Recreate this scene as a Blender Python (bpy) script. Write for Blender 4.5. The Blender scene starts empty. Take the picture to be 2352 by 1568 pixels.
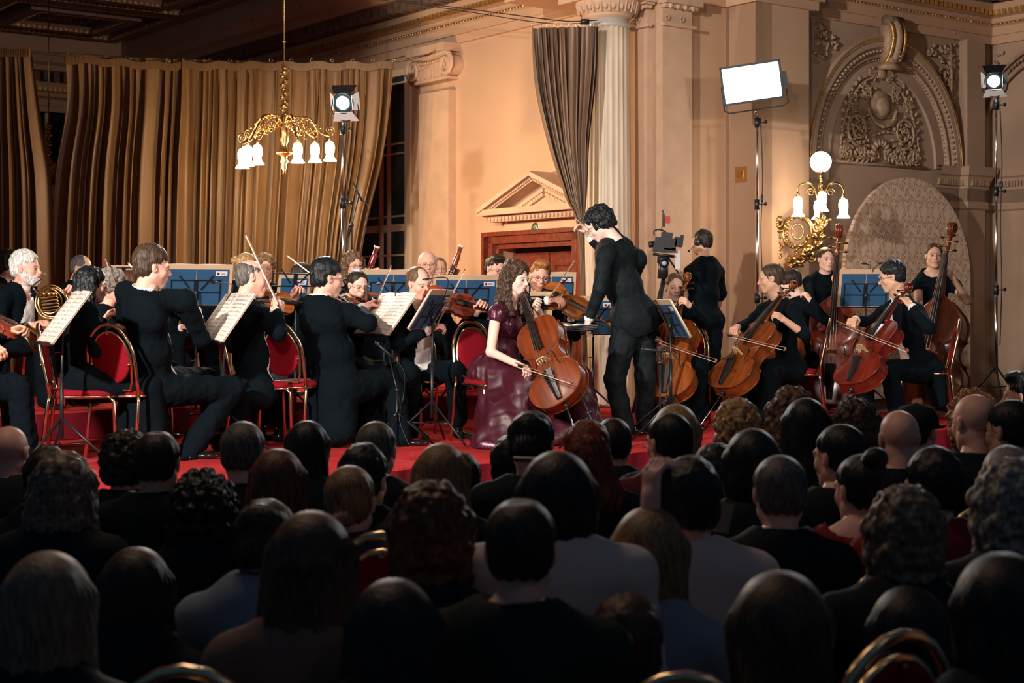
import bpy, bmesh, math, random
import numpy as np
from mathutils import Vector, Matrix, Euler
from math import sin, cos, pi, radians as R

# ---------------------------------------------------------------- camera, world, lights
SC = bpy.context.scene
COL = SC.collection
F = 3593.0; ZC = 1.66; CX = 1176.0; HY = 700.0
def P(px, py, Y):
    return Vector(((px-CX)/F*Y, Y, ZC-(py-HY)/F*Y))
cam = bpy.data.cameras.new('camera'); camo = bpy.data.objects.new('camera', cam)
COL.objects.link(camo); camo.location = (0, 0, ZC); camo.rotation_euler = (pi/2, 0, 0)
cam.lens = 55.0; cam.sensor_width = 36.0; cam.shift_y = -84/2352
cam.clip_end = 200; cam.clip_start = 0.05
cam.dof.use_dof = True; cam.dof.focus_distance = 12.6; cam.dof.aperture_fstop = 4.2
SC.camera = camo
SC.view_settings.view_transform = 'Standard'; SC.view_settings.look = 'None'
SC.view_settings.gamma = 1.0; SC.view_settings.use_curve_mapping = False
SC.view_settings.exposure = 0.0
w = bpy.data.worlds.new('world'); SC.world = w; w.use_nodes = True
w.node_tree.nodes['Background'].inputs[0].default_value = (0.16, 0.34, 0.60, 1)
w.node_tree.nodes['Background'].inputs[1].default_value = 0.09

def lamp(name, kind, loc, target, energy, color, **kw):
    l = bpy.data.lights.new(name, kind); o = bpy.data.objects.new(name, l); COL.objects.link(o)
    o.location = loc
    o.rotation_euler = (Vector(target)-Vector(loc)).to_track_quat('-Z', 'Y').to_euler()
    l.energy = energy; l.color = color
    for k, v in kw.items(): setattr(l, k, v)
    return o
KEYC = (1.0, 0.90, 0.81)
# stage lamps on tall stands at the two sides of the hall, outside the picture
lamp('stage_spot_left', 'SPOT', (-5.2, 3.2, 4.6), (0.2, 14.2, 1.4), 5200, KEYC, spot_size=R(46), spot_blend=0.25, shadow_soft_size=0.16)
lamp('stage_spot_centre', 'SPOT', (-1.4, 0.5, 4.9), (0.6, 14.6, 1.9), 1500, KEYC, spot_size=R(34), spot_blend=0.5, shadow_soft_size=0.25)
lamp('stage_spot_right', 'SPOT', (6.3, 6.4, 4.3), (-0.8, 13.2, 1.3), 1150, (1.0, 0.84, 0.72), spot_size=R(64), spot_blend=0.4, shadow_soft_size=0.2)
lamp('hall_wash_left', 'SPOT', (-6.6, 8.0, 4.6), (2.8, 17.0, 3.0), 950, (1.0, 0.82, 0.68), spot_size=R(60), spot_blend=0.9, shadow_soft_size=0.5)

lamp('hall_chandelier', 'POINT', (-1.5, 6.5, 5.2), (0, 0, 0), 150, (1.0, .70, .46), shadow_soft_size=.6)
lamp('hall_chandelier_rear', 'POINT', (2.5, 1.0, 5.2), (0, 0, 0), 14, (1.0, .74, .54), shadow_soft_size=.6)

# ---------------------------------------------------------------- materials
MATS = {}
def _nodes(name):
    m = bpy.data.materials.new(name); m.use_nodes = True
    nt = m.node_tree; b = nt.nodes['Principled BSDF']
    return m, nt, b
def mat(name, col, rough=0.6, metal=0.0, spec=0.5, noise=None, bump=None, sheen=0, emit=None, coat=0, alpha=None, trans=0):
    """noise=(scale, amount, stretch)  bump=(scale, strength, stretch)"""
    if name in MATS: return MATS[name]
    m, nt, b = _nodes(name); N = nt.nodes; L = nt.links
    c = tuple(col)+(1,)
    b.inputs['Base Color'].default_value = c
    b.inputs['Roughness'].default_value = rough
    b.inputs['Metallic'].default_value = metal
    b.inputs['Specular IOR Level'].default_value = spec
    if coat: b.inputs['Coat Weight'].default_value = coat; b.inputs['Coat Roughness'].default_value = 0.12
    if sheen: b.inputs['Sheen Weight'].default_value = sheen
    if trans: b.inputs['Transmission Weight'].default_value = trans
    if emit:
        b.inputs['Emission Color'].default_value = tuple(emit[0])+(1,); b.inputs['Emission Strength'].default_value = emit[1]
    def coords(stretch):
        tc = N.new('ShaderNodeTexCoord'); mp = N.new('ShaderNodeMapping'); mp.inputs['Scale'].default_value = stretch
        L.new(tc.outputs['Object'], mp.inputs[0]); return mp.outputs[0]
    if noise:
        sc, am, st = noise
        n = N.new('ShaderNodeTexNoise'); n.inputs['Scale'].default_value = sc; n.inputs['Detail'].default_value = 4
        L.new(coords(st), n.inputs['Vector'])
        mx = N.new('ShaderNodeMix'); mx.data_type = 'RGBA'
        mx.inputs[6].default_value = tuple(max(0, x*(1-am)) for x in col)+(1,)
        mx.inputs[7].default_value = tuple(min(1, x*(1+am)) for x in col)+(1,)
        mr = N.new('ShaderNodeMapRange'); mr.inputs[1].default_value = .3; mr.inputs[2].default_value = .7
        L.new(n.outputs['Fac'], mr.inputs[0]); L.new(mr.outputs[0], mx.inputs[0]); L.new(mx.outputs[2], b.inputs['Base Color'])
    if bump:
        sc, am, st = bump
        n = N.new('ShaderNodeTexNoise'); n.inputs['Scale'].default_value = sc; n.inputs['Detail'].default_value = 5
        L.new(coords(st), n.inputs['Vector'])
        bp = N.new('ShaderNodeBump'); bp.inputs['Strength'].default_value = am; bp.inputs['Distance'].default_value = 0.02
        L.new(n.outputs['Fac'], bp.inputs['Height']); L.new(bp.outputs[0], b.inputs['Normal'])
    MATS[name] = m
    return m
def hexc(h, k=1.0):
    r, g, b = [int(h[i:i+2], 16)/255 for i in (0, 2, 4)]
    f = lambda x: (x/12.92 if x <= .04045 else ((x+.055)/1.055)**2.4)*k
    return (f(r), f(g), f(b))
ONE = (1, 1, 1)
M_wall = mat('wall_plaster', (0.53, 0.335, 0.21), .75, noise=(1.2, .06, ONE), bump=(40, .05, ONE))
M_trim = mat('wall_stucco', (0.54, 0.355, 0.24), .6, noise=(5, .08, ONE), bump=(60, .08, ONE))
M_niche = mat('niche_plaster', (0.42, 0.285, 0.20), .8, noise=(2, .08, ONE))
M_orn = mat('ornament_plaster', (0.36, 0.24, 0.155), .5, noise=(20, .25, ONE), bump=(80, .2, ONE))
M_gilt = mat('gilded_plaster', (0.62, 0.36, 0.12), .33, metal=.75, noise=(18, .3, ONE), bump=(60, .3, ONE))
M_ceil = mat('ceiling_dark_stucco', (0.30, 0.20, 0.15), .7, noise=(6, .2, ONE))
M_ceilpat = mat('ceiling_coffer_brown', (0.16, 0.10, 0.075), .6, noise=(14, .4, ONE))
M_gold = mat('polished_brass', (0.60, 0.38, 0.15), .25, metal=1.0)
M_golddk = mat('old_brass', (0.42, 0.27, 0.11), .38, metal=1.0, noise=(30, .3, ONE))
M_chairgold = mat('chair_brass_tube', (0.78, 0.58, 0.36), .22, metal=1.0)
M_chrome = mat('chrome', (.75, .75, .76), .22, metal=1.0)
M_black = mat('black_metal', (.010, .012, .015), .4)
M_plastic = mat('black_plastic', (.014, .016, .02), .45)
M_marble = mat('column_marble', (0.62, 0.50, 0.38), .4, noise=(3, .18, (3, 3, .5)), bump=(20, .03, ONE))
M_carpet = mat('red_carpet', (0.50, 0.038, 0.040), 1.0, spec=.05, noise=(2.2, .32, (1, 1, 1)), bump=(120, .5, ONE))
M_skirt = mat('red_stage_skirt', (0.12, 0.005, 0.011), .85, spec=.1)
M_redcloth = mat('red_chair_fabric', (0.24, 0.007, 0.016), .9, spec=.1, noise=(150, .2, ONE), bump=(300, .3, ONE))
M_hallfloor = mat('hall_parquet', (0.06, 0.035, 0.02), .4, noise=(4, .3, (1, 8, 1)))
M_curt = mat('gold_brown_curtain', (0.105, 0.056, 0.023), .5, spec=.3, noise=(3, .16, (4, 4, .4)), bump=(14, .12, (5, 5, .6)))
M_curt2 = mat('brown_velvet_curtain', (0.17, 0.095, 0.05), .42, sheen=.1, noise=(3, .16, (4, 4, .4)), bump=(14, .12, (5, 5, .6)))
M_doorwood = mat('mahogany_door', (0.17, 0.035, 0.018), .35, noise=(6, .35, (3, 3, .4)), coat=.3)
M_frame = mat('window_frame_paint', (0.66, 0.50, 0.34), .5)
M_paper = mat('score_paper', (0.80, 0.74, 0.64), .8)
M_ink = mat('score_ink', (0.16, 0.15, 0.15), .8)
M_folder = mat('blue_folder', (0.022, 0.085, 0.185), .55, noise=(4, .1, ONE))
M_kraft = mat('kraft_paper', (0.58, 0.40, 0.26), .8)
M_white = mat('white_shirt_cloth', (0.80, 0.76, 0.74), .8, bump=(60, .2, ONE))
M_suit = mat('black_suit_wool', (0.0018, 0.0052, 0.0085), .9, spec=.10, bump=(9, .5, ONE))
M_suit2 = mat('dark_navy_suit', (0.0042, 0.009, 0.0125), .7, spec=.2, bump=(9, .8, (1, 1, .5)))
M_dress = mat('black_dress_cloth', (0.0018, 0.0048, 0.008), .9, spec=.10, bump=(10, .45, ONE))
M_shoe = mat('black_patent_leather', (0.008, 0.009, 0.011), .12, spec=.7)
M_black2 = mat('black_wire', (.008, .009, .012), .5)
M_ebony = mat('ebony', (.012, .011, .011), .3)
M_string = mat('steel_string', (.6, .52, .45), .3, metal=1)
M_stick = mat('bow_stick_wood', (.25, .09, .04), .35, noise=(60, .3, ONE))
M_bowhair = mat('bow_horsehair', (.75, .70, .62), .7)
M_maple = mat('maple_bridge', (.55, .33, .14), .5)
def M_bulb(name, col, st): return mat(name, (.9, .9, .9), .3, emit=(col, st))
M_shade = M_bulb('lit_glass_shade', (1.0, .82, .58), 26)
M_shade2 = M_bulb('lit_glass_shade_white', (1.0, .88, .76), 9)
M_led = M_bulb('led_panel_light', (.93, .96, 1.0), 22)
M_lens = M_bulb('fresnel_lens_light', (.95, .98, 1.0), 60)
M_barn = mat('barn_door_white', (.85, .85, .85), .4, emit=((.9, .97, 1), 1.0))

# ---------------------------------------------------------------- mesh collector
class MB:
    def __init__(s): s.v = []; s.f = []; s.m = []; s.n = 0
    def raw(s, v, f, mi=0):
        v = np.asarray(v, dtype=np.float64).reshape(-1, 3)
        s.v.append(v); k = s.n
        for q in f: s.f.append(tuple(int(i)+k for i in q)); s.m.append(mi)
        s.n += len(v); return s
    def box(s, c, h, M=None, mi=0):
        """centre, half sizes, optional 3x3 / 4x4"""
        v = np.array([[x*h[0], y*h[1], z*h[2]] for x in (-1, 1) for y in (-1, 1) for z in (-1, 1)], float)
        if M is not None:
            A = np.array(M)[:3, :3]; v = v@A.T
        v = v+np.array(c)
        return s.raw(v, [(0, 1, 3, 2), (4, 6, 7, 5), (0, 4, 5, 1), (2, 3, 7, 6), (0, 2, 6, 4), (1, 5, 7, 3)], mi)
    def tube(s, pts, r, n=8, closed=False, cap=True, mi=0, flat=None):
        pts = [np.array(p, float) for p in pts]; m = len(pts)
        rr = r if hasattr(r, '__len__') else [r]*m
        V = []; prev = None
        for i in range(m):
            if closed: t = pts[(i+1) % m]-pts[i-1]
            else: t = pts[min(i+1, m-1)]-pts[max(i-1, 0)]
            t = t/(np.linalg.norm(t)+1e-12)
            if prev is None:
                a = np.array((0, 0, 1.)) if abs(t[2]) < .9 else np.array((1., 0, 0))
                x = np.cross(t, a)
            else: x = prev-t*np.dot(prev, t)
            x = x/(np.linalg.norm(x)+1e-12); prev = x; y = np.cross(t, x)
            for k in range(n):
                a = 2*pi*k/n
                V.append(pts[i]+rr[i]*(cos(a)*x+sin(a)*y*(flat or 1)))
        fs = []
        for i in range(m if closed else m-1):
            j = (i+1) % m
            for k in range(n):
                l = (k+1) % n; fs.append((i*n+k, i*n+l, j*n+l, j*n+k))
        if cap and not closed:
            fs.append(tuple(range(n))[::-1]); fs.append(tuple((m-1)*n+k for k in range(n)))
        return s.raw(V, fs, mi)
    def lathe(s, prof, n=24, M=None, mi=0, flute=None):
        """prof [(r,z)] about z"""
        V = []
        for r, z in prof:
            for k in range(n):
                a = 2*pi*k/n; q = r*(1 if flute is None else flute(a, z)); V.append((q*cos(a), q*sin(a), z))
        V = np.array(V)
        if M is not None:
            A = np.array(M); V = V@A[:3, :3].T+(A[:3, 3] if A.shape[1] == 4 else 0)
        fs = []
        for i in range(len(prof)-1):
            for k in range(n):
                l = (k+1) % n; fs.append((i*n+k, i*n+l, (i+1)*n+l, (i+1)*n+k))
        if prof[0][0] > 1e-4: fs.append(tuple(range(n))[::-1])
        if prof[-1][0] > 1e-4: fs.append(tuple((len(prof)-1)*n+k for k in range(n)))
        return s.raw(V, fs, mi)
    def sphere(s, c, r, n=12, M=None, mi=0):
        r = r if hasattr(r, '__len__') else (r, r, r)
        V = []; mm = n//2
        for i in range(mm+1):
            t = pi*i/mm
            for k in range(n): V.append((sin(t)*cos(2*pi*k/n)*r[0], sin(t)*sin(2*pi*k/n)*r[1], cos(t)*r[2]))
        V = np.array(V)
        if M is not None: V = V@np.array(M)[:3, :3].T
        V = V+np.array(c); fs = []
        for i in range(mm):
            for k in range(n):
                l = (k+1) % n; fs.append((i*n+k, (i+1)*n+k, (i+1)*n+l, i*n+l))
        return s.raw(V, fs, mi)
    def prism(s, poly, z0, z1, M=None, mi=0):
        """poly [(x,y)] extruded z0..z1"""
        n = len(poly)
        V = np.array([(x, y, z0) for x, y in poly]+[(x, y, z1) for x, y in poly], float)
        if M is not None:
            A = np.array(M); V = V@A[:3, :3].T+(A[:3, 3] if A.shape[1] == 4 else 0)
        fs = [tuple(range(n))[::-1], tuple(range(n, 2*n))]+[(k, (k+1) % n, (k+1) % n+n, k+n) for k in range(n)]
        return s.raw(V, fs, mi)
    def build(s, name, mats, parent=None, smooth=True, M=None, weld=False, angle=None):
        return mk(name, np.concatenate(s.v), s.f, mats, parent, smooth, M, s.m, angle)
def mk(name, V, Fc, mats, parent=None, smooth=True, M=None, mi=None, angle=None):
    me = bpy.data.meshes.new(name)
    if isinstance(Fc, np.ndarray):
        nv = len(V); nf = len(Fc)
        me.vertices.add(nv); me.vertices.foreach_set('co', np.ascontiguousarray(V, dtype=np.float32).ravel())
        me.loops.add(nf*4); me.loops.foreach_set('vertex_index', np.ascontiguousarray(Fc, dtype=np.int32).ravel())
        me.polygons.add(nf); me.polygons.foreach_set('loop_start', np.arange(0, nf*4, 4, dtype=np.int32))
        me.polygons.foreach_set('loop_total', np.full(nf, 4, dtype=np.int32))
        me.update(calc_edges=True)
    else:
        me.from_pydata([tuple(p) for p in V], [], [tuple(q) for q in Fc])
    if not isinstance(mats, (list, tuple)): mats = [mats]
    for m in mats: me.materials.append(m)
    if mi is not None and len(mats) > 1: me.polygons.foreach_set('material_index', np.array(mi, dtype=np.int32))
    if smooth:
        me.polygons.foreach_set('use_smooth', np.ones(len(me.polygons), dtype=bool))
        if angle: me.set_sharp_from_angle(angle=R(angle))
    me.validate()
    o = bpy.data.objects.new(name, me); COL.objects.link(o)
    if parent is not None: o.parent = parent
    if M is not None: o.matrix_local = Matrix(M)
    return o
def tag(o, label=None, cat=None, group=None, kind=None):
    if label: o['label'] = label
    if cat: o['category'] = cat
    if group: o['group'] = group
    if kind: o['kind'] = kind
    return o
def empty(name, loc=(0, 0, 0), rz=0, label=None, cat=None, group=None, M=None):
    o = bpy.data.objects.new(name, None); COL.objects.link(o); o.empty_display_size = .1
    if M is not None: o.matrix_world = Matrix(M)
    else: o.location = loc; o.rotation_euler = (0, 0, rz)
    return tag(o, label, cat, group)
def copy_tree(o, parent=None):
    c = o.copy(); COL.objects.link(c); c.parent = parent
    for k in ('label', 'category', 'group'):
        if parent is None and k in c: del c[k]
    for ch in list(o.children): copy_tree(ch, c)
    return c
def frame(o, y, z):
    """4x4 with local y axis along y and local z near z"""
    y = Vector(y).normalized(); z = Vector(z); z = (z-y*z.dot(y)).normalized(); x = y.cross(z)
    M = Matrix.Identity(4)
    for i in range(3): M[i][0] = x[i]; M[i][1] = y[i]; M[i][2] = z[i]; M[i][3] = o[i]
    return M
def cat(pts, n=8, closed=False):
    """catmull-rom through points"""
    p = [np.array(q, float) for q in pts]; m = len(p); out = []
    for i in range(m if closed else m-1):
        if closed: a, b, c, d = p[i-1], p[i], p[(i+1) % m], p[(i+2) % m]
        else: a, b, c, d = p[max(i-1, 0)], p[i], p[i+1], p[min(i+2, m-1)]
        for k in range(n):
            t = k/n; out.append(.5*((2*b)+(c-a)*t+(2*a-5*b+4*c-d)*t*t+(3*b-3*c+d-a)*t**3))
    if not closed: out.append(p[-1])
    return out

# ---------------------------------------------------------------- implicit surfaces
def cone(a, b, ra, rb, k=.02): return ('c', np.array(a, float), np.array(b, float), ra, rb, k, 1)
def ell(c, r, M=None, k=.02, s=1):
    return ('e', np.array(c, float), np.array(r, float), None if M is None else np.array(M, float)[:3, :3], 0, k, s)
def cutc(a, b, ra, rb, k=.01): return ('c', np.array(a, float), np.array(b, float), ra, rb, k, -1)
def bbox(p):
    if p[0] == 'c':
        return np.minimum(p[1]-p[3], p[2]-p[4]), np.maximum(p[1]+p[3], p[2]+p[4])
    m = p[2].max() if p[3] is not None else p[2]
    return p[1]-m, p[1]+m
def sdf(prims, res, disp=None):
    pos = [bbox(p) for p in prims if p[6] > 0]
    lo = np.min([b[0] for b in pos], 0)-res*3; hi = np.max([b[1] for b in pos], 0)+res*3
    n = np.ceil((hi-lo)/res).astype(int)+1
    Fd = np.full(n, 1.0, np.float32)
    ax = [lo[i]+res*np.arange(n[i]) for i in range(3)]
    for p in prims:
        b0, b1 = bbox(p); k = p[5]; mg = k+res*2.5
        i0 = np.clip(np.floor((b0-mg-lo)/res).astype(int), 0, n); i1 = np.clip(np.ceil((b1+mg-lo)/res).astype(int)+1, 0, n)
        if (i1 <= i0).any(): continue
        X = ax[0][i0[0]:i1[0], None, None]; Y = ax[1][None, i0[1]:i1[1], None]; Z = ax[2][None, None, i0[2]:i1[2]]
        if p[0] == 'c':
            a, b, ra, rb = p[1], p[2], p[3], p[4]; d = b-a; dd = float(d@d)+1e-12
            h = np.clip(((X-a[0])*d[0]+(Y-a[1])*d[1]+(Z-a[2])*d[2])/dd, 0, 1)
            D = np.sqrt((X-a[0]-h*d[0])**2+(Y-a[1]-h*d[1])**2+(Z-a[2]-h*d[2])**2)-(ra+(rb-ra)*h)
        else:
            c, r, M = p[1], p[2], p[3]; x, y, z = X-c[0], Y-c[1], Z-c[2]
            if M is not None:
                x, y, z = x*M[0][0]+y*M[1][0]+z*M[2][0], x*M[0][1]+y*M[1][1]+z*M[2][1], x*M[0][2]+y*M[1][2]+z*M[2][2]
            k0 = np.sqrt((x/r[0])**2+(y/r[1])**2+(z/r[2])**2); k1 = np.sqrt((x/r[0]**2)**2+(y/r[1]**2)**2+(z/r[2]**2)**2)+1e-9
            D = k0*(k0-1)/k1
            D = np.where(k0 < 1e-3, -r.min(), D)
        S = Fd[i0[0]:i1[0], i0[1]:i1[1], i0[2]:i1[2]]
        if p[6] > 0:
            h = np.maximum(k-np.abs(S-D), 0)/k; Fd[i0[0]:i1[0], i0[1]:i1[1], i0[2]:i1[2]] = np.minimum(S, D)-h*h*k*.25
        else:
            D = -D; h = np.maximum(k-np.abs(S-D), 0)/k; Fd[i0[0]:i1[0], i0[1]:i1[1], i0[2]:i1[2]] = np.maximum(S, D)+h*h*k*.25
    return nets(Fd, lo, res)
def nets(Fd, lo, res):
    S = Fd < 0
    c = S[:-1, :-1, :-1].astype(np.int8)
    c = c+S[1:, :-1, :-1]+S[:-1, 1:, :-1]+S[:-1, :-1, 1:]+S[1:, 1:, :-1]+S[1:, :-1, 1:]+S[:-1, 1:, 1:]+S[1:, 1:, 1:]
    mix = (c > 0) & (c < 8)
    I = np.argwhere(mix); idx = np.full(mix.shape, -1, np.int64); idx[mix] = np.arange(len(I))
    acc = np.zeros((len(I), 3)); cnt = np.zeros(len(I))
    cs = [(x, y, z) for x in (0, 1) for y in (0, 1) for z in (0, 1)]
    vals = {q: Fd[I[:, 0]+q[0], I[:, 1]+q[1], I[:, 2]+q[2]] for q in cs}
    for a in cs:
        for x in range(3):
            if a[x]: continue
            b = list(a); b[x] = 1; b = tuple(b)
            fa, fb = vals[a], vals[b]; m = (fa < 0) != (fb < 0)
            t = np.where(m, fa/np.where(m, fa-fb, 1), 0)
            q = np.tile(np.array(a, float), (len(I), 1)); q[:, x] += t
            acc[m] += q[m]; cnt[m] += 1
    V = (I+acc/np.maximum(cnt, 1)[:, None])*res+lo
    Q = []
    for x in range(3):
        y, z = (x+1) % 3, (x+2) % 3
        sl0 = [slice(None)]*3; sl1 = [slice(None)]*3; sl0[x] = slice(0, -1); sl1[x] = slice(1, None)
        A = S[tuple(sl0)]; B = S[tuple(sl1)]; E = np.argwhere(A != B)
        E = E[(E[:, y] > 0) & (E[:, z] > 0) & (E[:, y] < Fd.shape[y]-1) & (E[:, z] < Fd.shape[z]-1)]
        def g(dy, dz):
            e = E.copy(); e[:, y] -= dy; e[:, z] -= dz; return idx[e[:, 0], e[:, 1], e[:, 2]]
        q = np.stack([g(1, 1), g(0, 1), g(0, 0), g(1, 0)], 1)
        inside = A[E[:, 0], E[:, 1], E[:, 2]]
        q[~inside] = q[~inside][:, ::-1]
        Q.append(q)
    Q = np.concatenate(Q); Q = Q[(Q >= 0).all(1)]
    return V, Q
def vnormals(V, Q):
    n = np.cross(V[Q[:, 2]]-V[Q[:, 0]], V[Q[:, 3]]-V[Q[:, 1]])
    N = np.zeros_like(V)
    for k in range(4): np.add.at(N, Q[:, k], n)
    return N/(np.linalg.norm(N, axis=1)[:, None]+1e-12)
def wob(V, f, ph=0.):
    """cheap smooth noise -1..1"""
    x, y, z = V[:, 0]*f, V[:, 1]*f, V[:, 2]*f
    return (np.sin(x*1.0+1.7*np.sin(y*.9+ph)+ph)+np.sin(y*1.3+1.3*np.sin(z*1.1+2*ph)+2)+np.sin(z*.9+1.5*np.sin(x*1.2+3*ph)+4))/3
def cutmesh(V, Q, keep):
    """drop faces with any vertex failing keep"""
    ok = keep[Q].all(1); Q = Q[ok]; used = np.zeros(len(V), bool); used[Q.ravel()] = True
    mp = np.cumsum(used)-1; return V[used], mp[Q]
def xf(V, M):
    A = np.array(M); return V@A[:3, :3].T+A[:3, 3]

# ================================================================ the hall
rnd = random.Random(7)
VD = (.804, .595); UD = (.595, -.804)
class Wall:
    def __init__(s, O, d):
        s.O = Vector((O[0], O[1], 0)); s.d = Vector((d[0], d[1], 0)); s.n = s.d.cross(Vector((0, 0, 1)))
        W = Matrix.Identity(4)
        for i in range(3): W[i][0] = s.d[i]; W[i][1] = (0, 0, 1)[i]; W[i][2] = s.n[i]; W[i][3] = s.O[i]
        s.W = W
    def s(self, px, off=0):
        r = (px-CX)/F; o = self.O+self.n*off
        return (r*o.y-o.x)/(self.d.x-r*self.d.y)
    def z(self, px, py, off=0):
        t = self.s(px, off); Y = (self.O+self.n*off+self.d*t).y
        return ZC-(py-HY)/F*Y
    def sz(self, px, py, off=0): return self.s(px, off), self.z(px, py, off)
    def pt(self, s, z, off=0): return self.O+self.d*s+self.n*off+Vector((0, 0, z))
WD = Wall((1.06, 17.0), UD)                       # long side wall with the door
C1 = WD.pt(WD.s(1507), 0)
WR = Wall((C1.x, C1.y), VD)
PA = WR.pt(WR.s(1667), 0)
WP = Wall((PA.x, PA.y), UD); PB = WP.pt(WP.s(1735), 0)
WF = Wall((PB.x, PB.y), VD); PC = WF.pt(WF.s(1858), 0)
WN = Wall((4.27, 18.2), VD)                       # wall with the arched niche
sN0 = WN.s(1858)-.5; PD = WN.pt(sN0, 0)
PE = WN.pt(WN.s(2276), 0)
WE = Wall((PE.x, PE.y), UD)
KB = WD.pt(-12.6, 0); WB = Wall((KB.x, KB.y), VD)
ZE = 4.88; ZT = 6.35
def slab(name, wall, s0, s1, z0, z1, m, th=.3, holes=None):
    b = MB()
    if not holes: b.box(((s0+s1)/2, (z0+z1)/2, -th/2), ((s1-s0)/2, (z1-z0)/2, th/2))
    else:
        cur = s0
        for (a, c, e, f) in holes:
            b.box(((cur+a)/2, (z0+z1)/2, -th/2), ((a-cur)/2, (z1-z0)/2, th/2))
            if e > z0: b.box(((a+c)/2, (z0+e)/2, -th/2), ((c-a)/2, (e-z0)/2, th/2))
            b.box(((a+c)/2, (z1+f)/2, -th/2), ((c-a)/2, (z1-f)/2, th/2)); cur = c
        b.box(((cur+s1)/2, (z0+z1)/2, -th/2), ((s1-cur)/2, (z1-z0)/2, th/2))
    return tag(b.build(name, m, smooth=False, M=wall.W), kind='structure')
dz0, dz1 = 0, WD.z(1236, 562)
ds0, ds1 = WD.s(1150), WD.s(1325)
ws0, ws1 = WD.s(820)-1.0, WD.s(945)
slab('wall_left', WD, -12.6, WD.s(1507), 0, ZT, M_wall, holes=[(ws0, ws1, .9, WD.z(930, 158)), (ds0, ds1, 0, dz1)])
slab('wall_back', WR, 0, WR.s(1667)+.1, 0, ZT, M_wall)
slab('wall_pier_side', WP, -.02, WP.s(1735), 0, ZT, M_wall, th=.25)
slab('wall_pier', WF, 0, WF.s(1858), 0, ZT, M_wall, th=1.0)
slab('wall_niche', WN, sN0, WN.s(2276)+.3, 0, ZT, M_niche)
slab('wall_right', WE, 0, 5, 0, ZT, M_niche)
bs0, bs1 = WB.s(92), WB.s(135)
slab('wall_far', WB, -14, .3, 0, ZT, M_wall, holes=[(bs0-.4, bs1+.4, 1.2, WB.z(110, 240))])
# floor and stage
b = MB(); b.box((0, 13, -.1), (14, 17, .1)); tag(b.build('floor', M_hallfloor, smooth=False), kind='structure')
S0 = Wall((-1.955, 9.29), VD)       # stage front line
R0 = Wall((-3.51, 12.29), VD)       # riser front line
def poly_plate(name, pts, z0, z1, m):
    b = MB(); b.prism([(p[0], p[1]) for p in pts], z0, z1); return b.build(name, m, smooth=False)
a, c = S0.pt(-6, 0), S0.pt(WE.s(0) and 8.2, 0)
o = poly_plate('stage_platform', [a, c, S0.pt(8.2, 0, -6.3), S0.pt(6, 0, -6.4), WR.pt(.4, 0, .05), WD.pt(-.1, 0, .03), WD.pt(-9.5, 0, .03), S0.pt(-6, 0, -9)], .57, .6, M_carpet)
tag(o, 'low concert stage covered in bright red carpet', 'stage')
def skirt(name, W, s0, s1, z0, z1, amp, per, parent, m=M_skirt):
    n = int((s1-s0)/per*8); V = []; nz = 3
    for j in range(nz+1):
        v = j/nz
        for i in range(n+1):
            s = s0+(s1-s0)*i/n; ph = 2*pi*(s/per)
            off = .012+amp*(1-.5*v)*(.5+.5*sin(ph+.8*sin(ph*.37)))**2
            V.append(W.pt(s, z0+(z1-z0)*v, off))
    fs = [(j*(n+1)+i, j*(n+1)+i+1, (j+1)*(n+1)+i+1, (j+1)*(n+1)+i) for j in range(nz) for i in range(n)]
    return mk(name, [tuple(v) for v in V], fs, m, parent)
skirt('pleated_skirt', S0, -5.9, 8.1, .01, .585, .05, .28, o)
def legs_(pts, h, p):
    for q in pts: b = MB(); b.box(q, h); b.build('support_leg', M_black, p, smooth=False)
legs_([S0.pt(-5.5+i*1.6, .285, -.3) for i in range(9)], (.04, .04, .285), o)
rE = R0.s(1345)
r_ = poly_plate('stage_riser', [R0.pt(-5, 0), R0.pt(rE, 0), R0.pt(rE, 0, -1.75), WD.pt(WD.s(1420)-.9, 0, .08), WD.pt(-9.3, 0, .08), R0.pt(-5, 0, -6.5)], .79, .82, M_carpet)
tag(r_, 'raised red tier behind the violins and under the wind players', 'stage riser')
skirt('pleated_skirt', R0, -4.9, rE, .605, .81, .02, .35, r_)
legs_([R0.pt(-4.7+i*1.1, .695, d_) for i in range(6) for d_ in (-.15, -1.4)], (.03, .03, .095), r_)

# pilasters, bases
def pil(W, s0, s1, z0, z1, th, name='trim_pilaster', m=M_trim):
    b = MB(); b.box(((s0+s1)/2, (z0+z1)/2, th/2), ((s1-s0)/2, (z1-z0)/2, th/2))
    return tag(b.build(name, m, smooth=False, M=W.W), kind='structure')
TR = 0
def trim(b, W, m, smooth=False, angle=None):
    global TR
    TR += 1
    return tag(b.build('trim_%d' % TR, m, smooth=smooth, M=W.W if W else None, angle=angle), kind='structure')
pa, pb = WD.s(962, .12), WD.s(1030, .12)
b = MB(); b.box(((pa+pb)/2, 2.1, .06), ((pb-pa)/2, 2.1+.12, .06)); b.box(((pa+pb)/2, .35, .08), ((pb-pa)/2+.05, .35, .08))
trim(b, WD, M_trim)
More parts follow.
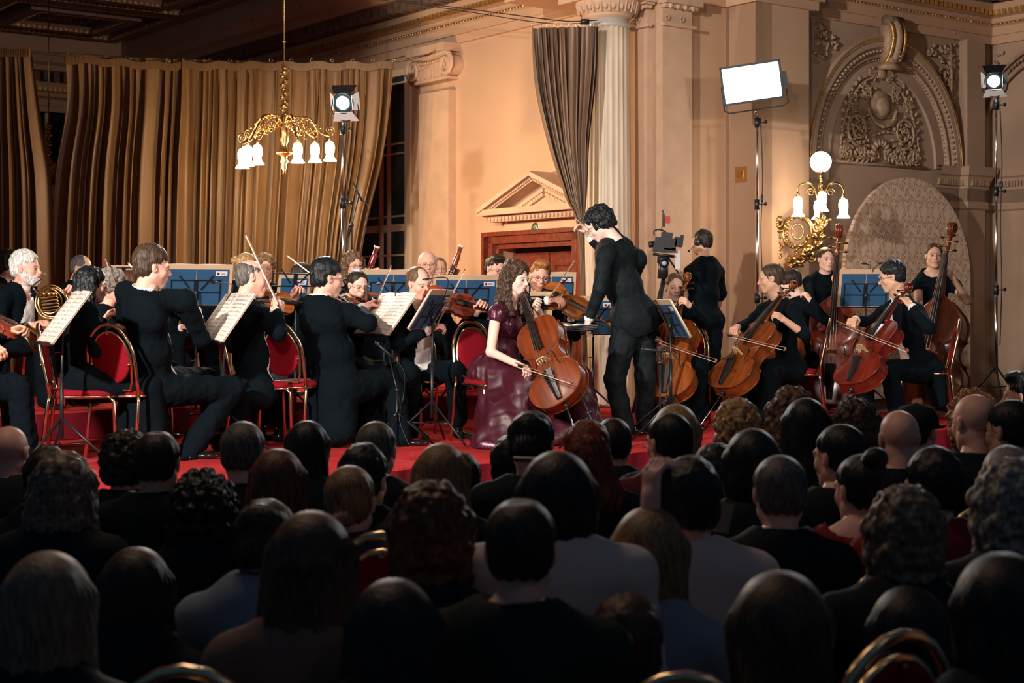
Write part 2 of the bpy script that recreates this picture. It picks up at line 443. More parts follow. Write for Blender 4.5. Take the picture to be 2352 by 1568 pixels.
# ionic capital of the pilaster
b = MB(); zc0 = WD.z(1000, 187, .12); zc1 = ZE
mid = (pa+pb)/2; hw = (pb-pa)/2
b.box((mid, zc1-.05, .12), (hw+.10, .05, .14)); b.box((mid, (zc0+zc1)/2, .07), (hw+.01, (zc1-zc0)/2, .08))
b.box((mid, zc0+.015, .08), (hw+.04, .02, .09))
for k in range(9): b.box((mid-hw+.03+k*(2*hw-.06)/8, zc0+.11, .155), (.012, .07, .008))
for sg in (-1, 1):
    cx, cz = mid+sg*(hw+.04), zc1-.26
    sp = [(cx+sg*(-1)*0+(.15*(1-t/22))*cos(t*.62+1.57)*(-sg), cz+.15*(1-t/22)*sin(t*.62+1.57), .19) for t in range(20)]
    b.tube(sp, [.034*(1-t/30) for t in range(20)], 6)
    b.tube([(cx, cz, .0), (cx, cz, .17)], .125, 14)
b.tube([(mid-hw-.04, zc1-.11, .19), (mid, zc1-.15, .2), (mid+hw+.04, zc1-.11, .19)], .035, 6)
for k in range(12): b.sphere((mid-hw+.03+k*(2*hw-.06)/11, zc1-.2, .18), (.016, .02, .02), 6)
trim(b, WD, M_trim, True, 40)
# walls right of the column: pilaster strips and the anta capital band
b = MB(); p0, p1 = WR.s(1522, .1), WR.s(1590, .1)
b.box(((p0+p1)/2, ZE/2, .05), ((p1-p0)/2, ZE/2, .05)); trim(b, WR, M_trim)
b = MB(); q1 = WD.s(1507); b.box((q1-.17, ZE/2, .03), (.10, ZE/2, .03)); trim(b, WD, M_trim)
# ---- moulding sweeps
def sweep(path, prof, name=None, m=M_wall, z0=0):
    """path: 2D plan points, room on the side of the wall normal (d x up). prof: (off, z)"""
    pts = [Vector((p[0], p[1])) for p in path]; n = len(pts); out = []
    ns = []
    for i in range(n-1):
        d = (pts[i+1]-pts[i]).normalized(); ns.append(Vector((d.y, -d.x)))
    V = []
    for i in range(n):
        if i == 0: mi, k = ns[0], 1
        elif i == n-1: mi, k = ns[-1], 1
        else:
            mi = (ns[i-1]+ns[i]); mi.normalize(); k = 1/max(.4, mi.dot(ns[i]))
        for (o_, z_) in prof: V.append((pts[i].x+mi.x*k*o_, pts[i].y+mi.y*k*o_, z_+z0))
    q = len(prof)
    fs = [(i*q+j, (i+1)*q+j, (i+1)*q+j+1, i*q+j+1) for i in range(n-1) for j in range(q-1)]
    b = MB(); b.raw(V, fs); return b
def along(path, off, step, fn):
    """call fn(pos, dir, normal) at even steps on an offset path"""
    for a, c in zip(path[:-1], path[1:]):
        a = Vector((a[0], a[1], 0)); c = Vector((c[0], c[1], 0)); d = (c-a); L = d.length
        if L < step: continue
        d /= L; n_ = Vector((d.y, -d.x, 0)); k = int((L-.02)/step)
        for i in range(k): fn(a+d*((i+.5)*L/k)+n_*off, d, n_)
K0 = WB.pt(-14, 0)
path = [K0, KB, C1, PA, PB, PC, PD, PE, WE.pt(5, 0)]
path = [(p.x, p.y) for p in path]
prof = [(0, ZE), (.05, ZE), (.05, ZE+.10), (.08, ZE+.10), (.08, ZE+.2), (.11, ZE+.22), (.05, ZE+.24), (.05, ZE+.32), (.12, ZE+.34), (.14, ZE+.40), (.14, ZE+.44), (.16, ZE+.62), (.40, ZE+.64), (.42, ZE+.72), (.50, ZE+.76), (.56, ZE+.86), (.60, ZE+.90), (.62, ZE+1.5)]
b = sweep(path, prof); trim(b, None, M_wall)
b = MB()
along(path, .13, .085, lambda p, d, n: b.box(p+Vector((0, 0, ZE+.37)), (.026, .03, .03), [[d.x, n.x, 0], [d.y, n.y, 0], [0, 0, 1]]))
trim(b, None, M_gilt, True, 30)
b = MB()
along(path, .25, .17, lambda p, d, n: b.box(p+Vector((0, 0, ZE+.555)), (.05, .10, .075), [[d.x, n.x, 0], [d.y, n.y, 0], [0, 0, 1]]))
trim(b, None, M_ceilpat)
b = MB()
along(path, .57, .07, lambda p, d, n: b.sphere(p+Vector((0, 0, ZE+.88)), .024, 6))
along(path, .09, .06, lambda p, d, n: b.box(p+Vector((0, 0, ZE+.235)), (.02, .02, .012), [[d.x, n.x, 0], [d.y, n.y, 0], [0, 0, 1]]))
trim(b, None, M_gilt, True)
# anta capital on the return walls
pth = [WD.pt(WD.s(1450), 0, .0), WD.pt(WD.s(1507)-.27, 0), WD.pt(WD.s(1507)-.27, 0, .06), WD.pt(WD.s(1507), 0, .06)]
def capband(W, s0, s1, off, za=4.57):
    b = MB(); b.box(((s0+s1)/2, za+.012, off+.02), ((s1-s0)/2+.02, .015, .03))
    b.box(((s0+s1)/2, za+.27, off+.05), ((s1-s0)/2+.05, .045, .07)); b.box(((s0+s1)/2, za+.21, off+.03), ((s1-s0)/2+.02, .02, .04))
    k = max(2, int((s1-s0)/.09))
    for i in range(k):
        b.sphere((s0+(i+.5)*(s1-s0)/k, za+.215, off+.065), (.03, .04, .025), 8)
        if i % 2 == 0: b.tube([(s0+(i+.5)*(s1-s0)/k+.028*cos(t), za+.09+.028*sin(t), off+.015) for t in np.linspace(0, 6.28, 9)[:-1]], .007, 5, closed=True)
    trim(b, W, M_trim, True, 35)
capband(WD, WD.s(1452), WD.s(1507)-.27, 0); capband(WD, WD.s(1507)-.27, WD.s(1507)-.02, .06)
capband(WR, WR.s(1522, .1), WR.s(1590, .1), .1)
# ceiling with coffers
b = MB(); b.prism([(-14, 6), (10, 6), (10, 34), (-24, 34)], ZT, ZT+.1); tag(b.build('ceiling', M_ceilpat, smooth=False), kind='structure')
b = MB(); g = MB(); corner = KB
def cpt(i, j, z):   # i along u from the far corner towards us, j along -v into... room side
    p = KB+WD.d*i+WD.n*j; return Vector((p.x, p.y, z))
LU, LV = 2.75, 2.75
A3 = [[WD.d.x, WD.n.x, 0], [WD.d.y, WD.n.y, 0], [0, 0, 1]]
for i in range(0, 5):
    for j in range(0, 4):
        u0, v0 = .75+i*LU, .75+j*LV
        for (ins, z0_, z1_, wd) in ((.0, 6.02, 6.35, .20), (.20, 6.10, 6.35, .16), (.52, 6.0, 6.35, .20), (.72, 6.14, 6.35, .14)):
            a0, a1, c0, c1 = u0+ins, u0+LU-ins, v0+ins, v0+LV-ins
            for (x0, x1, y0, y1) in ((a0, a1, c0, c0+wd), (a0, a1, c1-wd, c1), (a0, a0+wd, c0+wd, c1-wd), (a1-wd, a1, c0+wd, c1-wd)):
                b.box(cpt((x0+x1)/2, (y0+y1)/2, (z0_+z1_)/2), ((x1-x0)/2, (y1-y0)/2, (z1_-z0_)/2), A3)
            e = ins+wd; st = .085
            for q in range(int((LU-2*e)/st)+1):
                t = e+q*st
                for (x, y) in ((u0+t, v0+e), (u0+t, v0+LV-e), (u0+e, v0+t), (u0+LU-e, v0+t)):
                    g.box(cpt(x, y, z0_+.02), (.024, .024, .022), A3)
b.v and trim(b, None, M_ceil); trim(g, None, M_gilt)

# ---- window on the long wall (seen between curtain and pilaster)
def window(name, W, s0, s1, z0, z1, rec, vs, hs, fr=.05):
    b = MB(); 
    for s in (s0, s1): b.box((s, (z0+z1)/2, -rec/2), (.04, (z1-z0)/2+.04, rec/2+.02))
    for z in (z0, z1): b.box(((s0+s1)/2, z, -rec/2), ((s1-s0)/2+.04, .04, rec/2+.02))
    for s in vs: b.box((s, (z0+z1)/2, -rec+.03), (fr/2, (z1-z0)/2, .035))
    for z in hs: b.box(((s0+s1)/2, z, -rec+.03), ((s1-s0)/2, fr/2*(1.9 if z == hs[0] else .5), .03))
    o = tag(b.build(name, M_frame, smooth=False, M=W.W), kind='structure')
    g = MB(); g.box(((s0+s1)/2, (z0+z1)/2, -rec+.02), ((s1-s0)/2, (z1-z0)/2, .006)); g.build('pane', M_night, o)
    return o
M_night = mat('night_window_glass', (0.02, 0.032, 0.036), .25, spec=.6)
zz = lambda y: WD.z(915, y)
wz = [zz(522), zz(327), zz(350), zz(495), zz(188), zz(585)]
window('window_1', WD, ws0+.04, ws1-.04, .94, WD.z(930, 158)-.04, .12, [WD.s(880, -.1), WD.s(868, -.1)-.7, WD.s(897, -.1), WD.s(938, -.1)], wz)
window('window_2', WB, bs0-.36, bs1+.36, 1.24, WB.z(110, 240)-.04, .2, [(bs0+bs1)/2], [3.2, 4.0])

# ---- door with mahogany frame and pediment
b = MB(); z1 = dz1
for (wd, th, e) in ((.15, .05, 0), (.09, .10, .0), (.05, .13, .1)):
    for s in (ds0-e+wd/2-.12, ds1+e-wd/2+.12): b.box((s, (z1+.12)/2, th/2), (wd/2, (z1+.12)/2, th/2))
    b.box(((ds0+ds1)/2, z1+.12-wd/2+e*.5, th/2), ((ds1-ds0)/2+.12+e, wd/2, th/2))
dr = tag(b.build('door_1', M_doorwood, smooth=False, M=WD.W), kind='structure')
sm = (ds0+ds1)/2
b = MB(); b.box((sm, z1-.05, -.24), ((ds1-ds0)/2, .16, .015)); b.build('dark_gap_backing', M_ebony, dr, smooth=False)  # black board added to stand for the shaded gap above the leaves
for sg in (-1, 1):
    l = MB(); c = sm+sg*(ds1-ds0)/4; w2 = (ds1-ds0)/4-.01
    l.box((c, z1/2-.04, -.2), (w2, z1/2-.04, .02))
    for (a, e) in ((.15, .95), (1.1, z1-.22)):
        for s in (c-w2+.1, c+w2-.1): l.box((s, (a+e)/2, -.175), (.02, (e-a)/2, .012))
        for z in (a, e): l.box((c, z, -.175), (w2-.1, .02, .012))
        l.box((c, (a+e)/2, -.172), (w2-.18, (e-a)/2-.1, .012))
    lf = l.build('door_leaf', M_doorwood, dr, smooth=False)
    h = MB(); h.box((c-sg*(w2-.05), 1.05, -.168), (.02, .1, .006)); h.tube([(c-sg*(w2-.05), 1.08, -.165), (c-sg*(w2-.05), 1.08, -.12), (c-sg*(w2-.16), 1.08, -.12)], .009, 6)
    h.build('door_handle', M_gold, lf)
PO = .16
pl, pz = WD.sz(1092, 482, .32); ax, az = WD.sz(1213, 392, .32); pr = 2*ax-pl; pb_ = WD.z(1110, 500, .3)
b = MB(); b.box((ax, (pb_+dz1+.12)/2, .03), ((pr-pl)/2-.22, (pb_-dz1-.12)/2, .03))
b.box((ax, pb_-.015, .10), ((pr-pl)/2-.10, .035, .10)); b.box((ax, pb_+.06, .15), ((pr-pl)/2, .035, .15))
n = 26
for i in range(n): b.sphere((pl+.14+i*(pr-pl-.28)/(n-1), pb_-.02, .21), (.02, .03, .02), 6)
b.prism([(pl+.1, pb_+.08), (pr-.1, pb_+.08), (ax, az-.08)], .0, .06)
for (e, s) in ((pl, 1), (pr, -1)):
    dx, dz = ax-e, az-pz; L = math.hypot(dx, dz); ux, uz = dx/L, dz/L; nx, nz = -uz*s, ux*s
    if nz < 0: nx, nz = -nx, -nz
    def bar(o0, o1, th, s0=0., s1=1.):
        P_ = [(e+ux*L*s0+nx*o0, pz+uz*L*s0+nz*o0), (e+ux*L*s1+nx*o0, pz+uz*L*s1+nz*o0), (e+ux*L*s1+nx*o1, pz+uz*L*s1+nz*o1), (e+ux*L*s0+nx*o1, pz+uz*L*s0+nz*o1)]
        if s < 0: P_ = P_[::-1]
        b.prism(P_, .0, th)
    bar(-.05, .0, .32); bar(-.10, -.05, .26, .02, .97); bar(-.20, -.16, .10, .12, .92)
    k = 30
    for i in range(k):
        t = .05+.9*i/(k-1); b.sphere((e+ux*L*t-nx*.075, pz+uz*L*t-nz*.075, .275), .016, 6)
    for i in range(16):
        t = .2+.68*i/15; b.box((e+ux*L*t-nx*.23, pz+uz*L*t-nz*.23, .07), (.022, .022, .03), [[ux, -uz, 0], [uz, ux, 0], [0, 0, 1]])
trim(b, WD, M_trim, False)
# round exit lamp over the door
c = WD.sz(1231, 526, .05); b = MB()
Mx = Matrix.Translation((c[0], c[1], 0)); r0 = .068
b.lathe([(r0+.012, .0), (r0+.014, .05), (r0+.004, .065), (r0-.004, .06)], 28, Mx); o = b.build('round_exit_lamp', M_gold, M=WD.W)
tag(o, 'small round exit lamp with a green stripe above the mahogany door', 'exit lamp')
b = MB(); b.lathe([(r0, .05), (r0*.6, .068), (.0, .072)], 28, Mx); b.build('glass_face', mat('frosted_grey_glass', (.22, .27, .28), .3), o)
b = MB(); b.box((c[0]-.01, c[1]+.005, .071), (.04, .013, .004)); b.build('green_stripe', mat('green_sign', (.01, .22, .08), .4), o)
# brass switch plate, red notice
a, c = WP.sz(1689, 384, .01), WP.sz(1714, 417, .01)
b = MB(); b.box(((a[0]+c[0])/2, (a[1]+c[1])/2, .006), ((c[0]-a[0])/2, (a[1]-c[1])/2, .008)); o = b.build('wall_plate', M_gold, smooth=False, M=WP.W)
b = MB(); b.box(((a[0]+c[0])/2, (a[1]+c[1])/2, .018), ((c[0]-a[0])/4, (a[1]-c[1])/4, .006)); b.build('raised_centre', M_golddk, o, smooth=False)
tag(o, 'square brass wall plate on the pier below the white light panel', 'wall plate')
a, c = WR.sz(1525, 496, .11), WR.sz(1539, 512, .11)
b = MB(); b.box(((a[0]+c[0])/2, (a[1]+c[1])/2, .105), ((c[0]-a[0])/2, (a[1]-c[1])/2, .004)); o = b.build('red_notice', mat('red_notice', (.6, .03, .03), .5), smooth=False, M=WR.W)
tag(o, 'small blank red square on the wall behind the film camera', 'notice')

# ---- fluted column
colc = P(1396, 700, 16.4)
def fl(a, z): return 1-.055*abs(cos(a*12))**.6
b = MB()
pr_ = [(.262-.03*max(0, (z-.9))/3.7, z) for z in np.linspace(.2, 4.56, 16)]
b.lathe(pr_, 144, flute=fl); o = tag(b.build('fluted_column', M_marble, M=Matrix.Translation((colc.x, colc.y, 0))), 'tall fluted pale marble column beside the tied curtain', 'column')
b = MB(); b.lathe([(.36, 0), (.36, .08), (.33, .1), (.34, .14), (.30, .18), (.28, .2)], 40); b.build('base', M_marble, o)
b = MB(); b.lathe([(.225, 4.54), (.24, 4.56), (.24, 4.585), (.222, 4.60), (.222, 4.66)], 48); b.build('neck_ring', mat('grey_ring', (.42, .38, .35), .4), o)
b = MB(); b.lathe([(.225, 4.64), (.25, 4.66), (.25, 4.675), (.29, 4.72), (.33, 4.79), (.34, 4.83)], 48)
for k in range(22):
    a = 2*pi*k/22; b.sphere((.295*cos(a), .295*sin(a), 4.755), (.03, .03, .05), 8)
    b.tube([((.30+.03*t)*cos(a+.14), (.30+.03*t)*sin(a+.14), 4.69+.12*t) for t in (0, .5, 1)], .012, 5)
b.box((0, 0, 4.845), (.37, .37, .03), [[WD.d.x, WD.n.x, 0], [WD.d.y, WD.n.y, 0], [0, 0, 1]]); b.build('capital', M_trim, o, angle=35)
b = MB(); b.box((-.1, (ZE+ZT)/2, .55), (.33, (ZT-ZE)/2, .55)); trim(b, WD, M_wall)

# ---- arched niche on the right
sc_ = WN.s(2028); sr = WN.s(2195); rx = sr-sc_; zs = WN.z(2195, 392); rz = WN.z(2028, 92)-zs
def arc(kx, off, n=60, a0=0, a1=pi, dz=0):
    return [(sc_+rx*kx*cos(a), zs+dz+(rz-rx*(1-kx))*sin(a) if True else 0, off) for a in np.linspace(a1, a0, n)]
def ring(b, k0, k1, o0, o1, n=60):
    A = arc(k0, o0, n); B = arc(k1, o1, n); V = A+B
    b.raw(V, [(i, i+1, n+i+1, n+i) for i in range(n-1)])
b = MB(); ring(b, 1.0, .97, 0, .10); ring(b, .97, .93, .10, .10); ring(b, .93, .90, .10, .05); ring(b, .90, .84, .05, .05); ring(b, .84, .83, .05, .01)
ring(b, .83, .70, .01, .03); ring(b, .70, .69, .03, .0)
trim(b, WN, M_niche, True, 40)
b = MB(); b.tube(arc(.985, .09), .018, 6); b.tube(arc(.845, .06, 50), .012, 6)
for i, p in enumerate(arc(.895, .09, 64)): b.sphere(p, (.022, .022, .02), 6)
for i, p in enumerate(arc(.82, .035, 74)): b.sphere(p, (.012, .012, .012), 6)
trim(b, WN, M_orn, True)
b = MB(); b.tube(arc(1.0, .10), .012, 6); trim(b, WN, M_gilt, True)
# keystone scroll
b = MB(); kz = zs+rz; bb = [(.0, -.30, .12), (.0, -.18, .20), (.0, -.02, .24), (.0, .12, .22), (.0, .2, .16)]
for (dx, rr, mm) in ((-.10, .022, 1), (.10, .022, 1), (0, .05, 0)):
    b.tube([(sc_+dx*(1+.5*max(0, p[1])), kz+p[1], p[2]+(0 if mm else -.01)) for p in cat(bb, 5)], rr, 8, mi=mm)
for sg in (-1, 1): b.tube([(sc_-.14, kz+.2, .15), (sc_+.14, kz+.2, .15)], .06, 10)
b.box((sc_, kz-.05, .1), (.1, .24, .09)); b.box((sc_, kz-.33, .1), (.14, .03, .09))
for i in range(9): b.sphere((sc_, kz-.27+i*.05, .25), .016, 6)
tag(b.build('keystone_scroll', [M_orn, M_gilt], M=WN.W), 'gilt edged scroll keystone crowning the niche arch', 'keystone')
# relief in the tympanum
tz0 = WN.z(2010, 372); tr = .80
b = MB()
tx = [(sc_-.08+.86*cos(a)*.80, tz0+(WN.z(2010, 176)-tz0)*sin(a), .03) for a in np.linspace(pi, 0, 40)]
b.tube(tx, .016, 6); b.tube([(sc_-.95, tz0-.03, .03), (sc_+.75, tz0-.03, .03)], .018, 6)
cxn = sc_-.08
def spiral(cx, cz, r, turns, sg, a0=0, n=34, rr=.024):
    return [(cx+sg*r*(1-i/(n*1.12))*cos(a0+turns*2*pi*i/n), cz+r*(1-i/(n*1.12))*sin(a0+turns*2*pi*i/n), .045) for i in range(n)], [rr*(1-i/n*.55) for i in range(n)]
def leafs(b, pts, r, every=2, k=.6):
    for i in range(1, len(pts)-1, every):
        p = np.array(pts[i]); t = np.array(pts[i+1])-np.array(pts[i-1]); t = t/(np.linalg.norm(t)+1e-9)
        nn = np.array((-t[1], t[0], 0)); s = 1 if (i//every) % 2 else -1
        c = p+nn*s*r*.9; a = math.atan2(t[1], t[0])+s*k
        b.sphere(c, (r, r*.45, r*.5), 6, [[cos(a), -sin(a), 0], [sin(a), cos(a), 0], [0, 0, 1]])
for sg in (-1, 1):
    for (dx, dz, r, tn, a0) in ((.40, .36, .20, 2.0, -1.9), (.26, .78, .10, 1.4, .6), (.50, .70, .085, 1.3, 2.0), (.30, .13, .12, 1.2, -2.6), (.58, .12, .11, 1.2, -2.4), (.14, 1.0, .07, 1.2, 0)):
        p, r_2 = spiral(cxn+sg*dx, tz0+dz, r, tn, sg, a0, rr=.021 if r > .15 else .017); b.tube(p, r_2, 6); leafs(b, p, .038 if r > .1 else .028, 2)
    st = cat([(cxn+sg*.05, tz0+.1, .04), (cxn+sg*.2, tz0+.06, .04), (cxn+sg*.45, tz0+.04, .04), (cxn+sg*.68, tz0+.1, .04)], 6); b.tube(st, .016, 6); leafs(b, st, .045, 1, .9)
    st = cat([(cxn+sg*.62, tz0+.25, .04), (cxn+sg*.62, tz0+.5, .04), (cxn+sg*.5, tz0+.75, .04), (cxn+sg*.33, tz0+.93, .04)], 6); leafs(b, st, .04, 1, .8)
    ga = cat([(cxn+sg*.24, tz0+.6, .06), (cxn+sg*.15, tz0+.46, .07), (cxn, tz0+.40, .08)], 6)
    for p in ga: b.sphere(p, .022, 6)
b.sphere((cxn, tz0+.66, .03), (.17, .17, .05), 20); b.sphere((cxn, tz0+.64, .07), (.11, .12, .05), 16)
b.sphere((cxn, tz0+1.02, .04), (.08, .07, .05), 10)
for k in range(9):
    a = pi*(k+.5)/9; leafs(b, [(cxn+.02*cos(a), tz0+.02*sin(a)+.06, .05), (cxn+.14*cos(a), tz0+.06+.16*sin(a), .05), (cxn+.24*cos(a), tz0+.06+.26*sin(a), .05)], .06, 1, .1)
for k in range(70):
    a = rnd.uniform(0, pi); q = rnd.uniform(.3, .95); b.sphere((cxn+.64*q*cos(a), tz0+.03+.95*q*sin(a), .035), (.02*rnd.uniform(.7, 1.6), .018, .02), 6)
tag(b.build('niche_relief', M_orn, M=WN.W), 'carved relief of leaf scrolls and garlands under the niche arch', 'relief')
b = MB(); 
# spandrel foliage
def foliage(b, W, cx, cz, w_, h_, n, off=.03, r=.04):
    for k in range(n):
        x, z = cx+rnd.uniform(-1, 1)*w_, cz+rnd.uniform(-1, 1)*h_
        a = rnd.uniform(0, pi); s = rnd.uniform(.6, 1.3)*r
        b.sphere((x, z, off), (s, s*.45, s*.6), 6, [[cos(a), -sin(a), 0], [sin(a), cos(a), 0], [0, 0, 1]])
b = MB()
for (x, y, w_, h_, n) in ((1880, 100, .10, .22, 26), (1905, 95, .14, .07, 16), (2155, 120, .22, .07, 26), (2165, 165, .12, .16, 26), (2182, 220, .07, .22, 24), (2182, 120, .035, .3, 20)):
    s, z = WN.sz(x, y); foliage(b, WN, s, z, w_, h_, n)
s, z = WN.sz(2178, 180); b.tube([(s, z-.45, .03), (s, z, .05), (s, z+.42, .03)], .02, 6)
tag(b.build('spandrel_foliage', M_orn, M=WN.W), 'plaster leaf clusters in the corners above the niche arch', 'ornament')
# impost ledge right of the niche and on the side wall; pier strip
i0 = WN.s(2145); b = MB()
ip = [WN.pt(i0, 0), WN.pt(WN.s(2203), 0), WN.pt(WN.s(2203), 0, .12), WN.pt(WN.s(2262, .12), 0, .12), WN.pt(WN.s(2262, .12), 0, 0), PE, WE.pt(3.5, 0)]
ip = [(p.x, p.y) for p in ip]
zi = WN.z(2192, 384)
b = sweep(ip, [(0, zi-.52), (.03, zi-.50), (.03, zi-.42), (.0, zi-.41), (.0, zi-.28), (.03, zi-.26), (.07, zi-.12), (.10, zi-.10), (.12, zi-.03), (.13, zi), (0, zi)])
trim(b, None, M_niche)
b = MB(); along(ip, .06, .045, lambda p, d, n: b.box(p+Vector((0, 0, zi-.19)), (.015, .015, .035), [[d.x, n.x, 0], [d.y, n.y, 0], [0, 0, 1]])); trim(b, None, M_orn)
b = MB(); a_, c_ = WN.s(2203), WN.s(2262, .12); b.box(((a_+c_)/2, ZE/2, .06), ((c_-a_)/2, ZE/2, .06)); trim(b, WN, M_niche)
b = sweep([tuple(WN.pt(sN0, 0))[:2], tuple(WN.pt(WN.s(1895), 0))[:2]], [(0, zi-.30), (.05, zi-.26), (.08, zi-.12), (.12, zi-.03), (0, zi)]); trim(b, None, M_niche)
b = MB()      # second arch start on the right side wall
cs = WE.s(2352)+.35
for kk, r2 in ((1.0, .014), (.9, .02)):
    b.tube([(cs+1.1*kk*cos(a), zi+1.45*kk*sin(a), .06) for a in np.linspace(pi, pi/2, 24)], r2*1.6, 6)
for a in np.linspace(pi, pi/2, 34): b.sphere((cs+1.045*cos(a), zi+1.38*sin(a), .06), .026, 6)
foliage(b, WE, cs-.9, zi+1.2, .3, .25, 46)
trim(b, WE, M_orn, True)

# ---- arched wallpapered panel standing before the niche
m, nt, bs = _nodes('damask_wallpaper'); N = nt.nodes; L = nt.links
tc = N.new('ShaderNodeTexCoord'); sp = N.new('ShaderNodeSeparateXYZ'); L.new(tc.outputs['Object'], sp.inputs[0])
def mth(op, a, b_=None, c=None):
    q = N.new('ShaderNodeMath'); q.operation = op
    for i, x in enumerate((a, b_, c)):
        if x is None: continue
        if isinstance(x, (int, float)): q.inputs[i].default_value = x
        else: L.new(x, q.inputs[i])
    return q.outputs[0]
U_ = mth('MULTIPLY', sp.outputs[0], 2*pi/.21); Z_ = mth('MULTIPLY', sp.outputs[1], 2*pi/.42)
cu = mth('COSINE', U_); cz = mth('COSINE', Z_); c2 = mth('COSINE', mth('MULTIPLY', U_, 2.0)); z3 = mth('COSINE', mth('MULTIPLY', Z_, 3.0))
su = mth('SINE', mth('MULTIPLY', U_, 3.0)); 
zw = mth('COSINE', mth('MULTIPLY', Z_, 2.0)); g1 = mth('ADD', mth('ADD', cu, cz), mth('MULTIPLY', mth('MULTIPLY', c2, zw), .55)); g1 = mth('ADD', g1, mth('MULTIPLY', mth('MULTIPLY', su, mth('SINE', mth('MULTIPLY', Z_, 3.0))), .30))
def band(v, c, w_): return mth('SUBTRACT', 1.0, mth('SMOOTH_MIN', 1.0, mth('DIVIDE', mth('ABSOLUTE', mth('SUBTRACT', v, c)), w_), .3))
pt_ = mth('MAXIMUM', mth('MAXIMUM', band(g1, -.15, .34), band(g1, .85, .26)), mth('MAXIMUM', band(g1, -1.05, .26), band(g1, 2.1, .4)))
mx = N.new('ShaderNodeMix'); mx.data_type = 'RGBA'; mx.inputs[6].default_value = (.70, .53, .41, 1); mx.inputs[7].default_value = (.34, .15, .07, 1)
L.new(pt_, mx.inputs[0]); L.new(mx.outputs[2], bs.inputs['Base Color']); bs.inputs['Roughness'].default_value = .6
M_damask = m
WQ = Wall(tuple(WN.pt(0, 0, .35))[:2], VD)
a0, a1 = WQ.s(1932), WQ.s(2221); am = (a0+a1)/2; zt = WQ.z(2075, 408); zb = .605; zk = WQ.z(2221, 640)
poly = [(a0, zb), (a1, zb)]+[(am+(a1-a0)/2*cos(t), zk+(zt-zk)*sin(t)) for t in np.linspace(0, pi, 40)]
b = MB(); b.prism(poly, 0, .05); o = b.build('arched_panel', M_damask, smooth=False, M=WQ.W)
tag(o, 'tall round-topped damask wallpaper panel standing before the niche', 'panel')
b = MB(); b.tube([(am-.4, 1.5, -.01), (am-.4, .02+.6, -.26)], .015, 6); b.build('rear_prop', M_black, o); b = MB(); b.tube([(am+.4, 1.5, -.01), (am+.4, .62, -.26)], .015, 6); b.build('rear_prop', M_black, o)

# ---- curtains
def curtain(rows, npl, amp, seed, nrm, m, sub=10, par=None, name='drape', seg=7, pw=3.5):
    """rows: list of (left Vector, right Vector, amplitude scale)"""
    r = random.Random(seed); nx = npl*seg
    ph = [0.0]
    for i in range(nx): ph.append(ph[-1]+2*pi/seg*(1+.5*sin(i*.21+seed)+.35*sin(i*.067+2*seed)))
    nj = (len(rows)-1)*sub; V = []
    a2 = [r.uniform(0, 6.28) for _ in range(6)]; A0, B0 = rows[0][0], rows[0][1]
    for j in range(nj+1):
        f = j/sub; i0 = min(int(f), len(rows)-2); t = f-i0
        def cr(k):
            g = lambda q: rows[max(0, min(len(rows)-1, q))][k]
            a_, b_, c_, d_ = g(i0-1), g(i0), g(i0+1), g(i0+2)
            return .5*((2*b_)+(c_-a_)*t+(2*a_-5*b_+4*c_-d_)*t*t+(3*b_-3*c_+d_-a_)*t**3)
        A_, B_ = cr(0), cr(1); am = cr(2)
        for i in range(nx+1):
            u = i/nx; p = A0.lerp(B0, u); p.z = A_.z+(B_.z-A_.z)*u; p += Vector((A_.x-A0.x, A_.y-A0.y, 0))*(1-u)**pw+Vector((B_.x-B0.x, B_.y-B0.y, 0))*u**pw
            w1 = sin(ph[i]+.10*sin(j*.11+a2[0])); w2 = .45*sin(ph[i]*.43+a2[1]+j*.01)+.22*sin(ph[i]*2.1+a2[2]+j*.01)*(1-min(1, j/nj*.9))
            w1 = 1-2*abs(sin(.5*ph[i]+.05*sin(j*.11)))**1.0 if i % 97 < 60 else w1
            off = amp*am*(w1+w2*1.6)
            V.append(p+nrm*off+(B_-A_).normalized()*(amp*am*.5*cos(ph[i]*1.0+1)))
    fs = [(j*(nx+1)+i, (j+1)*(nx+1)+i, (j+1)*(nx+1)+i+1, j*(nx+1)+i+1) for j in range(nj) for i in range(nx)]
    return mk(name, [tuple(v) for v in V], fs, m, par)
def cy(px): return 17.95+(px+0)/905*.95
def cp(px, py, dy=0): return P(px, py, cy(px)+dy)
nC = Vector((.2, -.98, 0))
def heading(pts, par, seed):
    V = []; n = len(pts)
    for j in range(3):
        for i, p in enumerate(pts): V.append(p+Vector((0, -.035-.022*(i % 2)*(1 if j < 2 else .7), .03-.045*j)))
    mk('heading_tape', [tuple(v) for v in V], [(j*n+i, (j+1)*n+i, (j+1)*n+i+1, j*n+i+1) for j in range(2) for i in range(n-1)], M_curt, par)
e1 = empty('gold_curtain', cp(500, 700), label='wide floor-length gold brown curtain hanging behind the violins and chandelier', cat='curtain')
def rel(rows, e): return [(a-e.location, b_-e.location, k) for a, b_, k in rows]
zb_ = lambda v: Vector((v.x, v.y, .84))
rows = [(cp(150, 128), cp(905, 150), .35), (cp(150, 250), cp(898, 250), .9), (cp(126, 400), cp(880, 370), 1.15), (cp(114, 600), cp(835, 560), 1.2), (zb_(cp(112, 700)), zb_(cp(800, 700)), 1.25)]
curtain(rel(rows, e1), 38, .062, 3, nC, M_curt, par=e1)
hp = [cp(150+755*i/180, 133+17*min(1, i/50)+3*sin(i*.35)) - e1.location for i in range(181)]
heading(hp, e1, 1)
for i in range(17):
    b = MB(); q = cp(152+i*47, 128+min(17, i*3.4)-6)-e1.location; b.tube([q+Vector((.02*cos(t), 0, .02*sin(t))) for t in np.linspace(0, 6.28, 9)[:-1]], .003, 5, closed=True); b.build('curtain_ring', M_chrome, e1)
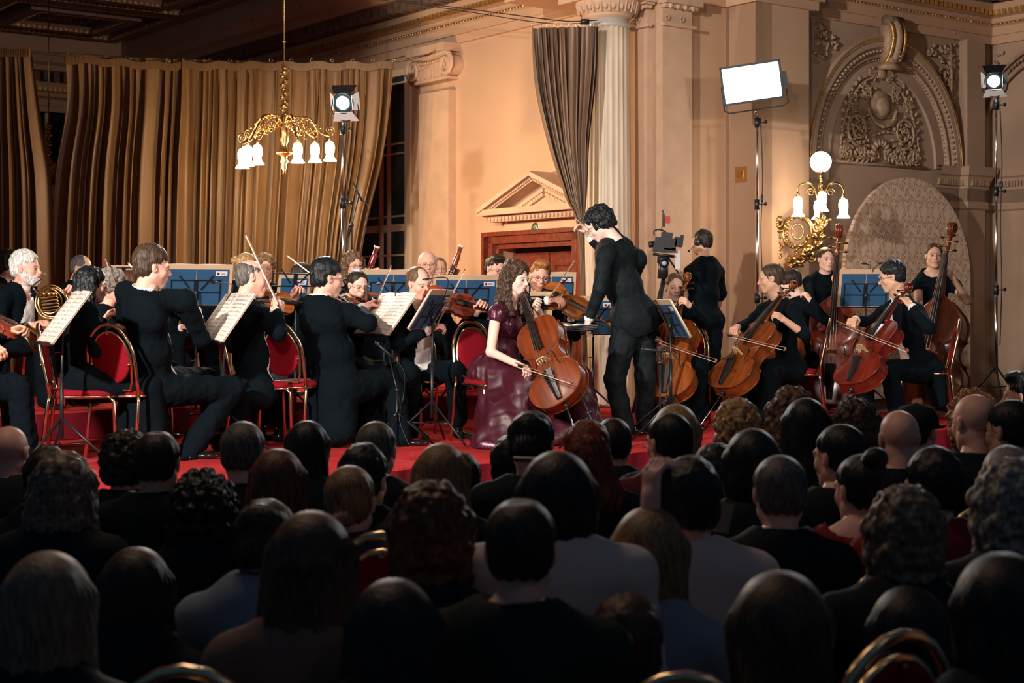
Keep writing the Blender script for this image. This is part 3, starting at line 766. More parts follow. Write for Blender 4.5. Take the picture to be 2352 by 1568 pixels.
e2 = empty('gold_curtain', cp(40, 700), label='narrow gold brown curtain at the far left edge meeting the wide one', cat='curtain')
rows = [(cp(-120, 112, -.15), cp(72, 122, -.15), .35), (cp(-120, 250, -.15), cp(95, 290, -.15), .8), (cp(-120, 420, -.15), cp(116, 416, -.15), 1.0), (cp(-120, 600, -.15), cp(122, 600, -.15), 1.1), (zb_(cp(-120, 700, -.15)), zb_(cp(130, 700, -.15)), 1.1)]
curtain(rel(rows, e2), 13, .045, 5, nC, M_curt, par=e2)
heading([cp(-120+192*i/70, 120, -.15)-e2.location for i in range(71)], e2, 1)
e3 = empty('tied_curtain', P(1310, 700, 15.95), label='brown velvet curtain gathered to a narrow tail beside the marble column', cat='curtain')
rows = [(P(1221, 64, 16.05), P(1372, 60, 15.95), .55), (P(1232, 200, 16.05), P(1366, 170, 15.95), .9), (P(1262, 330, 16), P(1350, 320, 15.9), .8), (P(1300, 450, 15.95), P(1346, 440, 15.9), .5), (P(1330, 545, 15.9), P(1342, 545, 15.9), .25), (zb_(P(1338, 700, 15.9)), zb_(P(1350, 700, 15.9)), .25)]
curtain(rel(rows, e3), 13, .055, 9, Vector((.1, -.99, 0)), M_curt2, par=e3, seg=9, pw=1)
for i in range(9):
    b = MB(); q = P(1224+i*17, 58, 16.0)-e3.location; b.tube([q+Vector((.018*cos(t), 0, .02*sin(t))) for t in np.linspace(0, 6.28, 8)[:-1]], .003, 5, closed=True); b.build('curtain_ring', M_chrome, e3)
b = MB()
w0 = P(860, -6, 17.2); b.tube(cat([w0, P(1100, 24, 16.7), P(1280, 47, 16.1), P(1345, 48, 16.0), P(1372, 46, 16.1)], 6), .006, 5)
b.tube(cat([P(700, -22, 17.4), P(1000, 16, 16.7), P(1240, 52, 16.1), P(1345, 53, 16.0)], 6), .005, 5)
o = b.build('curtain_wire', M_black2); tag(o, 'black wires strung from the column top under the ceiling', 'wire')
b = MB(); b.tube([P(1335, 50, 16.0), P(1352, 50, 16.02)], .03, 8); b.build('clamp', M_black, o)
b = MB(); b.tube(cat([cp(-200, 106), cp(150, 122), cp(300, 132), cp(550, 140), cp(905, 143), cp(1030, 100, 0.4)], 6), .004, 5)
tag(b.build('curtain_wire', M_black2), 'thin wire carrying the wide gold brown curtain', 'wire')

# ================================================================ instruments
HALF = [(0, 0), (.3, .006), (.62, .035), (.88, .11), (1.0, .21), (.975, .29), (.86, .36), (.80, .385), (.84, .405), (.66, .44), (.575, .51), (.58, .58), (.66, .635), (.76, .655), (.71, .675), (.76, .74), (.80, .82), (.75, .90), (.56, .965), (.3, .992), (.1, 1.0), (0, 1.0)]
HALFB = [(0, 0), (.3, .006), (.62, .035), (.88, .11), (1.0, .21), (.975, .29), (.86, .35), (.80, .375), (.84, .39), (.66, .43), (.585, .49), (.60, .55), (.68, .60), (.76, .62), (.72, .64), (.76, .70), (.74, .78), (.60, .86), (.38, .93), (.2, .98), (.1, 1.0), (0, 1.0)]
def outline(hb, L, bass=False):
    H = HALFB if bass else HALF
    segs = []; cuts = [0, 8, 13, len(H)-1]
    for a, c in zip(cuts[:-1], cuts[1:]):
        q = cat([(x, y, 0) for x, y in H[a:c+1]], 4); segs += q[:-1] if c != cuts[-1] else q
    r = [(p[0]*hb, p[1]*L) for p in segs]
    r[0] = (0, 0); r[-1] = (0, L)
    return r+[(-x, y) for x, y in r[-2:0:-1]]
def woodmat(n, c): return mat(n, c, .34, noise=(4, .38, (7, 1, 7)), coat=.3)
WOODS = {'viola': woodmat('amber_varnish', (.33, .095, .014)), 'violin': woodmat('orange_varnish', (.32, .085, .017)), 'violin_red': woodmat('red_brown_varnish', (.26, .045, .02)),
         'solo': woodmat('worn_cello_varnish', (.165, .030, .005)), 'cello': woodmat('brown_cello_varnish', (.15, .034, .006)), 'cello_orange': woodmat('orange_cello_varnish', (.21, .050, .007)),
         'cello_red': woodmat('red_cello_varnish', (.12, .011, .005)), 'bass': woodmat('bass_varnish', (.17, .022, .007)), 'bass_brown': woodmat('brown_bass_varnish', (.12, .026, .007))}
DIM = {'violin': dict(L=.356, hb=.104, rib=.03, arch=.014, neck=.135, fb=.27, fbw=(.021, .012), sc=.075, br=.033, tp=.11, sr=.0006),
       'viola': dict(L=.41, hb=.122, rib=.036, arch=.016, neck=.15, fb=.30, fbw=(.024, .0125), sc=.082, br=.037, tp=.125, sr=.0007),
       'cello': dict(L=.755, hb=.22, rib=.115, arch=.03, neck=.29, fb=.58, fbw=(.033, .017), sc=.15, br=.09, tp=.235, sr=.0012),
       'bass': dict(L=1.12, hb=.335, rib=.20, arch=.045, neck=.44, fb=.85, fbw=(.045, .023), sc=.25, br=.17, tp=.36, sr=.002)}
def string_instrument(kind, wood, M, label, cat_, group=None, open_pin=.35, scale=1.0):
    """local: origin at the lower end of the body, y towards the scroll, z out of the belly"""
    D = DIM[kind]; L, hb, rib, ar = D['L'], D['hb'], D['rib'], D['arch']; m = WOODS[wood]
    e = empty(kind if kind != 'bass' else 'double_bass', M=Matrix(M)@Matrix.Scale(scale, 4), label=label, cat=cat_, group=group)
    O = outline(hb, L, kind == 'bass'); n = len(O); yc = L*.48
    b = MB()
    def plate(z, sgn, amp):
        V = []; rs = [0, .25, .5, .7, .84, .94, 1.0]
        for r in rs:
            for (x, y) in O:
                h = amp*(1-r**2.2)+(.0 if r > .9 else 0)
                yy = yc+(y-yc)*r; V.append((x*r, yy, z+sgn*h))
        fs = []
        for i in range(len(rs)-1):
            for k in range(n):
                l = (k+1) % n; q = (i*n+k, (i+1)*n+k, (i+1)*n+l, i*n+l); fs.append(q if sgn > 0 else q[::-1])
        b.raw(V, fs)
    plate(rib/2+.003*L/.75, 1, ar); plate(-rib/2-.003*L/.75, -1, ar*.9)
    ed = .006*L/.75+.001
    for z in (rib/2, -rib/2): b.tube([(x*1.012, yc+(y-yc)*1.006, z) for x, y in O], ed, 6, closed=True)
    V = [(x*.985, yc+(y-yc)*.99, z) for z in (rib/2, -rib/2) for x, y in O]
    b.raw(V, [(k, (k+1) % n, n+(k+1) % n, n+k) for k in range(n)])
    b.build('body', m, e, angle=60)
    T = lambda y: rib/2+ar  # crown height
    yb = L*.46   # bridge
    # f-holes
    for sg in (-1, 1):
        f = MB(); fx = hb*.36; h_ = L*.085
        pts = cat([(sg*(fx-.16*hb), yb+h_*1.15), (sg*(fx-.235*hb), yb+h_*.95), (sg*(fx-.2*hb), yb+h_*.7), (sg*(fx-.06*hb), yb+h_*.35), (sg*(fx+.08*hb), yb-h_*.45), (sg*(fx+.14*hb), yb-h_*.85), (sg*(fx+.05*hb), yb-h_*1.1), (sg*(fx-.0*hb), yb-h_*.9)] and
                  [(sg*(fx-.12*hb), yb+h_*.78, 0), (sg*(fx-.19*hb), yb+h_*1.0, 0), (sg*(fx-.10*hb), yb+h_*1.2, 0), (sg*(fx-.0*hb), yb+h_*.8, 0), (sg*(fx+.04*hb), yb, 0), (sg*(fx+.08*hb), yb-h_*.8, 0), (sg*(fx+.18*hb), yb-h_*1.2, 0), (sg*(fx+.27*hb), yb-h_*1.0, 0), (sg*(fx+.20*hb), yb-h_*.78, 0)], 4)
        def topz(x, y):
            # distance ratio to outline along the ray from centre
            w_ = np.interp(y, [p[1] for p in O[:n//2+1]], [p[0] for p in O[:n//2+1]]); r = min(1, abs(x)/max(w_, 1e-3)); r = max(r, abs(y-yc)/(L*.55)*.5)
            return rib/2+.003*L/.75+ar*(1-r**2.2)
        P3 = [(p[0], p[1], topz(p[0], p[1])+.0005) for p in pts]
        f.tube(P3, [.0035*L/.75*(1.6 if i < 3 or i > len(P3)-4 else (1.3 if abs(i-len(P3)/2) < 6 else 1.)) for i in range(len(P3))], 6, flat=None)
        f.build('f_hole', M_ebony, e)
    nk = D['neck']; yt = L+nk; fw0, fw1 = D['fbw']; zf = rib/2+ar*.75; zn = rib/2+ar*.3
    slope = (L*.055)
    y0 = yt-D['fb']; zt0 = rib/2+ar+L*.06; zt1 = rib/2+ar*.7
    b = MB(); th = .008*L/.75+.002
    b.raw([(-fw0, y0, zt0-th), (fw0, y0, zt0-th), (fw0, y0, zt0), (-fw0, y0, zt0), (0, y0, zt0+th*.7), (-fw1, yt, zt1-th), (fw1, yt, zt1-th), (fw1, yt, zt1), (-fw1, yt, zt1), (0, yt, zt1+th*.6)],
          [(0, 1, 2, 4, 3), (5, 8, 9, 7, 6), (0, 3, 8, 5), (1, 6, 7, 2), (3, 4, 9, 8), (4, 2, 7, 9), (0, 5, 6, 1)]); b.build('fingerboard', M_ebony, e, smooth=False)
    # neck + scroll in one carved piece
    b = MB(); sc = D['sc']
    b.tube([(0, L-.01*L, zn-.03*L), (0, L+.02*L, zn-.012*L), (0, yt-nk*.15, zt1-th-fw1*.8), (0, yt, zt1-th-fw1*.7)], [fw0*1.2, fw0*.85, fw1*1.0, fw1*.95], 10)
    b.tube([(0, yt-.002, zt1-fw1), (0, yt+sc*.5, zt1-fw1*1.6-sc*.09), (0, yt+sc*1.05, zt1-fw1*1.6-sc*.26)], [fw1*.95, fw1*.85, fw1*.6], 8)
    cx, cz, rr = yt+sc*1.22, zt1-fw1*1.6-sc*.22, sc*.27
    N_ = 44; sp = []; rad = []
    for i in range(N_):
        t = i/(N_-1); a = -2.6-t*2*pi*1.8; q = rr*(1-t)**.85+.01*sc
        sp.append((0, cx+q*cos(a), cz-q*sin(a)*-1)); rad.append(sc*.085*(1-.45*t))
    b.tube(sp, rad, 8); b.tube([(-sc*.15, cx, cz), (sc*.15, cx, cz)], sc*.05, 8)
    for sg in (-1, 1): b.tube([(p[0]+sg*sc*.085*(1+.6*i/N_), p[1], p[2]) for i, p in enumerate(sp)], [r_*.7 for r_ in rad], 6)
    b.build('neck_and_scroll', m, e)
    for i in range(4):
        q = MB(); sg = -1 if i % 2 else 1; yy = yt+sc*(.2+.2*i); z_ = zt1-fw1*1.4-sc*.1*(.2+.2*i)
        pl_ = fw1*(3.0 if kind != 'bass' else 2.0)+sc*.08
        q.tube([(-sg*fw1*1.2, yy, z_), (sg*pl_, yy, z_)], sc*.03, 6); q.sphere((sg*(pl_+sc*.06), yy, z_), (sc*.10, sc*.05, sc*.11), 8)
        q.build('peg', M_ebony if kind != 'bass' else M_golddk, e)
    b = MB(); br = D['br']; wd = fw0*2.6; z0 = rib/2+ar*.9
    b.prism([(-wd*.6, 0), (-wd*.3, 0), (-wd*.2, br*.35), (wd*.2, br*.35), (wd*.3, 0), (wd*.6, 0), (wd*.5, br*.5), (wd*.42, br*.93), (0, br*1.04), (-wd*.42, br*.93), (-wd*.5, br*.5)], -.004*L/.75-.001, .004*L/.75+.001,
            Matrix(((1, 0, 0, 0), (0, 0, -1, yb), (0, 1, 0, z0), (0, 0, 0, 1)))); b.build('bridge', M_maple, e, smooth=False)
    b = MB(); zt = z0+br*.55; w_ = fw0*1.25
    b.raw([(-w_, yb-L*.12, zt), (w_, yb-L*.12, zt), (w_*.5, L*.03, z0-.0), (-w_*.5, L*.03, z0), (-w_, yb-L*.12, zt-.012*L/.75), (w_, yb-L*.12, zt-.012*L/.75), (w_*.5, L*.03, z0-.02*L/.75), (-w_*.5, L*.03, z0-.02*L/.75), (0, yb-L*.12, zt+.01*L/.75), (0, L*.03, z0+.006*L/.75)],
          [(0, 3, 9, 8), (8, 9, 2, 1), (4, 5, 6, 7), (0, 4, 7, 3), (1, 2, 6, 5), (0, 8, 1, 5, 4), (3, 7, 6, 2, 9)]); b.build('tailpiece', M_ebony, e, smooth=False)
    for i in range(4):
        t = (i-1.5)/1.5; q = MB(); zb_2 = z0+br*(1.02-.09*t*t)
        q.tube([(t*w_*.7, yb-L*.13, zt+.004), (t*wd*.38, yb, zb_2), (t*fw1*.72, yt+.0, zt1+th*.9), (t*fw1*.4, yt+sc*.35, zt1-fw1)], D['sr'], 4); q.build('string', M_string, e)
    if kind in ('cello', 'bass'):
        b = MB(); r_ = .006 if kind == 'cello' else .008
        b.tube([(0, .02, 0), (0, -.03, 0)], r_*3, 8); b.tube([(0, -.03, 0), (0, -.05, 0)], r_*2, 8)
        b.build('endpin_socket', M_ebony, e)
        b = MB(); b.tube([(0, -.04, 0), (0, -open_pin, 0)], r_, 6); b.tube([(0, -open_pin, 0), (0, -open_pin-.02, 0)], [r_, .001], 6); b.build('endpin', M_chrome, e)
    else:
        b = MB(); b.sphere((hb*.45, .045, rib/2+ar+.006), (.034, .028, .008), 10); b.box((.02, .01, rib/2+.012), (.03, .006, .012)); b.build('chin_rest', M_ebony, e)
    return e
def bow(a, c, up, label, group=None, big=1.0):
    """a = frog end in the hand, c = tip"""
    a = Vector(a); c = Vector(c); L = (c-a).length; e = empty('bow', M=frame(a, c-a, up), label=label, cat='bow', group=group)
    k = big; b = MB(); b.tube([(0, -.02, .012*k), (0, L*.3, .009*k), (0, L*.6, .006*k), (0, L*.93, .014*k), (0, L, .017*k)], [.0045*k, .0042*k, .0036*k, .0032*k, .003*k], 6)
    b.raw([(-.004, L-.012, .016*k), (.004, L-.012, .016*k), (.004, L+.008, .016*k), (-.004, L+.008, .016*k), (-.003, L-.004, -.008*k), (.003, L-.004, -.008*k), (.003, L+.014, -.008*k), (-.003, L+.014, -.008*k)], [(0, 1, 2, 3), (4, 7, 6, 5), (0, 4, 5, 1), (1, 5, 6, 2), (2, 6, 7, 3), (3, 7, 4, 0)])
    b.build('stick', M_stick, e)
    b = MB(); b.box((0, .03, -.002), (.005*k, .022, .010*k)); b.build('frog', M_ebony, e, smooth=False)
    b = MB(); b.box((0, L/2+.02, -.010*k), (.0045*k, L/2-.02, .0008)); b.build('bow_hair', M_bowhair, e, smooth=False)
    return e
def bassoon(a, c, label, col, nm):
    a, c = Vector(a), Vector(c); e = empty('bassoon', M=frame(a, c-a, (0, -1, 0)), label=label, cat='bassoon', group='bassoons'); L = (c-a).length; m = mat(nm, col, .22, coat=.6)
    b = MB(); b.tube([(0, 0, 0), (0, L*.32, 0), (0, L*.34, 0), (0, L*.68, 0), (0, L*.78, 0), (0, L*.96, 0)], [.028, .029, .031, .031, .024, .021], 14); b.tube([(.05, -.25, 0), (.05, L*.42, 0)], .021, 12); b.build('joint', m, e)
    b = MB(); b.tube([(0, L*.955, 0), (0, L*.965, 0), (0, L, 0), (0, L+.005, 0)], [.024, .031, .033, .028], 16); b.build('bell_ring', mat('ivory_ring', (.8, .74, .6), .3), e)
    b = MB(); b.tube([(0, L+.003, 0), (0, L+.0055, 0)], .020, 14); b.build('bore', M_ebony, e)
    b = MB(); b.tube([(0, L*.28, 0), (0, L*.36, 0)], .034, 14); b.tube([(0, L*.0, .0), (.05, -.02, 0)], .02, 8)
    for i in range(7): b.sphere((.0, L*(.0+.05*i), .036), (.011, .014, .005), 8); b.tube([(.012, L*(.02+.05*i), .036), (.02, L*(.3+.04*i), .037)], .0022, 5)
    b.build('keywork', M_chrome, e)
    return e
def french_horn(c, ax, up, label):
    e = empty('french_horn', M=frame(c, up, ax), label=label, cat='french horn')
    m = M_gold; g = MB()
    for (r, dx, dy, tr) in ((.135, 0, 0, .0085), (.118, .01, -.006, .008), (.10, -.012, .01, .0075)):
        g.tube([(dx+r*cos(t), dy+r*sin(t)*1.0, .012*sin(2*t)) for t in np.linspace(0, 2*pi, 40)[:-1]], tr, 8, closed=True)
    g.build('main_coil', m, e)
    for k in range(5):
        g = MB(); y = -.06+k*.027; g.tube(cat([(-.085, y, .03), (.05, y-.012, .035), (.075, y+.0, .035), (.05, y+.012, .035), (-.085, y+.016, .03)], 5), .0055, 6); g.build('valve_slide', M_gold, e)
    for k in range(3): g = MB(); g.lathe([(.018, -.03), (.02, .03), (.012, .036)], 14, Matrix.Translation((-.03+k*.04, .07-.008*k, .02))); g.build('rotary_valve', m, e)
    g = MB(); pr = cat([(.132, .03, 0), (.15, -.05, .0), (.12, -.14, .01), (.03, -.2, .02), (-.09, -.235, .03)], 6); n = len(pr)
    g.tube(pr, [.012+.028*(i/(n-1))**2 for i in range(n)], 12, cap=False)
    d = (np.array(pr[-1])-np.array(pr[-2])); d /= np.linalg.norm(d); Mb = frame(pr[-1], (0, 0, 1), d)
    g.lathe([(.04, 0), (.055, .04), (.085, .075), (.125, .095), (.15, .102), (.152, .1), (.12, .088), (.08, .066), (.05, .03), (.034, -.01)], 28, np.array(Mb)); g.build('bell', m, e)
    g = MB(); g.tube(cat([(-.1, .09, 0), (-.12, .15, .02), (-.03, .19, .05), (.02, .22, .09)], 6), [.006]*19, 6); g.tube([(.02, .22, .09), (.03, .226, .1)], [.006, .011], 8); g.build('leadpipe', M_chrome, e)
    return e
def flute(a, c, label, m=M_chrome, nm='flute', r=.011):
    a, c = Vector(a), Vector(c); e = empty(nm, M=frame(a, c-a, (0, 0, 1)), label=label, cat=nm); L = (c-a).length
    b = MB(); b.tube([(0, 0, 0), (0, L, 0)], r, 10); b.build('tube', m, e)
    b = MB()
    for i in range(10): b.lathe([(r*.8, r*.8), (r*.8, r*1.35), (0, r*1.4)], 8, Matrix.Translation((0, L*(.35+.06*i), 0)))
    b.tube([(r*.9, L*.35, r*.6), (r*.9, L*.95, r*.6)], r*.18, 5); b.build('keywork', M_chrome, e)
    return e

# ================================================================ chairs
def make_chair(label, group):
    e = empty('banquet_chair', label=label, cat='chair', group=group)
    H = .93; W = .182; t0 = -.19; RC = .20
    def back(w, ztop, zs, rs):
        pts = []
        for z in (.46, .55, .65): pts.append((-w, t0-.02-RC*(z-.46), z))
        for a in np.linspace(pi, 0, 13):
            z = zs+(ztop-zs)*sin(a); pts.append((w*cos(a), t0-.02-RC*(z-.46), z))
        for z in (.65, .55, .46): pts.append((w, t0-.02-RC*(z-.46), z))
        return pts
    b = MB(); b.tube(back(W, H, .68, 0), .0125, 8); b.build('outer_frame', M_chairgold, e)
    b = MB(); q = back(W-.030, H-.05, .66, 0)[1:-1]; q = [(W*-.6, t0-.01, .495)]+[(p[0]*(.93 if p[2] < .6 else 1), p[1], p[2]) for p in q]+[(W*.6, t0-.01, .495)]
    b.tube(q, .010, 8, closed=True); b.build('inner_frame', M_chairgold, e)
    b = MB(); n = 30; zc = .705; prof = [(.0, .022), (.6, .021), (.9, .017), (1.0, .006), (1.0, -.008), (.9, -.012), (0, -.012)]
    V = []
    for (r, o) in prof:
        for k in range(n):
            a = 2*pi*k/n; x = .147*r*cos(a); z = zc+.165*r*sin(a)*(1 if sin(a) > 0 else 1.03); V.append((x*(1-.10*(z < zc)*0), t0-.02-RC*(z-.46)+o, z))
    b.raw(V, [(i*n+k, i*n+(k+1) % n, (i+1)*n+(k+1) % n, (i+1)*n+k) for i in range(len(prof)-1) for k in range(n)]); b.build('backrest_pad', M_redcloth, e)
    for a in (pi/2, pi+.25, -.25):
        b = MB(); x, z = .14*cos(a), zc+.155*sin(a); y = t0-.02-RC*(z-.46); b.tube([(x, y-.02, z), (x*1.12, y-.016, z+.01*sin(a))], .009, 6); b.build('pad_bracket', M_golddk, e)
    b = MB(); pts = []; 
    O = []
    for k in range(32):
        a = 2*pi*k/32; c, s = cos(a), sin(a); O.append((.178*math.copysign(abs(c)**.55, c), .205*math.copysign(abs(s)**.6, s)+.01))
    V = []; pr = [(0, .505), (.7, .502), (.92, .494), (1, .475), (.98, .455), (0, .45)]
    for (r, z) in pr: V += [(x*r, y*r, z) for x, y in O]
    b.raw(V, [(i*32+k, i*32+(k+1) % 32, (i+1)*32+(k+1) % 32, (i+1)*32+k) for i in range(len(pr)-1) for k in range(32)]); b.build('seat_pad', M_redcloth, e)
    b = MB(); b.tube([(x*1.03, y*1.03, .452) for x, y in O], .010, 6, closed=True); b.build('seat_frame', M_chairgold, e)
    for sx in (-1, 1):
        b = MB(); b.tube([(sx*W, t0-.02, .47), (sx*(W+.005), t0-.03, .42), (sx*(W+.012), t0-.085, .0)], .0125, 8); b.build('leg', M_chairgold, e)
        b = MB(); b.tube([(sx*(W-.015), .17, .45), (sx*(W-.01), .20, .42), (sx*W, .215, 0)], .0125, 8); b.build('leg', M_chairgold, e)
    return e
CH0 = None
def chair(px, Y, yaw, fz, label, group=None, xy=None):
    """yaw: direction the sitter faces; 0 away from us, 90 to the right"""
    global CH0
    if CH0 is None: o = CH0 = make_chair(label, group)
    else: o = copy_tree(CH0)
    tag(o, label, 'chair', group)
    x = (px-CX)/F*Y if xy is None else xy[0]; y = Y if xy is None else xy[1]
    o.location = (x, y, fz); o.rotation_euler = (0, 0, -R(yaw))
    return o

# ================================================================ music stands and scores
def stand(c, yaw, tilt, fz, label, group='folding music stands', low=None):
    """c = centre of the desk; yaw = direction the player looks; tilt back from vertical"""
    c = Vector(c); e = empty('music_stand', (c.x, c.y, fz), -R(yaw), label, 'music stand', group)
    h = c.z-fz; ty = R(tilt); A = Matrix.Rotation(-ty, 4, 'X'); D_ = Matrix.Translation((0, 0, h))@A
    b = MB()
    for x in (-.2, -.0, .2): b.box((x, 0, -.03), (.004 if x else .016, .003, .11))
    for z in (-.15, -.03, .08): b.box((0, 0, z), (.205, .003, .004))
    for s in (-1, 1):
        b.box((s*.09, .004, .06), (.005, .002, .08), Matrix.Rotation(s*R(38), 3, 'Y'))
    b.box((0, -.018, -.155), (.235, .018, .004))
    o = b.build('desk', M_black, e, smooth=False, M=D_)
    b = MB(); b.tube([(0, .015, h-.02), (0, .01, .42)], .009, 8); b.tube([(0, .01, .62), (0, .01, .2)], .013, 8); b.tube([(0, .01, h-.07), (0, .02, h-.01)], .018, 8)
    b.tube([(0, .01, .60), (.04, .01, .60)], .006, 6); b.build('pole', M_black, e)
    for k in range(3):
        a = 2*pi*k/3+.5; b = MB(); b.tube([(0, .01, .33), (.36*sin(a), .01+.36*cos(a), .012)], .009, 6); b.tube([(0, .01, .16), (.19*sin(a), .01+.19*cos(a), .17)], .005, 5)
        b.build('leg', M_black, e)
    return e, e.matrix_basis.copy(), D_
def stand_mat(c, yaw, tilt):
    return Matrix.Translation(Vector(c))@Matrix.Rotation(-R(yaw), 4, 'Z')@Matrix.Rotation(-R(tilt), 4, 'X')
def score(c, yaw, tilt, label, front=True, w=.29, h=.40, blue=True, bend=.012, group=None, seed=1):
    """open score lying on a desk; local x right, z up, y away from the player (back of the sheets)"""
    M = stand_mat(c, yaw, tilt); e = empty('sheet_music', M=M, label=label, cat='sheet music', group=group)
    r = random.Random(seed)
    for s in (-1, 1):
        b = MB(); n = 8; V = []
        for y in (-.022, -.012):
            for j in (0, 1):
                for i in range(n+1):
                    u = i/n; V.append((s*w*u, y-bend*2*sin(pi*min(1, u*1.15))*(1-.3*j)*.5, -.145+h*j))
        q = n+1
        fs = [(i, i+1, q+i+1, q+i) for i in range(n)]+[(2*q+i, 3*q+i, 3*q+i+1, 2*q+i+1) for i in range(n)]+[(q+i, q+i+1, 3*q+i+1, 3*q+i) for i in range(n)]+[(i, 2*q+i, 2*q+i+1, i+1) for i in range(n)]+[(n, 2*q+n, 3*q+n, q+n)]
        b.raw(V, fs); pg = b.build('page', M_paper, e)
        if front:
            k = MB()
            for li in range(11):
                z = -.145+h*(.93-.082*li)
                for st in range(2):
                    for i in range(1, n):
                        def pt(u, dz): return (s*w*u, -.0235-bend*2*sin(pi*min(1, u*1.15))*(1-.3*.5)*.5, z+dz)
                        u0, u1 = .06+(i-1)*.88/(n-1), .06+i*.88/(n-1)
                        dz = -.006*st
                        k.raw([pt(u0, dz-.0006), pt(u1, dz-.0006), pt(u1, dz+.0006), pt(u0, dz+.0006)], [(0, 1, 2, 3)])
                for q_ in range(14):
                    u = r.uniform(.08, .92); dz = r.uniform(-.007, .004)
                    k.raw([pt(u, dz), pt(u+.012, dz+.0005), pt(u+.012, dz+.005), pt(u, dz+.0045)], [(0, 1, 2, 3)])
            k.build('notation', M_ink, pg, smooth=False)
    b = MB()
    for s in (-1, 1):
        b.box((s*(w+.004)/2, -.008, -.145+h/2), ((w+.006)/2, .002, h/2+.004))
    b.build('cover', M_kraft, e, smooth=False)
    if blue:
        b = MB()
        for s in (-1, 1): b.box((s*(w-.02)/2+s*.001, -.0045, -.145+h/2-.018), ((w-.025)/2, .0012, h/2-.022))
        o = b.build('blue_folder', M_folder, e, smooth=False)
        b = MB(); x0 = -(w-.085); z0 = -.145+h-.075
        b.box((x0, -.0025, z0), (.048, .0008, .02)); lb = b.build('sticker', mat('sticker_white', (.70, .70, .74), .5), o, smooth=False)
        b = MB(); b.tube([(x0+.028, -.0018, z0), (x0+.028, -.0008, z0)], .012, 14)
        for j in range(2): b.box((x0-.012, -.0014, z0+.005-j*.01), (.02, .0004, .0018))
        b.build('emblem', mat('sticker_red', (.22, .01, .05), .5), lb)
    return e

# ================================================================ lamps
def glass_bell(b, c, k=1.0, mi=0):
    pr = [(.018, 0), (.035, -.012), (.044, -.05), (.042, -.09), (.034, -.115), (.04, -.145), (.062, -.175)]
    b.lathe([(r*k, z*k) for r, z in pr], 20, Matrix.Translation(c), mi); 
    b.lathe([(.062*k, -.175*k), (.064*k, -.178*k), (.03*k, -.16*k)], 20, Matrix.Translation(c), mi)
def chandelier(c, label, ztop, spots, name='chandelier'):
    """c: centre of the arm crown"""
    e = empty(name, c, 0, label, 'chandelier')
    b = MB(); b.lathe([(0, -.47), (.02, -.46), (.012, -.43), (.03, -.40), (.022, -.36), (.045, -.33), (.03, -.30), (.035, -.27), (.085, -.25), (.095, -.235), (.04, -.21), (.03, -.15), (.05, -.1), (.055, .0), (.035, .06), (.03, .14), (.018, .18)], 20); b.build('centre_body', M_gold, e)
    b = MB(); b.tube([(0, 0, .15), (0, 0, ztop-c[2])], .008, 6); b.sphere((0, 0, .95), .02, 8); b.build('rod', M_golddk, e)
    b = MB()
    for i in range(12):
        z = .17+i*.045; a = i*2.4; b.sphere((.018*cos(a), .018*sin(a), z), (.034, .026, .028), 8); b.tube([(0, 0, z), (.05*cos(a+1), .05*sin(a+1), z+.02), (.045*cos(a+1), .045*sin(a+1), z+.05)], .006, 5)
    b.build('leaf_chain', M_golddk, e)
    for (x, y, z) in spots:
        d = Vector((x, y, 0)); L = d.length; u = d/L; q = lambda r, h: tuple(u*r+Vector((0, 0, h)))
        b = MB(); b.tube(cat([q(.03, .08), q(.12, .15), q(.28, .13), q(L*.72, .02), q(L*.9, z+.10), q(L, z+.09)], 6), .011, 6)
        sp = [q(L+(.055*(1-t/26))*cos(-1.2+t*.5)-.0, z+.15+.055*(1-t/26)*sin(-1.2+t*.5)) for t in range(22)]; b.tube(sp, .007, 5)
        b.tube([q(L, z+.10), q(L, z+.02)], [.008, .02], 8)
        for j in range(5):
            t = .15+j*.13; r0 = L*t; h0 = .12-.17*t*t
            sp = [q(r0+.04*(1-i/16)*cos(i*.6+j), h0-.055+.05*(1-i/16)*sin(i*.6+j)) for i in range(13)]; b.tube(sp, .0065, 5)
        for j in range(7): b.sphere(q(L*(.2+.1*j), .15-.15*(j/7)**2), (.02, .02, .012), 6)
        b.build('arm', M_gold, e)
        b = MB(); glass_bell(b, (x, y, z+.03), 1.18); b.build('glass_shade', M_shade, e)
    return e

# ---- chandelier
cc = P(653, 300, 16.7); k = 16.7/F
def chs(px, py, dy): return ((px-653)*k, dy, -(py-300)*k+.0)
sp = [chs(553, 346, .10), chs(584, 350, -.42), chs(600, 344, -.25), chs(697, 344, -.45), chs(712, 326, .42), chs(754, 328, .15)]
ch = chandelier(tuple(cc), 'gilt six-light chandelier with frosted glass bells hanging before the gold curtain', ZT, sp)
for (x, y, z) in (sp[0], sp[2], sp[4], sp[5]):
    lamp('chandelier_bulb', 'POINT', (cc.x+x*1.0, cc.y+y, cc.z+z-.24), (0, 0, 0), 95, (1, .70, .38), shadow_soft_size=.04)
cc2 = P(112, 400, 21.5); k2 = 21.5/F
ch2 = chandelier(tuple(cc2), 'far gilt chandelier glimpsed in the gap between the two curtains', ZT, [(.45*cos(a), .45*sin(a), -.2) for a in (0, 1.05, 2.1, 3.14, 4.2, 5.2)])
for c in ch2.children:
    if c.name.startswith('glass_shade'): c.data.materials[0] = mat('unlit_glass_shade', (.5, .42, .3), .3)

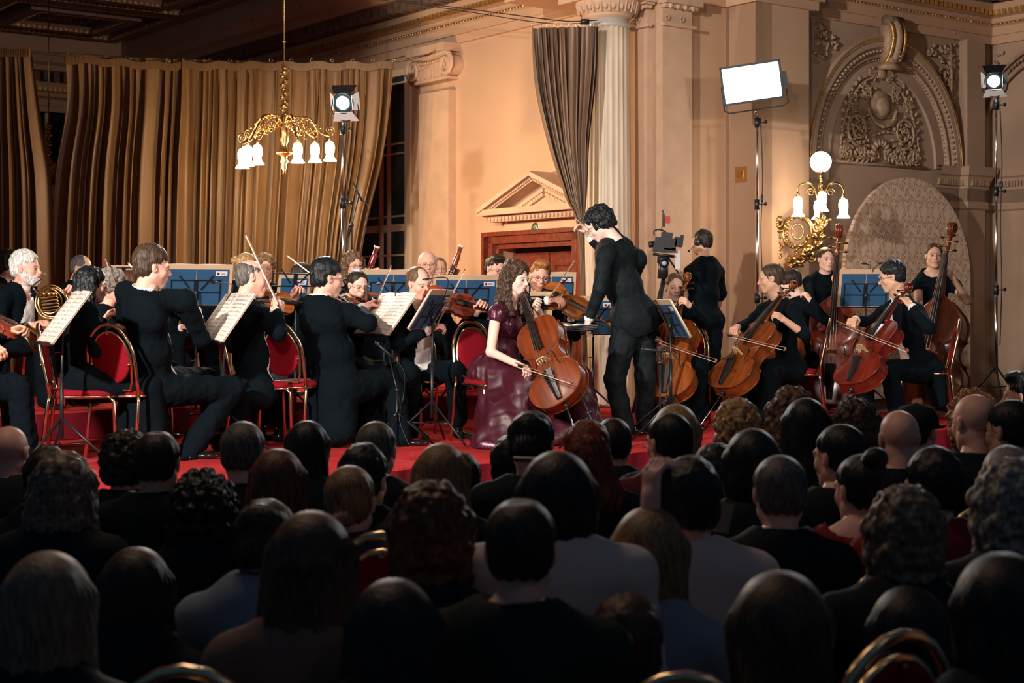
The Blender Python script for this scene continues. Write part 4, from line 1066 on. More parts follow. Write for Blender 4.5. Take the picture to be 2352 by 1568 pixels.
# ---- bracket lamp on the pier
e = empty('bracket_lamp', P(1885, 470, 16.45), 0, 'gilt acanthus wall bracket lamp with globe and four glass bells', 'wall lamp')
k = 16.45/F; q = lambda px, py, dy=0: ((px-1885)*k, dy, -(py-470)*k)
b = MB(); b.tube([q(1885, 500), q(1885, 400)], .014, 8); b.lathe([(.012, .26), (.03, .29), (.012, .31), (.04, .34), (.045, .35)], 14)
b.lathe([(.02, .0), (.04, .03), (.02, .08), (.035, .14), (.015, .2)], 14)
b.build('stem', M_gold, e)
b = MB(); b.sphere(q(1885, 372), .112, 24); b.build('glass_globe', M_shade2, e)
for (px, py, dy) in ((1833, 452, 0), (1937, 456, 0), (1877, 444, -.26), (1890, 456, .24)):
    x, _, z = q(px, py); d = Vector((x, dy, 0)); L = d.length; u = d/L; qq = lambda r, h: tuple(u*r+Vector((0, 0, h)))
    b = MB(); b.tube(cat([qq(.02, .02), qq(L*.35, .2), qq(L*.8, .22), qq(L, z+.09), qq(L, z)], 7), .010, 6); b.tube([qq(L, z+.06), qq(L, z)], [.01, .025], 8)
    b.tube([qq(L*.45+.045*(1-t/20)*cos(t*.55), .13+.045*(1-t/20)*sin(t*.55)) for t in range(17)], .006, 5); b.build('arm', M_gold, e)
    b = MB(); glass_bell(b, (x, dy, z+.0), 1.15); b.build('glass_shade', M_shade2, e)
wl = WF.pt(WF.s(1822), 0, 0)
b = MB(); B = lambda px, py, dy=.35: q(px, py, dy)
b.tube(cat([B(1886, 500, .05), B(1878, 540, .15), B(1860, 575, .25), B(1835, 600, .4), B(1822, 612, .5)], 7), [.05]*3+[.045]*26, 9)
b.tube(cat([B(1801, 610, .55), B(1800, 560, .5), B(1792, 530, .45), B(1796, 505, .42), B(1812, 500, .4)], 6), .045, 8)
b.tube([B(1845+30*cos(t), 528+36*sin(t), .35-.1*cos(t)) for t in np.linspace(0, 2*pi, 26)[:-1]], .026, 8, closed=True)
for (px, py, r, dy) in ((1802, 510, .09, .42), (1880, 520, .06, .1), (1812, 590, .07, .5), (1846, 600, .05, .4), (1875, 590, .05, .3), (1800, 560, .06, .45)):
    b.tube([B(px+r/k*(1-t/24)*cos(t*.5), py+r/k*(1-t/24)*sin(t*.5), dy-.03) for t in range(21)], .016, 6)
for i in range(46):
    t = i/46; px, py, dy = (1798+rnd.uniform(-12, 12), 500+t*110, .45) if i % 2 else (1886-55*t**1.4+rnd.uniform(-9, 9), 500+t*95, .1+.35*t)
    a = rnd.uniform(0, 3); b.sphere(B(px, py, dy-.04), (.035, .02, .016), 6, [[cos(a), 0, -sin(a)], [0, 1, 0], [sin(a), 0, cos(a)]])
b.tube([B(1846+14*cos(t), 528+18*sin(t), .36) for t in np.linspace(0, 2*pi, 16)[:-1]], .012, 6, closed=True); b.tube([B(1800, 600, .58), B(1840, 604, .52)], .05, 8)
def leafy(pts, r, n, jit):
    for i in range(n):
        t = i/n*(len(pts)-1.01); k_ = int(t); p = np.array(pts[k_])*(1-t+k_)+np.array(pts[k_+1])*(t-k_); a = rnd.uniform(0, pi)
        p = p+np.array((rnd.uniform(-1, 1)*jit, -.045, rnd.uniform(-1, 1)*jit)); b.sphere(p, (r, r*.4, r*.45), 6, [[cos(a), 0, -sin(a)], [0, 1, 0], [sin(a), 0, cos(a)]])
leafy([B(1892, 505, .05), B(1884, 545, .15), B(1862, 582, .25), B(1832, 606, .4)], .045, 60, .05)
leafy([B(1801, 610, .55), B(1798, 560, .5), B(1790, 530, .45), B(1798, 500, .42)], .04, 46, .045)
leafy([B(1846+32*cos(t), 528+38*sin(t), .35) for t in np.linspace(0, 2*pi, 12)], .03, 40, .02)
b.build('acanthus_bracket', M_golddk, e)
lamp('bracket_bulb', 'POINT', P(1886, 470, 16.2)+Vector((0, 0, -.22)), (0, 0, 0), 22, (1, .72, .45), shadow_soft_size=.08)

# ---- lighting stands
def light_stand(px, Y, ytop, fz, label, base=.55, wob_=0):
    x = (px-CX)/F*Y; zt = ZC-(ytop-HY)/F*Y; e = empty('light_stand', (x, Y, fz), 0, label, 'light stand', 'studio light stands'); h = zt-fz
    b = MB(); b.tube([(0, 0, .35), (0, 0, h*.38)], .019, 10); b.tube([(0, 0, h*.38), (0, 0, h*.7)], .015, 10); b.tube([(0, 0, h*.7), (0, 0, h)], .011, 10); b.build('pole', M_chrome, e)
    for z in (h*.38, h*.7, h-.06):
        b = MB(); b.tube([(0, 0, z-.05), (0, 0, z+.05)], .027, 10); b.tube([(0, 0, z), (.07, -.01, z)], .007, 6); b.sphere((.085, -.01, z+.005), (.02, .012, .02), 8); b.build('clamp', M_black, e)
    for k in range(3):
        a = 2.1*k+.4; b = MB(); b.tube([(0, 0, .42), (base*.7*cos(a), base*.7*sin(a), .01)], .011, 6); b.tube([(0, 0, .2), (base*.35*cos(a), base*.35*sin(a), .215)], .007, 6); b.build('leg', M_black, e)
    b = MB(); b.tube(cat([(.03, -.02, h-.02), (.05, -.03, h*.8), (.035, -.03, h*.6), (.05, -.02, h*.4), (.03, -.03, h*.2)], 5), .006, 5); b.sphere((.045, -.03, h*.72), (.016, .016, .05), 8); b.build('cable', M_black2, e)
    return e
def fresnel(px, py, Y, yaw, tilt, label, k=1.0):
    c = P(px, py, Y); M = Matrix.Translation(c)@Matrix.Rotation(R(yaw), 4, 'Z')@Matrix.Rotation(R(tilt), 4, 'X')
    # local -y faces the room
    e = empty('studio_spotlight', M=M@Matrix.Scale(k, 4), label=label, cat='spotlight', group='studio spotlights')
    X = Matrix(((1, 0, 0, 0), (0, 0, -1, 0), (0, 1, 0, 0), (0, 0, 0, 1)))
    b = MB(); b.lathe([(.10, .0), (.105, -.02), (.10, -.12), (.07, -.18), (0, -.2)], 22, X); b.lathe([(.085, .01), (.105, .01), (.105, 0)], 22, X); b.build('housing', mat('teal_black_housing', (.012, .03, .032), .35), e)
    b = MB(); b.lathe([(.08, -.0), (.05, .02), (.0, .026)], 22, X); b.build('lens', M_lens, e)
    for nm, a in (('barn_door', 0), ('barn_door', 90), ('barn_door', 180), ('barn_door', 270)):
        b = MB(); big = a % 180 == 0
        w0, w1, h = (.085, .13, .13) if big else (.07, .09, .11)
        b.prism([(-w0, 0), (w0, 0), (w1, -h), (-w1, -h)], 0, .003)
        ang = 38 if a == 0 else 62
        Mx = Matrix.Rotation(R(a), 4, 'Y')@Matrix.Translation((0, -.01, -.09))@Matrix.Rotation(R(-90+0), 4, 'X')@Matrix.Rotation(0, 4, 'X')
        Mx = Matrix.Rotation(R(a), 4, 'Y')@Matrix.Translation((0, -.01, -.09))@Matrix.Rotation(R(ang), 4, 'X')@Matrix(((1, 0, 0, 0), (0, 0, -1, 0), (0, 1, 0, 0), (0, 0, 0, 1)))@Matrix.Rotation(R(0), 4, 'X')
        b.build(nm, mat('barn_door_inside', (.80, .82, .82), .45) if a != 180 else M_black, e, smooth=False, M=Mx)
    b = MB(); b.tube(cat([(-.12, .06, 0), (-.125, .06, -.12), (0, .06, -.19), (.125, .06, -.12), (.12, .06, 0)], 6), .007, 6); b.build('yoke', M_black, e)
    return e
light_stand(787, 15.2, 282, .82, 'tall silver light stand rising behind the curly haired flute player')
fresnel(788, 236, 15.15, -8, 18, 'studio spotlight with white barn doors left of the window')
light_stand(2288, 16.3, 228, .6, 'tall silver light stand by the right wall with black clamps', .5)
fresnel(2283, 186, 16.25, -22, 20, 'studio spotlight with white barn doors high by the right wall', .95)
for (p_, t_) in ((P(788, 236, 15.0), (-1.5, 6, .9)), (P(2283, 186, 16.1), (1.5, 6, .9))):
    lamp('studio_spot_beam', 'SPOT', p_+Vector((0, -.12, 0)), t_, 420, (.88, .94, 1.0), spot_size=R(62), spot_blend=.5, shadow_soft_size=.07)
light_stand(1739, 15.9, 268, .6, 'tall silver light stand under the white light panel', .5)
pc = P(1727, 190, 15.85); M = Matrix.Translation(pc)@Matrix.Rotation(R(-10), 4, 'Z')@Matrix.Rotation(R(8), 4, 'X')@Matrix.Rotation(R(-7), 4, 'Y')
e = empty('studio_panel_lamp', M=M, label='rectangular white light panel on the middle light stand', cat='light panel')
hw, hh = .285, .175
b = MB(); b.box((0, 0, 0), (hw, .002, hh)); b.build('diffuser', M_led, e, smooth=False)
b = MB()
for sx in (-1, 1): b.box((sx*(hw+.01), .01, 0), (.012, .03, hh+.02))
for sz in (-1, 1): b.box((0, .01, sz*(hh+.01)), (hw+.02, .03, .012))
b.box((0, .045, 0), (hw, .02, hh)); b.box((hw+.04, .03, -.02), (.03, .04, .09)); b.build('housing', M_black, e, smooth=False)
b = MB(); b.tube([(-hw-.025, .03, 0), (-hw-.025, .03, -hh-.07), (-hw+.02, .03, -hh-.1), (hw+.0, .03, -hh-.1), (hw+.05, .03, -hh-.07), (hw+.05, .03, 0)], .008, 6); b.build('yoke', M_black, e)
b = MB(); b.tube([(0, .03, -hh-.10), (0, .03, -hh-.15)], .016, 8); b.build('spigot', M_chrome, e)

# ---- microphones
def mic_stand(foot, top, fz, label, cap, boom=None, group=None):
    e = empty('microphone_stand', (foot[0], foot[1], fz), 0, label, 'microphone stand', group); o = Vector((foot[0], foot[1], fz)); h = Vector(top)-o
    b = MB(); b.tube([(0, 0, .02), (0, 0, h.z*.92 if not boom else boom)], .008, 8); b.build('pole', M_black, e)
    b = MB(); s = (0, 0, boom or h.z*.9); d = (h-Vector(s)).normalized(); b.tube([tuple(Vector(s)-d*.12), tuple(h)], .006, 8); b.sphere(s, .022, 8); b.build('boom_arm', M_black, e)
    dd = Vector(cap).normalized(); b = MB(); b.tube([tuple(h-dd*.06), tuple(h+dd*.04), tuple(h+dd*.12)], [.010, .011, .011], 10); b.tube([tuple(h+dd*.115), tuple(h+dd*.135)], [.0115, .008], 10); b.build('microphone', M_plastic, e)
    b = MB(); b.tube(cat([tuple(h-dd*.06), tuple(h-dd*.12+Vector((.03, 0, -.06))), (.05, -.02, h.z*.55), (.02, -.02, .2), (.1, -.1, .01)], 6), .004, 5); b.build('cable', M_black2, e)
    for k in range(3):
        a = 2.1*k+.3; b = MB(); b.tube([(0, 0, .25), (.28*cos(a), .28*sin(a), .01)], .008, 6); b.build('leg', M_black, e)
    return e
t = P(880, 803, 11.9); mic_stand((P(912, 900, 11.75).x, 11.75), P(892, 812, 11.85), .6, 'black microphone stand before the sparkling skirt pointing up left', (-.75, 0, .66), boom=.42)
mic_stand((P(1352, 1000, 11.3).x, 11.3), P(1327, 892, 11.45), .6, 'black microphone stand close under the solo cello', (-.9, .1, .35), boom=.28)
mic_stand((P(1516, 900, 11.9).x, 11.9), P(1512, 805, 11.9), .6, 'dark microphone stand in front of the orange cello', (-1, 0, .1), boom=.62)
mic_stand((P(808, 700, 14.9).x, 14.9), P(825, 448, 14.9), .82, 'slim tall microphone stand leaning before the curtain edge', (-.3, 0, .6), boom=1.6)
# ---- film camera on its tripod
o = P(1528, 560, 14.9); k = 14.9/F; e = empty('film_camera', (o.x, 14.9, o.z), 0, 'black film camera with matte box on a tripod behind the conductor', 'camera')
q = lambda px, py, dy=0: ((px-1528)*k, dy, -(py-560)*k)
sl = Matrix.Rotation(R(7), 3, 'Y')
b = MB(); b.box(q(1528, 560), (.10, .06, .055), sl); b.box(q(1530, 552), (.05, .065, .075), sl); b.box(q(1512, 566), (.05, .07, .05), sl); b.box(q(1534, 575), (.07, .06, .02)); b.build('camera_body', M_plastic, e, smooth=False)
b = MB(); b.tube([q(1553, 560), q(1545, 558)], .05, 14); b.tube([q(1545, 558), q(1533, 558)], .04, 14); b.build('lens', M_black, e)
b = MB(); b.box(q(1558, 556), (.035, .06, .045), sl); b.box(q(1565, 553), (.01, .08, .055), sl); b.build('matte_box', M_black, e, smooth=False)
b = MB(); b.tube([q(1502, 560), q(1490, 562)], .03, 12); b.tube([q(1512, 562), q(1500, 560)], .022, 12); b.build('viewfinder', M_black, e)
b = MB(); b.tube(cat([q(1503, 541), q(1502, 531), q(1513, 527), q(1528, 532), q(1531, 541)], 5), .008, 6); b.build('top_handle', M_black, e)
b = MB(); b.box(q(1524, 498), (.009, .03, .03)); b.box(q(1524, 512), (.012, .02, .035)); b.tube([q(1523, 490), q(1522, 482)], .008, 8); b.tube([q(1521, 520), q(1518, 530)], .005, 6); b.build('receiver', M_plastic, e, smooth=False)
b = MB(); b.box(q(1524, 586), (.10, .05, .012), sl); b.box(q(1522, 596), (.05, .05, .03)); b.lathe([(.04, -.03), (.045, .03)], 16, Matrix.Translation(q(1524, 605, -.04))@Matrix.Rotation(pi/2, 4, 'X')); b.tube([q(1524, 596), q(1522, 640)], .05, 12)
b.tube([q(1534, 590, .02), q(1570, 640, .1)], .009, 6); b.build('fluid_head', M_black, e)
b = MB(); b.lathe([(.022, 0), (.022, .012), (0, .014)], 14, Matrix.Translation(q(1524, 605, -.075))@Matrix.Rotation(pi/2, 4, 'X')); b.build('spirit_dial', mat('pale_blue_dial', (.3, .5, .6), .4), e)
hz = o.z-.6
for a in (-2.0, .1, 2.2):
    b = MB(); b.tube([(-.02, 0, -.33), (-.02+.45*cos(a), .4*sin(a), -hz+.01)], .016, 8); b.build('tripod_leg', M_black, e)
b = MB(); b.box(q(1556, 597, -.02), (.026, .001, .09)); b.build('shot_list', mat('grey_list_paper', (.55, .53, .52), .7), e, smooth=False)

# ================================================================ people: templates
def srgb(r, g, b): return hexc('%02x%02x%02x' % (r, g, b))
def skinmat():
    m, nt, b = _nodes('skin'); N = nt.nodes; L = nt.links
    a = N.new('ShaderNodeAttribute'); a.attribute_name = 'skin_col'; L.new(a.outputs['Color'], b.inputs['Base Color'])
    b.inputs['Roughness'].default_value = .5; b.inputs['Specular IOR Level'].default_value = .4
    b.inputs['Subsurface Weight'].default_value = .06; b.inputs['Subsurface Radius'].default_value = (.012, .005, .003)
    return m
M_skin = skinmat()
SK = {'pale': (.86, .60, .51), 'fair': (.80, .50, .39), 'pink': (.80, .45, .35), 'tan': (.62, .36, .25), 'olive': (.66, .40, .27)}
def hmat(name, col, curly=False):
    m, nt, b = _nodes('hair_'+name) if 'hair_'+name not in MATS else (MATS['hair_'+name], None, None)
    if nt is None: return m
    MATS['hair_'+name] = m; N = nt.nodes; L = nt.links
    tc = N.new('ShaderNodeTexCoord'); mp = N.new('ShaderNodeMapping'); mp.inputs['Scale'].default_value = (1, 1, .16) if not curly else (1, 1, .8)
    n = N.new('ShaderNodeTexNoise'); n.inputs['Scale'].default_value = 130 if not curly else 70; n.inputs['Detail'].default_value = 3
    L.new(tc.outputs['Object'], mp.inputs[0]); L.new(mp.outputs[0], n.inputs['Vector'])
    mx = N.new('ShaderNodeMix'); mx.data_type = 'RGBA'; mx.inputs[6].default_value = tuple(c*.45 for c in col)+(1,); mx.inputs[7].default_value = tuple(min(1, c*1.4) for c in col)+(1,)
    mr = N.new('ShaderNodeMapRange'); mr.inputs[1].default_value = .35; mr.inputs[2].default_value = .65
    L.new(n.outputs['Fac'], mr.inputs[0]); L.new(mr.outputs[0], mx.inputs[0]); L.new(mx.outputs[2], b.inputs['Base Color'])
    bp = N.new('ShaderNodeBump'); bp.inputs['Strength'].default_value = .55; bp.inputs['Distance'].default_value = .006; L.new(n.outputs['Fac'], bp.inputs['Height']); L.new(bp.outputs[0], b.inputs['Normal'])
    b.inputs['Roughness'].default_value = .5; b.inputs['Specular IOR Level'].default_value = .35
    b.inputs['Sheen Weight'].default_value = .12; b.inputs['Sheen Roughness'].default_value = .35; b.inputs['Sheen Tint'].default_value = tuple(min(1, c*3+.25) for c in col)+(1,)
    return m
HC = {'black': (.005, .008, .011), 'dark': (.022, .014, .010), 'brown': (.06, .034, .02), 'auburn': (.10, .035, .018), 'ginger': (.32, .12, .035), 'blond': (.42, .26, .12), 'dblond': (.22, .13, .065),
      'grey': (.26, .23, .20), 'dgrey': (.10, .09, .085), 'white': (.75, .73, .70), 'lbrown': (.14, .08, .045), 'ash': (.17, .12, .085), 'red': (.15, .025, .012)}
def head_template():
    p = [ell((0, -.012, .035), (.074, .095, .082)), ell((0, .022, -.02), (.060, .066, .085), k=.03)]
    for s in (-1, 1):
        p += [cone((s*.044, .0, -.055), (s*.014, .058, -.098), .026, .018, .03), ell((s*.036, .056, -.028), (.022, .020, .022), k=.025),
              cone((s*.048, .072, .020), (s*.008, .088, .017), .008, .010, .014)]
    p += [ell((0, .062, -.098), (.020, .018, .014), k=.02), cone((0, .084, .014), (0, .108, -.026), .0075, .0105, .012), ell((0, .104, -.031), (.0115, .011, .009), k=.008)]
    for s in (-1, 1): p += [ell((s*.0115, .096, -.034), (.0075, .009, .0065), k=.006)]
    p += [ell((0, .080, -.062), (.026, .014, .018), k=.02)]
    for s in (-1, 1): p += [ell((s*.031, .094, .001), (.0165, .016, .0125), k=.012, s=-1), ell((s*.031, .0735, .0005), (.0135, .0135, .0125), k=.003), ell((s*.031, .0775, .0072), (.0150, .0130, .0062), k=.003)]
    p += [ell((0, .094, -.0565), (.019, .006, .0048), k=.004), ell((0, .0925, -.0665), (.016, .007, .0055), k=.004)]
    for s in (-1, 1): p += [ell((s*.077, -.006, -.004), (.007, .017, .029), k=.006), ell((s*.082, .002, .0), (.006, .007, .016), k=.004, s=-1), ell((s*.080, -.012, .004), (.006, .013, .024), k=.004)]
    p += [cone((0, -.022, -.06), (0, -.045, -.18), .053, .054, .03)]
    V, Q = sdf(p, .0036)
    V, Q = cutmesh(V, Q, V[:, 2] > -.185)
    return V, Q
HV, HQ = head_template()
def hand_template(kind):
    cu = {'rest': (22, 28, 18), 'bow': (42, 50, 30), 'neck': (38, 72, 40), 'press': (30, 50, 30)}[kind]
    p = [ell((0, .048, 0), (.040, .050, .0135)), ell((0, .075, 0), (.040, .018, .012), k=.01), cone((0, -.05, 0), (0, .02, 0), .028, .024, .02)]
    for i, (x, L_) in enumerate(((-.029, .95), (-.0098, 1.05), (.0098, 1.0), (.028, .8))):
        a = 0; y, z, xx = .086, 0.0, x; r = .0092 if i < 3 else .008
        for j, (ln, cc_) in enumerate(zip((.042, .027, .021), cu)):
            a += R(cc_+(i-1.5)*3*(1 if kind == 'bow' else -1)); y2, z2, x2 = y+ln*L_*cos(a), z-ln*L_*sin(a), xx+(x*.09 if kind != 'bow' else x*.02)
            p.append(cone((xx, y, z), (x2, y2, z2), r*(1-.07*j), r*(1-.07*(j+1)), .006)); xx, y, z = x2, y2, z2
    th = {'rest': ((-.02, .02, -.008), (-.045, .05, -.022), (-.05, .078, -.03)), 'bow': ((-.02, .02, -.01), (-.036, .055, -.034), (-.018, .08, -.048)), 'neck': ((-.02, .02, -.01), (-.042, .048, -.035), (-.036, .072, -.055)), 'press': ((-.02, .02, -.01), (-.045, .045, -.02), (-.05, .07, -.03))}[kind]
    p += [cone(th[0], th[1], .014, .011, .012), cone(th[1], th[2], .0105, .009, .006)]
    V, Q = sdf(p, .0036)
    return V, Q
HANDS = {k: hand_template(k) for k in ('rest', 'bow', 'neck', 'press')}
# ---- hair styles in head space
def cap(e=.006, zt=0):
    return [ell((0, -.019, .040+zt/2), (.0765+e, .0965+e, .0825+e+zt/2)), ell((0, -.052, -.018), (.064+e, .048+e, .058), k=.03)]+[ell((s*.080, .075, .012), (.030, .050, .050), k=.012, s=-1) for s in (-1, 1)]
def facecut(up=0, w=.0):
    return [ell((0, .130, -.020+up), (.094+w, .090, .124), k=.012, s=-1), ell((0, .085, -.06), (.080+w, .065, .07), k=.01, s=-1)]
EAR = [ell((s*.088, .010, -.018), (.026, .030, .040), k=.008, s=-1) for s in (-1, 1)]
NAPE = [ell((0, -.08, -.132), (.11, .12, .074), k=.02, s=-1)]
def hair_prims(st):
    if st == 'short': return cap(.006)+facecut()+EAR+NAPE
    if st == 'crew': return cap(.0012)+facecut(.004)+EAR+NAPE
    if st == 'full': return cap(.010, .014)+facecut()+EAR+[ell((0, -.08, -.136), (.11, .12, .075), k=.02, s=-1)]
    if st == 'quiff': return cap(.004)+[ell((0, .03, .115), (.065, .065, .035), k=.03)]+facecut()+EAR+NAPE
    if st == 'receding': return cap(.004)+facecut(.035, .0)+EAR+NAPE+[ell((0, .09, .10), (.045, .09, .06), k=.02, s=-1)]
    if st == 'ring': return cap(.0005)+facecut(.03)+EAR+NAPE+[ell((0, .02, .115), (.082, .11, .072), k=.01, s=-1)]
    if st == 'thinning': return cap(.005)+facecut()+EAR+NAPE+[ell((0, -.04, .15), (.042, .045, .032), k=.02, s=-1)]
    if st == 'curly': return cap(.024, .012)+facecut(0, -.005)+[ell((0, -.07, -.16), (.11, .12, .07), k=.012, s=-1)]
    if st == 'bigcurly': return cap(.042, .02)+[ell((0, -.05, -.05), (.12, .085, .09), k=.03)]+facecut(-.005, -.01)
    if st in ('bob', 'bobcurly'):
        e = .02
        return cap(e, .01)+[cone((s*.072, -.012, .03), (s*.070, -.012, -.10), .036, .034, .03) for s in (-1, 1)]+[ell((0, -.062, -.06), (.088, .055, .085), k=.03)]+facecut(-.01, -.018)+[cutc((0, .09, -.08), (0, .06, -.16), .062, .07, .02)]
    if st in ('long', 'longwavy', 'longcurly', 'sleek'):
        w_ = {'long': 1, 'longwavy': 1.15, 'longcurly': 1.1, 'sleek': .8}[st]
        return cap(.013 if st != 'sleek' else .006)+[ell((0, -.075, -.10), (.088*w_, .055, .15), k=.04), ell((0, -.095, -.25), (.095*w_, .05, .13), k=.04)]+[cone((s*.074*w_, -.02, .03), (s*.082*w_, -.03, -.17), .033, .034*w_, .03) for s in (-1, 1)]+facecut(-.01, -.016)+[cutc((0, .09, -.08), (0, .07, -.2), .06, .075, .02)]
    if st == 'solo':
        return cap(.018, .012)+[ell((0, -.078, -.08), (.092, .058, .14), k=.04), ell((-.01, -.095, -.2), (.10, .05, .10), k=.04), cone((-.078, -.01, .03), (-.088, .01, -.15), .034, .04, .03), cone((-.088, .01, -.15), (-.075, .045, -.26), .04, .026, .03), cone((.074, -.02, .03), (.078, -.02, -.14), .03, .034, .03), cone((.078, -.02, -.14), (.06, .05, -.27), .034, .02, .03)]+facecut(-.004, -.012)+[cutc((0, .09, -.08), (0, .08, -.2), .06, .06, .02)]
    if st == 'bun': return cap(.002)+[ell((0, -.128, .02), (.036, .032, .036), k=.012)]+facecut(.014)+EAR+NAPE
    if st == 'topbun': return cap(.006)+[ell((0, -.09, .115), (.045, .042, .04), k=.012)]+facecut()+EAR+NAPE
    if st == 'lowbun': return cap(.003)+[ell((0, -.115, -.045), (.04, .034, .034), k=.012)]+facecut(.012)+EAR+NAPE
    if st == 'updo': return cap(.010)+[ell((0, -.115, -.0), (.05, .042, .05), k=.02), ell((0, -.085, .08), (.05, .04, .035), k=.03)]+facecut()+EAR+NAPE
    if st == 'ponytail': return cap(.006)+[ell((0, -.115, .03), (.025, .03, .025), k=.012), cone((0, -.135, .02), (0, -.15, -.12), .026, .034, .03), cone((0, -.15, -.12), (0, -.13, -.33), .034, .02, .03)]+facecut()+EAR+NAPE
    if st == 'sweep': return cap(.010)+[cone((0, -.08, .0), (.06, -.10, -.16), .07, .06, .04), cone((.06, -.10, -.16), (.15, -.09, -.32), .06, .05, .04), cone((.15, -.09, -.32), (.22, -.07, -.46), .05, .02, .04)]+facecut()
    if st == 'halfup': return cap(.014)+[ell((0, -.075, -.10), (.098, .055, .15), k=.04), ell((0, -.095, -.28), (.105, .05, .16), k=.04), ell((0, -.112, .02), (.06, .03, .03), k=.01)]+[cone((s*.076, -.02, .03), (s*.088, -.03, -.17), .033, .036, .03) for s in (-1, 1)]+facecut(-.01, -.016)+[cutc((0, .09, -.08), (0, .07, -.2), .06, .075, .02)]
HT = {}
CURL = {'curly': .010, 'bigcurly': .014, 'bobcurly': .009, 'longcurly': .010, 'solo': .009, 'updo': .004, 'longwavy': .006, 'full': .004, 'quiff': .004, 'sweep': .004}
def hair_mesh(st, res=.006):
    if st in HT: return HT[st]
    V, Q = sdf(hair_prims(st), res); N_ = vnormals(V, Q)
    c = CURL.get(st, 0); th = np.arctan2(V[:, 0], -V[:, 1]-.02)
    top = np.clip((.10-V[:, 2])/.05, 0, 1)
    d = .0022*np.sin(th*34+6*np.sin(V[:, 2]*14))*top+.003*np.sin(th*11+3*np.sin(V[:, 2]*9)+1)*top
    if c: d = d+c*wob(V, 95 if c > .005 else 60)+c*.5*wob(V, 190, 1.)
    V = V+N_*d[:, None]
    HT[st] = (V, Q); return HT[st]
SHARED = {}
def add_hair(e, Mh, st, col):
    if st == 'bald': return
    V, Q = hair_mesh(st); key = (st, col)
    if key in SHARED:
        o = bpy.data.objects.new('hair', SHARED[key]); COL.objects.link(o); o.parent = e; o.matrix_local = Mh
    else:
        o = mk('hair', V, Q, hmat(col+('_curl' if st in CURL and CURL[st] > .005 else ''), HC[col], st in CURL and CURL[st] > .005), e, M=Mh); SHARED[key] = o.data
    return o
IRIS = {'brown': (.04, .02, .01), 'blue': (.10, .18, .26)}
def eyemesh():
    b = MB(); b.sphere((0, 0, 0), .0122, 14, mi=0)
    b.lathe([(.0062, .0108), (.0058, .0112), (0, .0124)], 12, Matrix(((1, 0, 0, 0), (0, 0, 1, 0), (0, -1, 0, 0), (0, 0, 0, 1)))@Matrix.Identity(4), 1)
    b.lathe([(.0028, .01235), (0, .0128)], 10, Matrix(((1, 0, 0, 0), (0, 0, 1, 0), (0, -1, 0, 0), (0, 0, 0, 1))), 2); return b
def add_eyes(e, Mh, look=0):
    for s in (-1, 1):
        Mx = Mh@Matrix.Translation((s*.031, .0762, .0))@Matrix.Rotation(look, 4, 'Z')
        if 'eye' in SHARED: o = bpy.data.objects.new('eye', SHARED['eye']); COL.objects.link(o); o.parent = e; o.matrix_local = Mx
        else: o = eyemesh().build('eye', [mat('eye_white', (.38, .33, .30), .3), mat('iris', (.05, .03, .02), .2), M_ebony], e, M=Mx); SHARED['eye'] = o.data
    # upper lids
def add_glasses(e, Mh, m=None, sq=1.0):
    b = MB()
    for s in (-1, 1):
        b.tube([(s*.033+.0225*cos(t), .1045-.02*abs(cos(t)*.0225)*0-.004*(s*cos(t) > 0), -.003+.018*sq*sin(t)) for t in np.linspace(0, 2*pi, 21)[:-1]], .0013, 5, closed=True)
        b.tube([(s*.055, .101, .003), (s*.072, .085, .004), (s*.081, .02, .004), (s*.083, -.018, -.01)], .0014, 5)
    b.tube([(-.011, .106, .002), (0, .109, .005), (.011, .106, .002)], .0014, 5)
    b.build('glasses', m or M_black, e, M=Mh)
def rotz(yaw): return Matrix.Rotation(-R(yaw), 4, 'Z')
def fvec(yaw): return Vector((sin(R(yaw)), cos(R(yaw)), 0))
def ik(a, c, l1, l2, pole):
    a, c = Vector(a), Vector(c); d = c-a; L = d.length
    if L > (l1+l2)*.985: k = L/((l1+l2)*.985); l1 *= k; l2 *= k
    x = (l1*l1-l2*l2+L*L)/(2*L); h = math.sqrt(max(0, l1*l1-x*x)); u = d/L; p = Vector(pole); p = p-u*p.dot(u); p.normalize()
    return a+u*x+p*h
def W3(t): return P(*t) if not isinstance(t, Vector) else t
